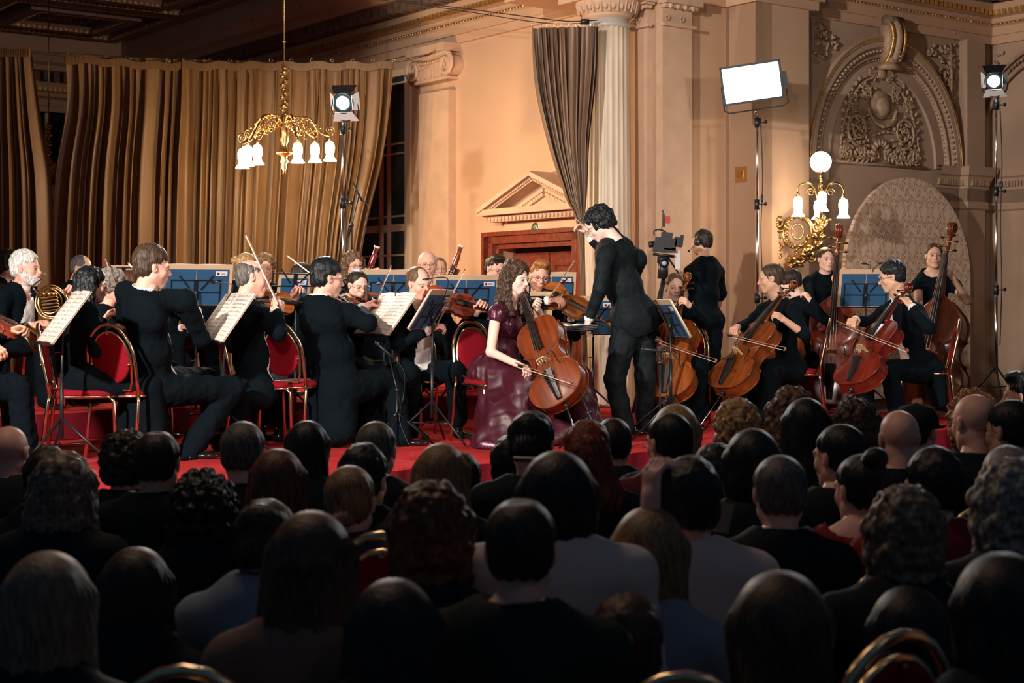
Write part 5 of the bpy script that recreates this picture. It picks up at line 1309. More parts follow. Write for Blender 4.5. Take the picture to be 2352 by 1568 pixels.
def person(label, head, yaw, hyaw=None, pitch=0, roll=0, sc=1.0, fz=.6, sit=True, skin='fair', hair=('short', 'dark'), outfit='tails', rh=None, lh=None, rpole=None, lpole=None, rhand='bow', lhand='neck',
           lean=.06, J=None, brow=None, beard=None, glasses=None, group='orchestra musicians', female=False, bare=(0, 0), build=1.0, hs=1.0, rdor=None, ldor=None, parts=True, lips=None, neckline=0, res=.011, dmat=None, tails=True, tail=None, shoes=True):
    J = dict(J or {}); f = fvec(yaw); r = Vector((f.y, -f.x, 0)); up = Vector((0, 0, 1))
    hc = W3(head); hyaw = yaw if hyaw is None else hyaw; hs = hs*sc
    Mh = Matrix.Translation(hc)@rotz(hyaw)@Matrix.Rotation(R(pitch), 4, 'X')@Matrix.Rotation(R(roll), 4, 'Y')@Matrix.Scale(hs, 4)
    hf = fvec(hyaw)
    nb = W3(J['neck']) if 'neck' in J else hc-f*.035*sc*(1+max(0, -pitch)/40)-hf*.02*sc-up*.168*sc
    hip = W3(J['hip']) if 'hip' in J else Vector((nb.x, nb.y, 0))-f*lean+up*(fz+(.53 if sit else .93*sc))
    ax = (nb-hip).normalized(); tr = (r-ax*r.dot(ax)).normalized(); tf = ax.cross(tr)*-1
    if tf.dot(f) < 0: tf = -tf
    A = np.array([[tr[i], tf[i], ax[i]] for i in range(3)]); T = (nb-hip).length
    sw = (.150 if female else .178)*sc*(.5+.5*build); lp = lambda t, x=0, y=0: hip+ax*(T*t)+tr*x+tf*y
    sh = {}
    for k, s in (('l', -1), ('r', 1)): sh[k] = W3(J['sh'+k]) if 'sh'+k in J else nb-ax*.055*sc+tr*s*sw
    hd, el = {}, {}
    for k, s, tgt, pole in (('l', -1, lh, lpole), ('r', 1, rh, rpole)):
        hd[k] = W3(tgt) if tgt else lp(.05)+f*.30*sc+tr*s*.12+up*.08
        pole = Vector(pole) if pole else (-up*.9+tr*s*.45-f*.2)
        el[k] = W3(J['el'+k]) if 'el'+k in J else ik(sh[k], hd[k], .285*sc, .255*sc, pole)
    kn, an = {}, {}
    for k, s in (('l', -1), ('r', 1)):
        hj = hip+tr*s*.085*sc-up*.0
        if sit:
            kn[k] = W3(J['kn'+k]) if 'kn'+k in J else hip+f*.40*sc+r*s*.16*sc+up*(fz+.50*sc-hip.z)
            an[k] = W3(J['an'+k]) if 'an'+k in J else kn[k]+f*.04+up*(fz+.085-kn[k].z)
        else:
            kn[k] = W3(J['kn'+k]) if 'kn'+k in J else hip+r*s*.10*sc+f*.02+up*(fz+.50*sc-hip.z)
            an[k] = W3(J['an'+k]) if 'an'+k in J else kn[k]-f*.03+up*(fz+.085-kn[k].z)
    bw = build*sc*(.90 if female else 1.0)
    def torso(d=0, kk=.07):
        q = [ell(lp(.80, 0, -.0), ((.150*bw+d), (.100*bw+d), .15*sc+d), A, kk), ell(lp(.42, 0, .005), (.128*bw*(1 if not female else .86)+d, (.100*bw*build+d), .17*sc+d), A, kk), ell(lp(.04, 0, .0), (.155*bw+d, .125*bw+d, .12*sc+d), A, kk)]
        if female: q.append(ell(lp(.70, 0, .075*sc), (.115*sc+d, .055*sc+d, .065*sc+d), A, .05))
        q += [cone(lp(1.0)-ax*.03*sc, sh[k], .055*sc+d, .054*bw+d, .05) for k in 'lr']
        return q
    def arms(d=0, cut=0.0, kk=.035, lim=1.0):
        q = []
        for k in 'lr':
            q.append(cone(sh[k], el[k], .052*bw+d, .040*bw+d, kk)); w_ = el[k].lerp(hd[k], lim)
            q.append(cone(el[k], w_, .040*bw+d, .027*sc+(.013*sc)*(1-lim)+d*.9, kk*.7))
        return q
    def legs(d=0, kk=.05):
        q = []
        for k, s in (('l', -1), ('r', 1)):
            hj = hip+tr*s*.085*sc; q.append(cone(hj, kn[k], .085*bw+d, .056*sc+d, kk)); q.append(cone(kn[k], an[k], .054*sc+d, .042*sc+d*1.6, kk*.6))
        return q
    e = empty('person', (hip.x, hip.y, fz), 0, label, 'person', group)
    off = Vector(e.location); inv = Matrix.Translation(-off); Mh = inv@Mh
    # ---- one continuous body
    base = np.array(SK[skin]); anyb = max(bare)
    P_ = torso(-.012)+[cone(lp(.98), hc-up*.07*sc, .052*hs, .052*hs, .03)]+arms(-.002 if anyb else -.006)+legs(-.006)
    V, Q = sdf(P_, .0085 if anyb else .016)
    cols = np.tile(base, (len(V), 1))
    hv = HV.copy()
    if female: hv[:, 0] *= .95; hv[:, 1] *= .97; hv[:, 2] *= .97
    hcol = np.tile(base, (len(hv), 1)); x, y, z = HV.T
    lipc = np.array(lips or (base*np.array((.85, .62, .62)))); bc = np.array(HC[brow or (hair[1] if hair[1] != 'white' else 'grey')])
    m = ((x/.022)**2+((z+.0615)/.0095)**2 < 1) & (y > .086); hcol[m] = lipc
    m = (np.abs(z+.0615) < .0016) & (np.abs(x) < .021) & (y > .088); hcol[m] = lipc*.45
    bz = .021+.10*(np.abs(x)-.02)*(np.abs(x) < .034)-.25*np.maximum(np.abs(x)-.034, 0); m = (np.abs(z-bz) < (.0042 if not female else .0030)) & (np.abs(x) > .012) & (np.abs(x) < .050) & (y > .06); hcol[m] = hcol[m]*.25+bc*.75
    ck = np.exp(-(((np.abs(x)-.036)/.016)**2+((z+.03)/.018)**2))*(y > .04); hcol = hcol*(1-ck[:, None]*np.array((.02, .16, .14)))
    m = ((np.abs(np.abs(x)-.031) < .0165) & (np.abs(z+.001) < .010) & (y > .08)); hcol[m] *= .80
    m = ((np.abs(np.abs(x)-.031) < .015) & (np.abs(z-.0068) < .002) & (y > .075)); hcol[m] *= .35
    if beard:
        m = (z < -.035) & (y > -.005) & (z > -.125) & ~(((x/.024)**2+((z+.060)/.011)**2 < 1) & (y > .08)) & ~((y > .088) & (z > -.046)); m &= (np.abs(x) > .03) | (z < -.046)
        hcol[m] = hcol[m]*.25+np.array(HC[beard])*.75
    hvw = xf(hv, np.array(Mh)); V = V-np.array(off)
    Vs, Qs, Cs = [V, hvw], [Q, HQ+len(V)], [cols, hcol]; n = len(V)+len(hv)
    for k, s, st, dr in (('l', 1, lhand, ldor), ('r', 0, rhand, rdor)):
        tv, tq = HANDS[st]; tv = tv.copy(); tq = tq.copy()
        if k == 'l': tv[:, 0] *= -1; tq = tq[:, ::-1]
        d = (hd[k]-el[k]).normalized(); dr = Vector(dr) if dr else (up*.6-f*.0+d.cross(up)*(0) + (tr*(1 if k == 'r' else -1))*.5)
        Mw = inv@frame(hd[k]-d*.012, d, dr)@Matrix.Scale(1.0*sc*(.92 if female else 1.02), 4)
        tv = xf(tv, np.array(Mw)); Vs.append(tv); Qs.append(tq+n); Cs.append(np.tile(base*np.array((1, .95, .93)), (len(tv), 1))); n += len(tv)
    V = np.concatenate(Vs); Q = np.concatenate(Qs); C = np.concatenate(Cs)
    o = mk('body', V, Q, M_skin, e)
    at = o.data.color_attributes.new('skin_col', 'FLOAT_COLOR', 'POINT'); at.data.foreach_set('color', np.concatenate([C, np.ones((len(C), 1))], 1).astype(np.float32).ravel())
    add_eyes(e, Mh)
    h_ = add_hair(e, Mh, *hair)
    if beard == 'white':
        bv, bq = sdf([ell((0, .066, -.088), (.052, .040, .040), k=.02), cone((-.055, .02, -.03), (-.03, .06, -.085), .022, .024, .02), cone((.055, .02, -.03), (.03, .06, -.085), .022, .024, .02), ell((0, .095, -.046), (.026, .010, .008), k=.01), ell((0, .108, -.062), (.017, .014, .006), k=.004, s=-1)], .005)
        bv += vnormals(bv, bq)*(.002*wob(bv, 160))[:, None]; mk('beard', bv, bq, hmat('white', HC['white']), e, M=Mh)
    if glasses: add_glasses(e, Mh, *(glasses if isinstance(glasses, tuple) else ()))
    # ---- clothes
    def cloth(name, prims, m, rs=None, fold=.005, keep=None, fr=34):
        V, Q = sdf(prims, rs or res); N_ = vnormals(V, Q)
        V = V+N_*(fold*wob(V, fr, yaw*.1)+fold*.6*wob(V, fr*2.3, 1.))[:, None]
        if keep is not None: V, Q = cutmesh(V, Q, keep(V))
        return V, Q
    nbn, hipn, An = np.array(nb), np.array(hip), A
    def loc(V):
        q = (V-hipn)@An; return q[:, 0], q[:, 1], q[:, 2]/T
    def emit(name, V, Q, m): return mk(name, V-np.array(off), Q, m, e)
    nc = np.array(nb+ax*.012*sc)
    if outfit in ('tails', 'suit', 'suitwhite'):
        m = dmat or (M_suit if outfit != 'suitgrey' else M_suit2)
        pr = torso(.014)+arms(.011, lim=.93)
        if sit and outfit == 'tails' and tails:
            pr += [ell(lp(-.02, 0, -.12), (.15*bw, .07, .14), A, .06)]
            for s in (-1, 1): pr += [cone(lp(-.05, s*.07, -.15), lp(-.05, s*.08, -.19)-up*.30, .07, .05, .05)]
        if tail: pr += [cone(P(*tail[0]), P(*tail[1]), tail[2], tail[3], .06)]
        if outfit != 'tails' or not sit: pr += [ell(lp(.02, 0, -.01), (.185*bw, .145*bw, .22), A, .06)]
        tb = np.array(tf); pr += [cone(nc-np.array(ax)*.05-tb*.012, nc+np.array(ax)*.024-tb*.012, .082*hs, .070*hs, .03), cutc(nc-np.array(ax)*.02+tb*.004, nc+np.array(ax)*.12+tb*.004, .061*hs, .066*hs, .006), cutc(nc-np.array(ax)*.05+tb*.075, nc+np.array(ax)*.10+tb*.10, .045, .06, .02)]
        V, Q = cloth('jacket', pr, m)
        if outfit == 'suit': V, Q = cutmesh(V, Q, (loc(V)[2] > -.17) | (np.linalg.norm(V-np.array(hip), axis=1) > .42))
        x, y, t = loc(V); fc = V[Q].mean(1); X, Yl, Tt = loc(fc)
        wd = (.028+.085*(1-Tt))*sc*(1 if not (outfit == 'suit') else .55)
        sf = (Yl > .02) & (Yl < .2) & (np.abs(X) < wd) & (Tt > (.12 if outfit == 'tails' else .45)) & (Tt < 1.02)
        for k in 'lr':
            for (a_, c_) in ((sh[k], el[k]), (el[k], hd[k])):
                a_ = np.array(a_); c_ = np.array(c_); u = c_-a_; hh_ = np.clip((fc-a_)@u/(u@u), 0, 1); sf &= np.linalg.norm(fc-a_-hh_[:, None]*u, axis=1) > .068*sc
        dist = lambda k: np.abs((fc-np.array(el[k]))@np.array((hd[k]-el[k]).normalized()))/max((hd[k]-el[k]).length, .01)
        cf = np.zeros(len(Q), bool)
        for k in 'lr':
            u = (hd[k]-el[k]); L_ = u.length; s_ = (fc-np.array(el[k]))@np.array(u/L_)/L_; rad = np.linalg.norm(fc-np.array(el[k])-np.outer(s_*L_, np.array(u/L_)), axis=1)
            cf |= (s_ > .90) & (s_ < 1.2) & (rad < .06)
        wm = sf | cf
        emit('jacket', V, Q[~wm], m)
        cb = MB(); Mc = Matrix([[tr[i], tf[i], ax[i], nc[i]] for i in range(3)]+[[0, 0, 0, 1]])@Matrix.Rotation(R(-14), 4, 'X')
        cb.lathe([(.073*hs, -.03), (.072*hs, .0), (.0655*hs, .052*sc), (.0625*hs, .052*sc), (.066*hs, .0), (.066*hs, -.03)], 28, Mc); sv = np.concatenate(cb.v); sq = np.array([q for q in cb.f if len(q) == 4])
        Vw, Qw = cutmesh(V, Q, np.ones(len(V), bool)); Qw = Q[wm]
        uq = np.unique(Qw.ravel()); mp = np.full(len(V), -1); mp[uq] = np.arange(len(uq)); Vw = V[uq]; Qw = mp[Qw]
        emit('shirt', np.concatenate([Vw, sv]), np.concatenate([Qw, sq+len(Vw)]), M_white if outfit != 'suitgrey' else M_white)
        if outfit == 'tails':
            b = MB(); c0 = nb+tf*.068*sc-ax*.012
            for s in (-1, 1): b.tube([c0, c0+tr*s*.03, c0+tr*s*.048], [.006, .014, .017], 8, flat=.5)
            b.sphere(c0, .008, 8); V_ = [np.asarray(v)-np.array(off) for v in b.v]; b.v = V_; b.build('bow_tie', M_white, e)
    elif outfit in ('dress', 'top', 'tee', 'gown'):
        m = dmat or M_dress; lim = {'dress': .93, 'top': .93, 'tee': .05, 'gown': 0}[outfit]
        pr = torso(.010)
        if bare[0] == 0: pr += arms(.009, lim=lim)
        else:
            for k in 'lr':
                L_ = bare[0] if k == 'l' else bare[1]
                if L_ >= 1: pr.append(cone(sh[k], sh[k].lerp(el[k], .16), .060*bw, .058*bw, .03))
                elif L_ > 0: pr += [cone(sh[k], el[k], .060*bw, .048*bw, .03), cone(el[k], el[k].lerp(hd[k], 1-L_), .048*bw, .042*bw, .02)]
                else: pr += [cone(sh[k], el[k], .062*bw, .050*bw, .03), cone(el[k], el[k].lerp(hd[k], .93), .050*bw, .036, .02)]
        nd = neckline
        pr += [ell(nc+np.array(ax)*(.05-nd*.5)+np.array(tf)*(.01+nd*.35), (.070*hs+nd*.5, .07*hs+nd*.6, .05+nd*.55), A, .012, -1)]
        V, Q = cloth('top', pr, m); emit('gown_bodice' if outfit == 'gown' else 'top', V, Q, m)
    if outfit == 'gown': pass
    elif outfit == 'dress':
        kc = (kn['l']+kn['r'])/2; ac = (an['l']+an['r'])/2; pr = legs(.03)+[ell(hip, (.17*bw, .15*bw, .13), A, .06), cone(hip, kc, .12*bw, .10, .07), cone(kc, ac, .10, .15, .07)]
        for k in 'lr': pr.append(cone(kn[k], an[k]-up*.02, .07, .10, .07))
        V, Q = cloth('skirt', pr, M_dress, rs=.016, fold=.008, keep=lambda V: V[:, 2] > fz+.03, fr=18); emit('skirt', V, Q, dmat if dmat and outfit == 'gown' else M_dress)
    else:
        V, Q = cloth('trousers', legs(.022)+[ell(hip, (.155*bw, .135*bw, .10), A, .05)], M_suit, rs=.013, fold=.008, fr=30); emit('trousers', V, Q, dmat if outfit == 'suit' and dmat else M_suit)
    if shoes:
        for k in 'lr':
            b_ = an[k]; sf_ = J.get('toe'+k); sf_ = Vector(sf_) if sf_ else (f*1.0+r*(.25 if k == 'r' else -.25)); sf_.z = 0; sf_.normalize(); g = Vector((b_.x, b_.y, fz))
            SA = np.array([[sf_.cross(up)[i], sf_[i], up[i]] for i in range(3)])
            sv, sq = sdf([ell(g+up*.032+sf_*.01, (.036*sc, .06*sc, .030), SA, .02), ell(g+up*.026+sf_*.11*sc, (.042*sc, .085*sc, .024), SA, .03), cone(g+up*.05, g+up*.10, .04, .038, .02), ell(g-up*.02+sf_*.05, (.3, .3, .022), SA, .004, -1)], .008)
            emit('shoe', sv, sq, M_shoe)
    return e
# ---------------- audience member: seen from behind, seated
ATORSO = {}
def watcher(label, px, top, s, hair, top_col=(.008, .010, .014), hyaw=0, skin='fair', glasses=None, bodyyaw=None, roll=0, shw=1.0, rough=.8, pitch=-2, bare=False, build=1.0, group='seated audience', nk=.155):
    Y = F/s; hh = {'bald': .118, 'crew': .121, 'ring': .12, 'topbun': .155, 'curly': .16, 'bigcurly': .185, 'bob': .15, 'bobcurly': .155, 'full': .145, 'quiff': .14, 'updo': .145}.get(hair[0], .133)
    rr = random.Random(int(px*7+top)); sc = 1.0
    zt = P(px, top, Y).z; hc = P(px, 700, Y); hc.z = zt-hh
    yaw = bodyyaw if bodyyaw is not None else rr.uniform(2, 16); f = fvec(yaw); r = Vector((f.y, -f.x, 0)); up = Vector((0, 0, 1))
    hy = hyaw
    Mh = Matrix.Translation(hc)@rotz(hy)@Matrix.Rotation(R(pitch), 4, 'X')@Matrix.Rotation(R(roll), 4, 'Y')
    hip = Vector((hc.x, hc.y, .52))-f*.08; nb = hc-f*.04-up*nk
    e = empty('person', (hip.x, hip.y, 0), 0, label, 'person', group); off = Vector(e.location); inv = Matrix.Translation(-off); Mh = inv@Mh
    ax = (nb-hip).normalized(); T = (nb-hip).length; A = np.array([[r[i], f[i], ax[i]] for i in range(3)]); sw = .17*shw
    lp = lambda t, x=0, y=0: hip+ax*(T*t)+r*x+f*y
    def body(d, arms=True):
        q = [ell(lp(.78), (.155*shw*build+d, .105*build+d, .16+d), A, .07), ell(lp(.4), (.14*shw*build+d, .11*build+d, .2+d), A, .07), ell(lp(.0), (.17*build+d, .13+d, .12+d), A, .07)]
        for k in (-1, 1):
            s_ = nb-ax*.06+r*k*sw; el_ = lp(.32, k*(sw+.05), .02); ha = lp(.08, k*.10, .28)
            q += [cone(lp(.97)-ax*.02, s_, .055+d, .058+d, .05), cone(s_, el_, .055+d, .045+d, .04), cone(el_, ha, .044+d, .03+d, .03), cone(hip+r*k*.09, hip+f*.42+r*k*.12-up*.03, .085+d, .06+d, .05), cone(hip+f*.42+r*k*.12-up*.03, hip+f*.44+r*k*.12-up*.44, .055+d, .045+d, .03)]
        return q
    V, Q = sdf(body(-.012)+[cone(lp(.97), hc-up*.06, .052, .05, .03)], .024)
    base = np.array(SK[skin]); hv = HV[::1]; hvw = xf(hv, np.array(Mh)); hcol = np.tile(base, (len(hv), 1))
    V = np.concatenate([V-np.array(off), hvw]); Q = np.concatenate([Q, HQ+len(V)-len(hvw)])
    o = mk('body', V, Q, M_skin, e)
    at = o.data.color_attributes.new('skin_col', 'FLOAT_COLOR', 'POINT'); at.data.foreach_set('color', np.tile(np.append(base, 1.), (len(V), 1)).astype(np.float32).ravel())
    add_hair(e, Mh, *hair)
    if glasses: add_glasses(e, Mh)
    pr = body(.012); nt = []
    key = tuple(round(c, 3) for c in top_col)
    m = mat('cloth_%d_%d_%d' % tuple(int(c*1000) for c in top_col), top_col, rough, spec=.2, bump=(12, .3, ONE))
    prt = [p for i, p in enumerate(pr) if i < 3 or ((i-3) % 5) < 3]
    cut = .03 if bare else 0
    prt += [ell(np.array(nb+ax*(.055-cut)), (.075+cut*1.8, .072+cut*1.8, .055+cut*.6), A, .012, -1)]
    V, Q = sdf(prt, .016); V = V+vnormals(V, Q)*(.004*wob(V, 30, px*.1))[:, None]
    mk('top', V-np.array(off), Q, m, e)
    prl = [p for i, p in enumerate(pr) if i >= 3 and ((i-3) % 5) >= 3]+[ell(hip, (.165, .13, .1), A, .06)]
    V, Q = sdf(prl, .03); mk('trousers', V-np.array(off), Q, M_suit, e)
    for k in (-1, 1):
        g = hip+f*.46+r*k*.12; g.z = 0; SA = np.array([[r[i], f[i], up[i]] for i in range(3)])
        V, Q = sdf([ell(g+up*.04+f*.06, (.045, .13, .04), SA, .02)], .02); mk('shoe', V-np.array(off), Q, M_shoe, e)
    return e

# ================================================================ the orchestra
def inst(kind, wood, a, c, z, label, cat_=None, **kw):
    """a: lower end of the body, c: a point on the neck line (pixel triples)"""
    a, c = W3(a), W3(c); return string_instrument(kind, wood, frame(a, c-a, z), label, cat_ or {'bass': 'double bass'}.get(kind, kind), **kw)
up = Vector((0, 0, 1))
# -- horns and winds at the left
person('white-haired bearded man in black tails playing the french horn', (60, 617, 12.9), 112, 98, -2, sc=1.1, fz=.82, skin='pink', hair=('full', 'white'), beard='white', outfit='tails', rh=(72, 748, 12.65), lh=(160, 672, 12.75), hs=1.04, lhand='neck', rhand='rest')
french_horn(P(118, 693, 12.62), (-.15, -1, .1), (-.2, 0, 1), 'brass french horn held by the white-haired bearded man')
chair(72, 13.0, 112, .82, 'red and gold chair under the white-haired horn player', 'banquet chairs on the stage')
person('person with dark curly hair half hidden behind the white-haired horn player', (22, 610, 14.6), 100, 95, fz=.82, skin='tan', hair=('curly', 'dark'), outfit='tails', female=False)
person('balding grey-haired man in tails looking down before the curtain at the left', (188, 617, 15.0), 115, 108, -16, fz=.82, sc=1.02, skin='tan', hair=('receding', 'dgrey'), outfit='tails')
person('musician mostly outside the left edge, only a hand on a violin and dark clothes showing', (-75, 612, 10.2), 62, 80, sc=1.05, outfit='tails', lh=(24, 762, 10.35), rh=(-30, 800, 9.9), lpole=(0, 0, -1), rpole=(0, 0, -1), skin='tan')
inst('violin', 'violin_red', (-70, 715, 10.2), (45, 762, 10.4), (.2, -.5, .85), 'red brown violin at the left edge of the picture, scroll towards the chair')
bow(P(-30, 800, 9.95), P(14, 745, 10.6), (0, -1, .3), 'bow at the left edge below the violinist hand', 'string bows')
person('woman with very long wavy black hair seated sideways in the nearest left chair', (212, 655, 10.65), 62, 66, -4, fz=.6, sc=.98, skin='fair', hair=('longwavy', 'black'), outfit='dress', female=True, rh=(265, 760, 10.6), lh=(240, 735, 11.1), J={'hip': (196, 882, 10.5)})
chair(196, 10.5, 80, .6, 'red and gold chair seen edge-on, left of the chair with the man in tails', 'banquet chairs on the stage')
person('woman with grey curly hair and glasses in profile behind the black-haired woman', (258, 660, 12.1), 85, 92, -5, fz=.6, skin='pink', hair=('curly', 'grey'), outfit='dress', female=True, glasses=True, rh=(285, 715, 12.0), lh=(300, 700, 12.3))
bow(P(290, 722, 11.9), P(243, 598, 12.0), (0, -1, 0), 'bow rising in front of the face of the grey curly-haired woman', 'string bows')
person('woman with auburn hair tied back, beside the shoulder of the man in tails', (303, 655, 13.0), 60, 55, fz=.6, skin='fair', hair=('ponytail', 'auburn'), outfit='dress', female=True)
person('brown-haired man in black tails seated with his back to us in the left front chair', (350, 615, 10.5), 48, 62, -6, sc=1.12, fz=.6, skin='pink', hair=('full', 'brown'), outfit='tails', hs=1.02, lh=(318, 690, 11.1), rh=(432, 715, 11.1), lean=.0,
       J={'hip': (352, 888, 10.7), 'shr': (423, 690, 10.55), 'shl': (292, 672, 10.65), 'elr': (462, 778, 10.75), 'ell': (290, 760, 10.9), 'knr': (532, 892, 10.95), 'anr': (432, 1042, 10.75), 'knl': (470, 870, 11.4), 'anl': (500, 1000, 11.4), 'toer': (1, .0, 0)}, build=1.08, tail=((335, 900, 10.65), (322, 985, 10.6), .13, .11))
bow(P(432, 735, 11.1), P(296, 606, 11.0), (-.3, 1, .2), 'bow tip showing left of the brown-haired man in tails', 'string bows')
inst('violin', 'violin', (352, 690, 11.0), (300, 700, 11.5), (.5, .2, .8), 'violin hidden before the chest of the brown-haired man in tails')
chair(306, 10.62, 20, .6, 'red oval-backed chair with gold frame nearest at the left, its back to us', 'banquet chairs on the stage')
person('dark-haired player whose crown just shows above the left blue folder', (450, 643, 15.0), 170, 175, -10, fz=.82, skin='tan', hair=('short', 'black'), outfit='tails')
# -- second desk
person('bald man with a fringe of dark hair playing the violin in black tails', (579, 640, 11.5), 62, 74, -5, roll=-8, sc=1.1, fz=.6, skin='pink', hair=('ring', 'dgrey'), outfit='tails', hs=1.04, lh=(672, 692, 12.0), rh=(640, 712, 11.3), J={'hip': (585, 905, 11.45), 'elr': (640, 765, 11.15), 'ell': (655, 740, 12.0), 'shr': (610, 728, 11.35), 'knr': (640, 880, 12.0), 'anr': (640, 960, 12.05), 'knl': (600, 880, 12.2), 'anl': (600, 955, 12.2)}, lean=0, build=1.05)
inst('violin', 'violin', (580, 690, 11.5), (690, 700, 11.8), (0, -.93, .36), 'orange-brown violin under the chin of the bald man')
bow(P(645, 712, 11.25), P(565, 538, 11.5), (0, -.3, 1), 'bow raised high beside the head of the bald violinist', 'string bows')
chair(596, 11.5, 74, .6, 'red and gold chair seen edge-on under the bald violinist', 'banquet chairs on the stage')
person('woman with smooth blond hair bent forward behind the bald violinist', (568, 612, 14.4), 70, 66, -15, fz=.82, skin='fair', hair=('bun', 'blond'), outfit='dress', female=True)
person('musician with blond curls looking out right of the bald violinist', (608, 618, 14.9), 160, 165, fz=.82, skin='pink', hair=('curly', 'dblond'), outfit='tails')
person('man with cropped dark hair seen from behind, left of the big curly-haired man', (697, 636, 13.4), 60, 48, -3, fz=.6, sc=1.02, skin='tan', hair=('crew', 'dark'), outfit='tails', glasses=True)
person('heavy man with dark wavy hair and glasses, his broad back to us', (752, 640, 11.75), 48, 66, -6, sc=1.13, fz=.6, skin='pink', hair=('full', 'black'), outfit='tails', hs=1.02, glasses=True, lh=(838, 705, 12.3), rh=(832, 712, 12.25), lean=0, build=1.22,
       J={'hip': (775, 895, 11.75), 'shr': (800, 722, 11.7), 'shl': (708, 705, 11.9), 'elr': (845, 742, 11.65), 'knr': (905, 872, 12.0), 'anr': (920, 1010, 11.75), 'knl': (860, 870, 12.6), 'anl': (795, 995, 12.2), 'toer': (1, -.1, 0), 'toel': (1, 0, 0)}, tail=((778, 880, 11.7), (780, 985, 11.6), .15, .13))
bow(P(838, 722, 12.2), P(661, 588, 12.1), (-.3, 1, .2), 'long bow slanting up to the left from behind the heavy man', 'string bows')
inst('violin', 'violin_red', (775, 690, 12.2), (840, 690, 12.8), (.4, -.2, .8), 'violin hidden before the heavy curly-haired man')
chair(686, 11.7, 22, .6, 'red oval-backed chair with gold frame in the middle, its back to us', 'banquet chairs on the stage')
person('woman with round glasses and tied-back dark hair playing violin behind the bright score', (822, 655, 12.7), 135, 148, -14, fz=.6, skin='fair', sc=1.0, hair=('bun', 'dark'), outfit='dress', female=True, glasses=(M_golddk,), lh=(938, 722, 12.75), rh=(840, 712, 12.35))
inst('violin', 'violin_red', (842, 686, 12.55), (960, 722, 12.75), (-.1, -.6, .8), 'dark red violin between the woman in round glasses and the bright score')
bow(P(862, 698, 12.3), P(898, 612, 12.4), (0, -1, .2), 'bow standing above the bright score', 'string bows')
person('woman with long curly brown hair and glasses playing the flute', (813, 610, 14.7), 150, 150, -4, roll=6, fz=.82, skin='pink', sc=1.04, hair=('longcurly', 'lbrown'), outfit='dress', female=True, glasses=True, lh=(826, 640, 14.4), rh=(848, 634, 14.4))
flute(P(782, 648, 14.45), P(848, 615, 14.4), 'silver flute of the curly-haired woman in glasses')
bassoon((838, 655, 15.2) and P(838, 655, 15.2), P(866, 566, 15.2), 'wine-red bassoon with ivory ring standing out beside the flute player', (.22, .012, .02), 'wine_red_wood')
person('bassoon player hidden behind the curly-haired flute player', (822, 625, 15.9), 160, 160, fz=.82, hair=('short', 'dark'), outfit='tails', lh=(845, 650, 15.4))
person('bald white-fringed man with glasses playing a clarinet', (982, 607, 14.9), 165, 172, -4, sc=1.08, fz=.82, skin='pink', hair=('ring', 'white'), brow='grey', outfit='tails', glasses=(M_golddk,), lh=(1000, 652, 14.6), rh=(990, 672, 14.6))
flute(P(982, 632, 14.72), P(990, 700, 14.4), 'dark clarinet with silver keys at the lips of the bald man in glasses', M_ebony, 'clarinet', .013)
person('bassoonist with reddish face half hidden behind the bald clarinet player', (1008, 618, 15.8), 165, 168, fz=.82, skin='tan', hair=('crew', 'dblond'), outfit='tails', lh=(1030, 645, 15.5))
bassoon(P(1028, 650, 15.4), P(1060, 564, 15.4), 'brown bassoon with ivory ring standing out before the cream wall', (.20, .045, .015), 'brown_red_wood')
person('frowning man in white waistcoat and tails playing violin behind a narrow stand', (962, 650, 12.3), 140, 138, -16, roll=8, sc=1.03, fz=.6, skin='pink', hair=('receding', 'lbrown'), brow='lbrown', outfit='tails', lh=(1094, 714, 12.3), rh=(985, 758, 12.05), lpole=(.3, 0, -1), rpole=(-1, 0, -.5), J={'hip': (960, 862, 12.45), 'knl': (1045, 850, 12.2), 'anl': (1052, 960, 12.4), 'knr': (935, 855, 11.95), 'anr': (958, 960, 12.5)}, build=1.05)
inst('viola', 'violin_red', (972, 684, 12.2), (1110, 712, 12.3), (-.05, -.85, .5), 'red brown viola across the chest of the frowning man')
bow(P(998, 756, 12.0), P(1067, 620, 12.1), (0, -1, .2), 'bow crossing the narrow stand of the frowning man', 'string bows')
chair(985, 12.55, 150, .6, 'red and gold chair under the frowning man behind the narrow stand', 'banquet chairs on the stage')
person('dark-haired man with glasses in tails looking down left of the solo cellist', (1137, 618, 15.4), 140, 140, -14, sc=1.05, fz=.82, skin='pink', hair=('quiff', 'dark'), outfit='tails', glasses=True)
# -- soloist
M_gown = mat('burgundy_taffeta', (.05, .005, .014), .46, spec=.5, bump=(5, .35, (1.5, 1.5, .5)))
m_, nt_, b_ = _nodes('burgundy_sequins'); N = nt_.nodes; L = nt_.links; b_.inputs['Base Color'].default_value = (.08, .012, .03, 1); b_.inputs['Roughness'].default_value = .3; b_.inputs['Metallic'].default_value = .35
tc = N.new('ShaderNodeTexCoord'); vo = N.new('ShaderNodeTexVoronoi'); vo.inputs['Scale'].default_value = 420; L.new(tc.outputs['Object'], vo.inputs['Vector'])
mr = N.new('ShaderNodeMapRange'); mr.inputs[1].default_value = .72; mr.inputs[2].default_value = .8; L.new(vo.outputs['Color'], mr.inputs[0])
mx = N.new('ShaderNodeMix'); mx.data_type = 'RGBA'; mx.inputs[6].default_value = (.035, .004, .012, 1); mx.inputs[7].default_value = (.45, .12, .22, 1); L.new(mr.outputs[0], mx.inputs[0]); L.new(mx.outputs[2], b_.inputs['Base Color'])
M_sequin = m_
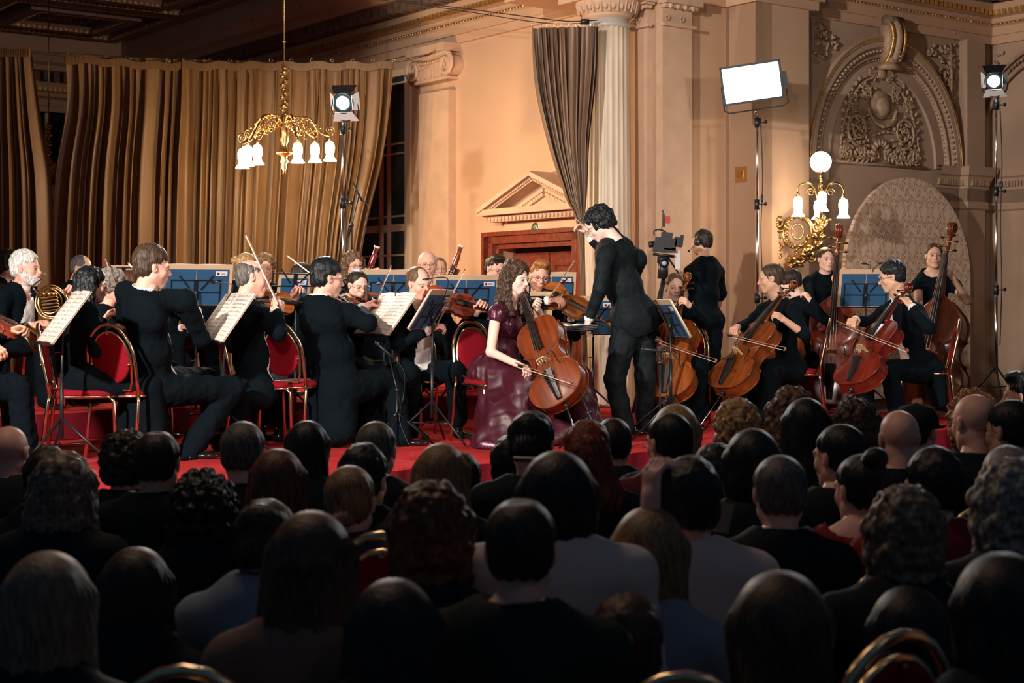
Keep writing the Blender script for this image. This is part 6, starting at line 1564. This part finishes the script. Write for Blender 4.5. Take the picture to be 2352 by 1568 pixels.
so = person('solo cellist, a young woman with long brown curls in a burgundy gown', (1186, 640, 12.0), 122, 126, -9, sc=1.0, fz=.6, skin='pale', hair=('solo', 'brown'), outfit='gown', female=True, bare=(1, 1), neckline=.05, lips=(.50, .16, .14), rh=(1192, 838, 11.55), lh=(1233, 706, 12.0), group='',
       J={'neck': (1168, 698, 12.06), 'shr': (1140, 718, 11.9), 'shl': (1205, 718, 12.25), 'elr': (1127, 808, 11.78), 'ell': (1262, 765, 12.3), 'hip': (1128, 858, 12.1), 'knr': (1222, 882, 11.7), 'anr': (1190, 990, 11.7), 'knl': (1325, 862, 12.25), 'anl': (1340, 985, 12.1)}, dmat=M_sequin, ldor=(-.4, -.6, .5), rdor=(.2, -.5, .8), shoes=False)
off = Vector(so.location)
def gv(px, py, Y): return np.array(P(px, py, Y))
pr = [cone(gv(1160, 800, 12.05), gv(1150, 838, 12.05), .105, .16, .06), ell(gv(1122, 858, 12.05), (.165, .17, .14), k=.08), cone(gv(1140, 858, 12.0), gv(1222, 885, 11.7), .14, .125, .06), cone(gv(1150, 870, 12.2), gv(1325, 872, 12.2), .13, .10, .06),
      cone(gv(1218, 890, 11.72), gv(1165, 985, 11.65), .12, .20, .08), cone(gv(1330, 875, 12.2), gv(1350, 985, 12.05), .095, .13, .06), cone(gv(1165, 985, 11.65), gv(1130, 1010, 11.6), .2, .13, .08), cone(gv(1200, 1000, 11.7), gv(1360, 1000, 11.95), .12, .09, .06), cone(gv(1150, 880, 11.95), gv(1140, 980, 11.75), .15, .16, .08)]
V, Q = sdf(pr, .011); N_ = vnormals(V, Q)
th = np.arctan2(V[:, 1]-off.y, V[:, 0]-off.x)
zz_ = np.clip((1.35-V[:, 2])/.6, 0, 1); dd = .010*wob(V, 11, 1.)+zz_*(.013*np.sin(th*17+4*np.sin(V[:, 2]*5))+.007*np.sin(th*31+V[:, 2]*7))+.010*np.abs(wob(V*np.array((1, 1, 1.8)), 20, 2.))
V = V+N_*dd[:, None]; V, Q = cutmesh(V, Q, V[:, 2] > .605)
mk('gown_skirt', V-np.array(off), Q, M_gown, so)
pr = [cone(gv(1115, 1022, 11.55), gv(1160, 1030, 11.5), .075, .075, .03), cone(gv(1100, 1015, 11.65), gv(1115, 1025, 11.55), .07, .07, .03)]
V, Q = sdf(pr, .012); V, Q = cutmesh(V, Q, V[:, 2] > .603); mk('sequin_hem', V-np.array(off), Q, M_sequin, so)
inst('cello', 'solo', (1299, 928, 11.42), (1195, 640, 12.12), (-.42, -.85, .12), 'worn reddish-brown cello between the knees of the solo cellist', open_pin=.27)
bow(P(1188, 838, 11.42), P(1312, 878, 11.12), (.1, -.3, 1), 'bow resting low across the solo cello', 'string bows')
chair(1126, 12.05, 148, .6, 'red chair with bright gold double arch behind the solo cellist', 'banquet chairs on the stage')
# -- viola
person('ginger-bearded man with glasses playing the viola in white tie', (1240, 636, 13.2), 175, 172, -9, roll=-6, sc=1.03, fz=.6, skin='pink', hair=('quiff', 'ginger'), beard='ginger', outfit='tails', glasses=True, lh=(1312, 728, 13.0), rh=(1262, 690, 12.8), lpole=(.4, 0, -1), ldor=(.5, -.7, .2), rpole=(-1, -.3, -.3))
inst('viola', 'viola', (1246, 668, 12.98), (1336, 712, 12.85), (-.12, -.85, .5), 'amber viola under the chin of the ginger-bearded man')
bow(P(1262, 684, 12.75), P(1320, 596, 12.9), (0, -1, .2), 'bow crossing the amber viola of the ginger-bearded man', 'string bows')
# -- conductor
co = person('conductor in a dark suit bending over his desk with his back to us', (1378, 517, 12.75), -38, -72, -32, roll=0, sc=1.06, fz=.6, sit=False, skin='pale', hair=('curly', 'black'), outfit='suit', glasses=True, dmat=M_suit2, rh=(1352, 538, 13.1), lh=(1352, 735, 12.62), lhand='press', rhand='bow', build=1.12,
       J={'neck': (1402, 548, 12.78), 'shl': (1390, 586, 12.58), 'shr': (1464, 596, 12.92), 'ell': (1378, 665, 12.55), 'elr': (1446, 655, 13.15), 'hip': (1458, 738, 12.8), 'knl': (1412, 872, 12.7), 'anl': (1435, 985, 12.75), 'knr': (1482, 868, 12.85), 'anr': (1482, 978, 12.95), 'toel': (.4, -.2, 0), 'toer': (-.3, .8, 0)}, group='')
e = empty('baton', M=frame(P(1358, 532, 13.05), P(1323, 503, 13.0)-P(1358, 532, 13.05), (0, -1, 0)), label='thin white baton pointing up left of the conductor head', cat='baton')
b = MB(); b.tube([(0, -.03, 0), (0, .19, 0)], [.0035, .0015], 6); b.build('shaft', M_paper, e); b = MB(); b.sphere((0, -.05, 0), (.009, .02, .009), 8); b.build('grip', M_maple, e)
# conductor's desk
dc = P(1312, 752, 12.75); e = empty('conductor_desk', (dc.x, dc.y, .6), -.15, 'wide black conducting desk on a chrome post left of the conductor', 'music desk')
b = MB(); A_ = Matrix.Rotation(R(-4), 3, 'Y'); b.box((0, 0, dc.z-.6), (.21, .25, .012), A_); 
for k in range(4): b.box((.05, -.25-.002*k, dc.z-.585+.0-.012*k), (.16, .008, .003), A_)
b.build('desk_top', M_black, e, smooth=False)
b = MB(); b.tube([(0, 0, .03), (0, 0, dc.z-.62)], .015, 10); b.tube([(0, 0, .55), (0, 0, .62)], .024, 10); b.build('post', M_chrome, e)
for a in (0, 1.57, 3.14, 4.71): b = MB(); b.tube([(0, 0, .03), (.25*cos(a), .25*sin(a), .012)], .014, 6); b.build('foot', M_black, e)
b = MB(); b.box((-.09, .01, .0), (.12, .2, .006), Matrix.Rotation(R(5), 3, 'Y')); b.box((.12, .01, -.003), (.09, .2, .01)); o = b.build('conducting_score', M_paper, smooth=False); o.location = (dc.x, dc.y, dc.z+.027); o.rotation_euler = (0, R(4), -.15)
tag(o, 'open white score lying flat on the conducting desk', 'sheet music')
# -- camera operator
person('camera operator with headset in a black t-shirt standing by the film camera', (1612, 556, 15.6), -38, -52, -2, sc=1.03, fz=.6, sit=False, skin='tan', hair=('crew', 'dark'), outfit='tee', bare=(.85, .85), J={'hip': (1622, 735, 15.6), 'elr': (1656, 672, 15.75), 'shr': (1648, 625, 15.7), 'shl': (1586, 625, 15.55), 'ell': (1578, 690, 15.7)}, lh=(1560, 640, 15.4), rh=(1640, 735, 16.0), group='', build=1.08)
hp_ = bpy.context.scene.collection.objects[-1]
op = [o for o in COL.objects if o.name.startswith('person')][-1]
Mh = Matrix.Translation(P(1612, 556, 15.6)-op.location)@rotz(-52)
b = MB(); b.tube([(.09*cos(t)*1.0, -.01, .03+.10*sin(t)) for t in np.linspace(0, pi, 14)], .008, 6); b.lathe([(.038, 0), (.04, .012), (.03, .022), (0, .024)], 16, Matrix.Translation((-.082, 0, 0))@Matrix.Rotation(-pi/2, 4, 'Y')); b.lathe([(.038, 0), (.04, .012), (.03, .022), (0, .024)], 16, Matrix.Translation((.082, 0, 0))@Matrix.Rotation(pi/2, 4, 'Y'))
b.tube([(-.1, 0, -.01), (-.095, .05, -.06), (-.06, .11, -.085)], .003, 5); b.sphere((-.055, .118, -.086), (.014, .012, .012), 8); b.build('headset', M_plastic, op, M=Mh)
# -- cellos
person('woman with light brown tied-back hair staring at us over a cello scroll', (1550, 660, 13.55), 185, 176, -4, roll=-3, sc=1.03, fz=.6, skin='fair', hair=('bun', 'lbrown'), outfit='dress', female=True, lh=(1584, 702, 13.3), rh=(1505, 778, 13.0), J={'elr': (1500, 735, 13.4), 'ell': (1622, 745, 13.5), 'knl': (1600, 840, 13.2), 'anl': (1602, 940, 13.3), 'knr': (1490, 850, 13.1), 'anr': (1490, 940, 13.3)}, ldor=(.6, -.6, .3))
inst('cello', 'cello_orange', (1530, 918, 12.9), (1572, 690, 13.42), (-.45, -.86, .2), 'orange cello of the staring woman, between conductor and stand', open_pin=.2)
bow(P(1500, 780, 12.8), P(1644, 829, 12.75), (.1, -.2, 1), 'bow across the orange cello right of the conductor', 'string bows')
chair(1578, 13.75, 188, .6, 'red and gold chair of the staring cellist, right of the conductor', 'banquet chairs on the stage')
person('woman in profile with smooth brown hair and black dress playing the brown cello', (1770, 640, 13.7), -98, -86, -8, roll=0, sc=1.06, fz=.6, skin='tan', hair=('lowbun', 'brown'), outfit='dress', female=True, bare=(.75, .22), rh=(1690, 752, 13.15), lh=(1802, 735, 13.3), J={'neck': (1790, 692, 13.75), 'shr': (1752, 712, 13.85), 'shl': (1822, 712, 13.55), 'ell': (1848, 768, 13.35), 'elr': (1718, 745, 13.65), 'hip': (1815, 850, 13.75), 'knl': (1765, 850, 13.4), 'anl': (1762, 960, 13.4), 'knr': (1690, 850, 13.95), 'anr': (1700, 960, 13.8)}, ldor=(.3, -.7, .5), rdor=(-.2, -.5, .8))
inst('cello', 'cello', (1661, 900, 13.05), (1846, 628, 13.62), (-.80, -.62, .3), 'golden brown cello of the woman in profile, tilted to the right', open_pin=.4)
bow(P(1668, 768, 13.0), P(1803, 802, 12.8), (.1, -.2, 1), 'bow across the golden brown cello', 'string bows')
chair(1826, 13.8, -78, .6, 'red and gold chair behind the woman in profile with the brown cello', 'banquet chairs on the stage')
person('cellist half hidden behind the woman in profile, only part of a face and sleeve showing', (1815, 648, 15.0), -110, -100, -14, fz=.6, skin='pale', hair=('short', 'dark'), outfit='dress', female=True, lh=(1862, 690, 14.8), J={'ell': (1895, 735, 14.8)})
inst('cello', 'cello_orange', (1760, 930, 14.4), (1858, 650, 15.1), (-.4, -.85, .3), 'orange cello showing only its scroll behind the brown cello', open_pin=.15)
person('man in glasses and white tie playing the red cello at the right', (2048, 636, 13.9), -95, -78, -14, sc=1.08, fz=.6, skin='olive', hair=('full', 'black'), outfit='tails', glasses=True, beard=None, rh=(1962, 735, 13.35), lh=(2092, 702, 13.6), J={'neck': (2068, 690, 13.95), 'shr': (2030, 720, 14.1), 'shl': (2105, 715, 13.75), 'ell': (2132, 752, 13.5), 'elr': (1998, 740, 13.9), 'hip': (2108, 850, 13.95), 'knl': (2040, 850, 13.55), 'anl': (2062, 945, 13.6), 'knr': (1990, 850, 14.2), 'anr': (1985, 945, 14.1)}, ldor=(.3, -.7, .5), rdor=(-.2, -.5, .8))
inst('cello', 'cello_red', (1956, 892, 13.15), (2108, 632, 13.85), (-.80, -.62, .3), 'dark red cello of the man in white tie, tilted to the right', open_pin=.35)
bow(P(1925, 742, 13.2), P(2084, 806, 13.0), (.1, -.2, 1), 'bow across the dark red cello', 'string bows')
chair(2122, 14.0, -80, .6, 'red and gold chair under the man with the dark red cello', 'banquet chairs on the stage')
# -- basses
person('young woman with centre-parted brown hair standing with a double bass', (1897, 596, 16.0), 175, 168, 0, sc=1.04, fz=.6, sit=False, skin='fair', hair=('bun', 'brown'), outfit='dress', female=True, lh=(1932, 648, 15.7), rh=(1880, 740, 15.5), J={'ell': (1960, 690, 15.8)})
inst('bass', 'bass', (1905, 930, 15.35), (1926, 560, 15.75), (-.25, -.95, .1), 'red brown double bass of the young woman beside the blue folder', open_pin=.12, scale=.96)
person('older woman with pulled-back brown hair fingering a double bass at the right', (2145, 588, 15.4), 192, 186, 2, sc=1.06, fz=.6, sit=False, skin='tan', hair=('bun', 'brown'), outfit='dress', female=True, bare=(1, 1), neckline=.05, lh=(2190, 640, 15.1), rh=(2130, 760, 14.9), J={'shl': (2192, 655, 15.4), 'ell': (2222, 690, 15.25), 'shr': (2108, 655, 15.45)}, ldor=(.3, -.8, .3), build=1.1)
inst('bass', 'bass_brown', (2136, 935, 14.75), (2184, 580, 15.1), (-.62, -.78, .1), 'dark brown double bass with orange ribs at the far right', open_pin=.12, scale=.95)

# ---- stands and scores
def pair(px, py, Y, yaw, tilt, fz, ls, lc, front=False, **kw):
    c = P(px, py, Y); f = fvec(yaw); c = c-(f*sin(R(tilt))+up*cos(R(tilt)))*(kw.get('h', .40)/2-.145)
    stand(c, yaw, tilt, fz, ls)
    q = c-f*.0; score(q, yaw, tilt, lc, front, **kw); return c
pair(150, 731, 10.1, 64, 36, .6, 'black tripod music stand nearest the left edge holding a white score', 'open white score nearest the left edge, pages to us', True, blue=False, group='open white scores', seed=1)
pair(520, 731, 11.0, 60, 36, .6, 'black music stand under the white score before the bald violinist', 'open white score before the bald violinist, pages to us', True, blue=False, group='open white scores', seed=2)
pair(888, 723, 12.15, 58, 38, .6, 'black music stand under the brightly lit score in the middle', 'brightly lit open score right of the heavy man, pages to us', True, blue=False, group='open white scores', seed=3)
pair(993, 712, 11.9, 104, 32, .6, 'narrow-looking stand with clip light before the frowning violinist', 'blue folder seen edge-on before the frowning violinist', h=.34)
pair(450, 655, 12.9, 160, 24, .6, 'black wire stand between the man in tails and the bald violinist', 'blue folder with sticker left of the bald violinist', h=.36, group='blue score folders')
pair(902, 662, 14.0, 165, 22, .82, 'wire stand with blue folder below the wine-red bassoon', 'blue folder behind the brightly lit score', h=.34, group='blue score folders')
pair(1070, 675, 13.9, 172, 22, .82, 'wire stand with blue folder under the brown bassoon', 'blue folder with sticker left of the solo cellist', h=.34, group='blue score folders')
pair(1266, 664, 14.3, 175, 22, .82, 'wire stand with blue folder behind the ginger-bearded man', 'blue folder with sticker behind the amber viola', h=.32, group='blue score folders', w=.22)
pair(1362, 724, 13.7, 172, 20, .6, 'wire stand with blue folder under the conductor sleeve', 'blue folder with sticker below the conductor arm', h=.34, w=.22, group='blue score folders')
pair(1540, 732, 12.75, 262, 30, .6, 'wire stand with dark blue folder right of the conductor hip', 'dark blue folder leaning right of the conductor jacket', h=.34, group='blue score folders')
pair(1988, 662, 14.7, 178, 18, .6, 'wire stand with two clip lights between the two double basses', 'blue folder between the young bassist and the man in white tie', h=.36, w=.25, group='blue score folders')
pair(1243, 706, 12.9, 175, 16, .6, 'low stand behind the neck of the solo cello', 'kraft paper score back behind the neck of the solo cello', blue=False, h=.26, w=.09)
pair(676, 658, 13.0, 150, 20, .6, 'stand half hidden left of the cropped dark-haired man', 'score in kraft cover left of the cropped dark-haired man', h=.22, w=.14)
pair(284, 640, 14.0, 165, 20, .82, 'stand half hidden behind the auburn-haired woman', 'small pale score behind the auburn-haired woman', h=.24, w=.12)
def clip_light(a, bend, tip, label):
    a, t = P(*a), P(*tip); m_ = P(*bend); e = empty('clip_light', a, 0, label, 'clip light', 'clip-on music stand lights')
    b = MB(); b.tube(cat([(0, 0, 0), tuple(m_-a), tuple(t-a)], 8), .004, 6); b.build('gooseneck', M_black, e)
    b = MB(); b.sphere(tuple(t-a), (.028, .02, .010), 10); b.build('lamp_head', M_plastic, e)
clip_light((1018, 690, 11.9), (1028, 640, 11.85), (978, 641, 11.8), 'black gooseneck clip light over the narrow stand of the frowning man')
clip_light((908, 680, 12.1), (905, 655, 12.1), (872, 652, 12.05), 'black clip light over the brightly lit score')
clip_light((520, 690, 11.0), (535, 655, 11.1), (492, 648, 11.1), 'gooseneck clip light before the bald violinist score')
clip_light((1990, 640, 14.7), (2000, 612, 14.65), (1984, 605, 14.6), 'left clip light above the blue folder between the basses')
clip_light((2012, 640, 14.7), (2005, 620, 14.65), (2022, 604, 14.6), 'right clip light above the blue folder between the basses')

# ================================================================ the audience
BLK = (.003, .009, .014); NVY = (.006, .010, .018); RED = (.22, .008, .016); WHT = (.60, .52, .50); LGB = (.20, .25, .31)
AUD = [
 ('bald man with a dark collar at the left edge of the audience', 22, 978, 540, ('bald', 'dark'), BLK, 8, 'pink', {}),
 ('woman with long wavy light brown hair spreading over her shoulders, left audience', 148, 1036, 690, ('longwavy', 'ash'), BLK, 4, 'fair', {}),
 ('dark-haired head peeping out above the long light brown hair at the left', 112, 1024, 600, ('full', 'dark'), BLK, 0, 'fair', {}),
 ('dark curly head beside the left ear of the short-haired man with big ears', 292, 984, 560, ('curly', 'dark'), BLK, 10, 'fair', {}),
 ('short-haired man with standing ears below the nearest red chair', 363, 984, 610, ('thinning', 'dark'), BLK, 3, 'tan', {}),
 ('man with short greying hair before the shiny black shoe', 560, 964, 590, ('short', 'dgrey'), BLK, 5, 'fair', {}),
 ('fluffy dark head low between the greying man and the man with big ears', 468, 1078, 640, ('bigcurly', 'black'), BLK, 0, 'fair', {}),
 ('woman with long chestnut hair before the middle red chair', 640, 1030, 640, ('long', 'auburn'), BLK, 6, 'fair', {}),
 ('woman with sleek long black hair rising highest before the heavy violinist', 708, 962, 560, ('sleek', 'black'), BLK, 8, 'fair', {}),
 ('elderly man with thinning cropped hair before the shiny right shoe of the heavy violinist', 866, 968, 560, ('crew', 'dgrey'), BLK, 14, 'fair', {}),
 ('person with dark hair over a raised collar below the thinning cropped head', 838, 1016, 620, ('full', 'black'), BLK, 20, 'fair', {}),
 ('blond woman with hair pinned into a low roll, left of the ginger head', 805, 1062, 700, ('lowbun', 'dblond'), (.03, .04, .055), 5, 'fair', {}),
 ('woman with fluffy ginger curls in the middle of the audience', 990, 1100, 900, ('bobcurly', 'auburn'), BLK, 0, 'fair', {}),
 ('woman with straight dark blond hair before the end of the stage front', 1014, 1018, 640, ('long', 'dblond'), BLK, 5, 'fair', {}),
 ('dark head just behind the straight dark blond hair', 1058, 1034, 560, ('short', 'dark'), BLK, 0, 'fair', {}),
 ('woman with dark updo held by a pearl clip below the solo cello', 1222, 934, 600, ('updo', 'black'), BLK, 10, 'fair', {}),
 ('person with dark cropped hair and a hoop earring below the burgundy gown', 1180, 996, 560, ('full', 'black'), BLK, 14, 'tan', {}),
 ('woman with long red hair swept to the right', 1348, 962, 600, ('sweep', 'red'), BLK, -4, 'fair', {}),
 ('dark-haired head left of the conductor shoes', 1408, 956, 500, ('short', 'dark'), BLK, 0, 'fair', {}),
 ('person with a big dark bob and a white shirt in the middle', 1280, 1036, 880, ('bob', 'black'), WHT, 0, 'tan', dict(nk=.10, shw=1.1)),
 ('blond woman behind the dark-haired man with glasses', 1552, 928, 540, ('bob', 'blond'), BLK, 5, 'fair', {}),
 ('dark-haired man with glasses turning left below the conductor', 1534, 944, 560, ('short', 'black'), (.09, .010, .018), -30, 'pink', dict(glasses=True)),
 ('woman with short golden curls before the brown cello', 1692, 912, 500, ('curly', 'blond'), BLK, 0, 'fair', {}),
 ('woman with wavy grey-brown hair before the skirt of the profile cellist', 1818, 888, 520, ('longcurly', 'lbrown'), BLK, 0, 'fair', {}),
 ('woman with straight dark hair right of the wavy grey-brown head', 1848, 914, 540, ('long', 'black'), BLK, -8, 'fair', {}),
 ('woman with frizzy brown hair before the endpin of the dark red cello', 1962, 916, 540, ('longcurly', 'brown'), BLK, 0, 'fair', {}),
 ('bald man with a round shining head before the chair at the right', 2064, 942, 570, ('bald', 'dark'), BLK, -4, 'pink', {}),
 ('person in a dark cap with its bill to the right', 2108, 932, 500, ('crew', 'black'), BLK, 40, 'fair', {}),
 ('bald man with thin glasses and a black turtleneck at the right', 2236, 905, 560, ('bald', 'dark'), BLK, -22, 'pink', dict(glasses=True)),
 ('frizzy reddish hair sticking out behind the bald man in glasses', 2234, 894, 470, ('bigcurly', 'ginger'), BLK, 0, 'fair', {}),
 ('dark-haired man with a bearded cheek and glasses near the right edge', 2316, 914, 570, ('short', 'black'), BLK, -40, 'tan', dict(glasses=True)),
 ('person with short light brown hair below the golden curls', 1678, 970, 480, ('short', 'lbrown'), BLK, 0, 'fair', {}),
 ('person with wide messy dark hair below the golden curls', 1728, 984, 640, ('bob', 'black'), BLK, 0, 'fair', {}),
 ('short dark-haired man turning left below the frizzy brown hair', 1925, 970, 610, ('short', 'black'), BLK, -35, 'pink', {}),
 ('person with short grey hair below the messy dark hair', 1790, 1040, 720, ('short', 'dgrey'), BLK, 0, 'fair', {}),
 ('dark round head between the glasses man and the short grey hair', 1642, 1016, 600, ('full', 'black'), BLK, 0, 'fair', {}),
 ('woman with dark pinned hair and bare shoulders in a dark red dress', 1975, 1024, 660, ('topbun', 'black'), RED, -25, 'pink', dict(bare=True, shw=1.15)),
 ('dark-haired woman in a red dress with a keyhole back', 2140, 1024, 690, ('full', 'black'), RED, -20, 'fair', dict(shw=1.2)),
 ('short brown head behind the grey-haired people at the right', 2230, 1003, 450, ('crew', 'brown'), BLK, 0, 'fair', {}),
 ('person with cropped grey hair behind the fluffy white-blond head', 2312, 1018, 660, ('short', 'grey'), BLK, 0, 'fair', {}),
 ('person with fluffy white-blond hair at the right edge', 2318, 1046, 830, ('bobcurly', 'grey'), BLK, 0, 'fair', {}),
 ('dark-haired man in a white shirt holding up a phone', 1578, 1046, 800, ('full', 'black'), WHT, -16, 'pink', dict(nk=.13, shw=1.1)),
 ('big man with a thinning crown and a grey-green sweater in the centre front', 1196, 1136, 980, ('thinning', 'dark'), (.010, .018, .018), 2, 'pink', dict(shw=1.15)),
 ('woman with a streaky blond bob and a pale blue-grey sweater', 1490, 1164, 860, ('bob', 'dblond'), LGB, 0, 'fair', {}),
 ('woman with a curly ash blond bob beside the red dresses', 2076, 1110, 850, ('bobcurly', 'ash'), BLK, 0, 'fair', {}),
 ('woman with very long half-tied brown hair and a beige top, left centre', 716, 1174, 990, ('halfup', 'brown'), (.16, .11, .085), 0, 'fair', {}),
 ('person with long black hair low in front, right of the half-tied brown hair', 905, 1328, 1060, ('long', 'black'), BLK, 0, 'fair', {}),
 ('person with smooth auburn-brown hair low in front right of the big man', 1438, 1360, 950, ('full', 'brown'), BLK, 0, 'fair', {}),
 ('woman with a large round brown bob low in front at the right', 1790, 1310, 1120, ('bob', 'brown'), BLK, 0, 'fair', {}),
 ('woman with long straight grey-brown hair in the nearest row at the left', 112, 1266, 1060, ('long', 'ash'), BLK, 0, 'fair', {}),
 ('dark long-haired head right of the long grey-brown hair', 314, 1256, 840, ('long', 'dark'), BLK, 0, 'fair', {}),
 ('person with pinned dark hair and a pale blue shirt left of the half-tied brown hair', 612, 1134, 800, ('updo', 'dark'), LGB, 4, 'fair', dict(shw=1.1)),
 ('large dark-haired person in the nearest row at the right edge', 2300, 1268, 1120, ('bob', 'black'), BLK, -6, 'tan', {}),
 ('person in black leaning between the round brown bob and the right edge', 2085, 1345, 900, ('bob', 'black'), BLK, 0, 'fair', {}),
]
AO = {}
for a in AUD:
    lb, px, top, s, hair, tc_, hy, sk, kw = a
    AO[px] = watcher(lb, px, top, s, hair, tc_, hy, sk, **kw)
def headM(px, top, s, hh, hy):
    Y = F/s; z = P(px, top, Y).z-hh; c = P(px, 700, Y); c.z = z
    return Matrix.Translation(c-AO[px].location)@rotz(hy)
# pearl clip, hoop earring, cap bill, phone
b = MB()
for i in range(13): b.sphere((.012+(i-6)*.0085, -.172+.0004*(i-6)**2, -.035), .0062, 8)
b.build('pearl_hair_clip', mat('pearl', (.75, .66, .55), .25), AO[1222], M=headM(1222, 934, 600, .145, 10))
b = MB(); b.tube([(-.088, .0, -.062+0)]+[(-.088+.022*sin(t)*.3, .022*sin(t), -.062-.022+.022*cos(t)) for t in np.linspace(0, 2*pi, 14)], .004, 6); b.build('hoop_earring', M_gold, AO[1180], M=headM(1180, 996, 560, .145, 14))
b = MB(); b.lathe([(.102, .0), (.1, .05), (.075, .095), (.0, .115)], 24, Matrix.Translation((0, -.012, .022))); b.box((0, .12, .02), (.06, .05, .006)); b.build('cap', mat('dark_cap_cloth', BLK, .9), AO[2108], M=headM(2108, 932, 500, .121, 40))
w_ = AO[1578]; ph = P(1498, 1140, F/800-.35)
V, Q = HANDS['bow']; Mw = frame(tuple(P(1494, 1160, F/800-.33)), (.05, .1, 1), (-.9, -.5, 0))
o = mk('raised_hand', xf(V, np.array(Mw))-np.array(w_.location), Q, mat('hand_skin', SK['pink'], .5), w_)
e = empty('phone', P(1512, 1132, F/800-.30), .2, 'small phone with a lit corner held by the man in the white shirt', 'phone')
b = MB(); b.box((0, 0, 0), (.036, .005, .07)); b.build('case', M_black, e, smooth=False); b = MB(); b.box((-.022, -.007, .045), (.007, .002, .007)); b.build('lit_corner', M_bulb('phone_light', (.3, .9, 1), 1.2), e, smooth=False)
e = empty('programme', M=Matrix.Translation(P(1655, 1188, F/760))@Matrix.Rotation(.25, 4, 'Z')@Matrix.Rotation(R(12), 4, 'Y'), label='printed programme held up right of the man in the white shirt', cat='programme')
b = MB(); b.box((0, 0, 0), (.035, .001, .045)); b.build('sheet', mat('grey_programme', (.16, .14, .125), .8), e, smooth=False)
# standing man at the right edge
watcher('bearded dark-haired man at the right edge beside the stage end', 2346, 855, 400, ('quiff', 'black'), BLK, -60, 'pink')
chair(2346, F/400-.1, 8, 0, 'chair under the bearded man at the right edge', 'audience chairs')
# chair backs catching the light between the spectators
for (px, py, s, yw, lb) in ((1312, 1393, 900, 10, 'chair back with a bright brass arch right of the big man with the thinning crown'), (1074, 1296, 860, 8, 'red-padded chair back with a brass rim left of the big man'),
                            (436, 1526, 1150, 4, 'chair back with a brass arch in the bottom left corner'), (2040, 1448, 1080, -30, 'chair back with two brass arches low at the right'),
                            (1575, 1540, 1150, 6, 'chair back with a brass arch at the bottom edge under the pale blue-grey sweater'), (2250, 1160, 640, -12, 'chair back with a brass rim beside the fluffy white-blond hair'),
                            (884, 1222, 760, 8, 'chair back with a brass tip left of the ginger curls'), (2010, 1300, 800, -35, 'chair back with brass arches below the curly ash blond bob'), (1094, 1137, 600, 6, 'chair back with a brass rim before the red stage front')):
    Y = F/s; z = ZC-(py-HY)/s; c = chair(px, Y, yw, 0, lb, 'audience chairs'); c.scale = (1, 1, z/.93); f_ = fvec(yw); c.location.x += f_.x*.26; c.location.y += f_.y*.26
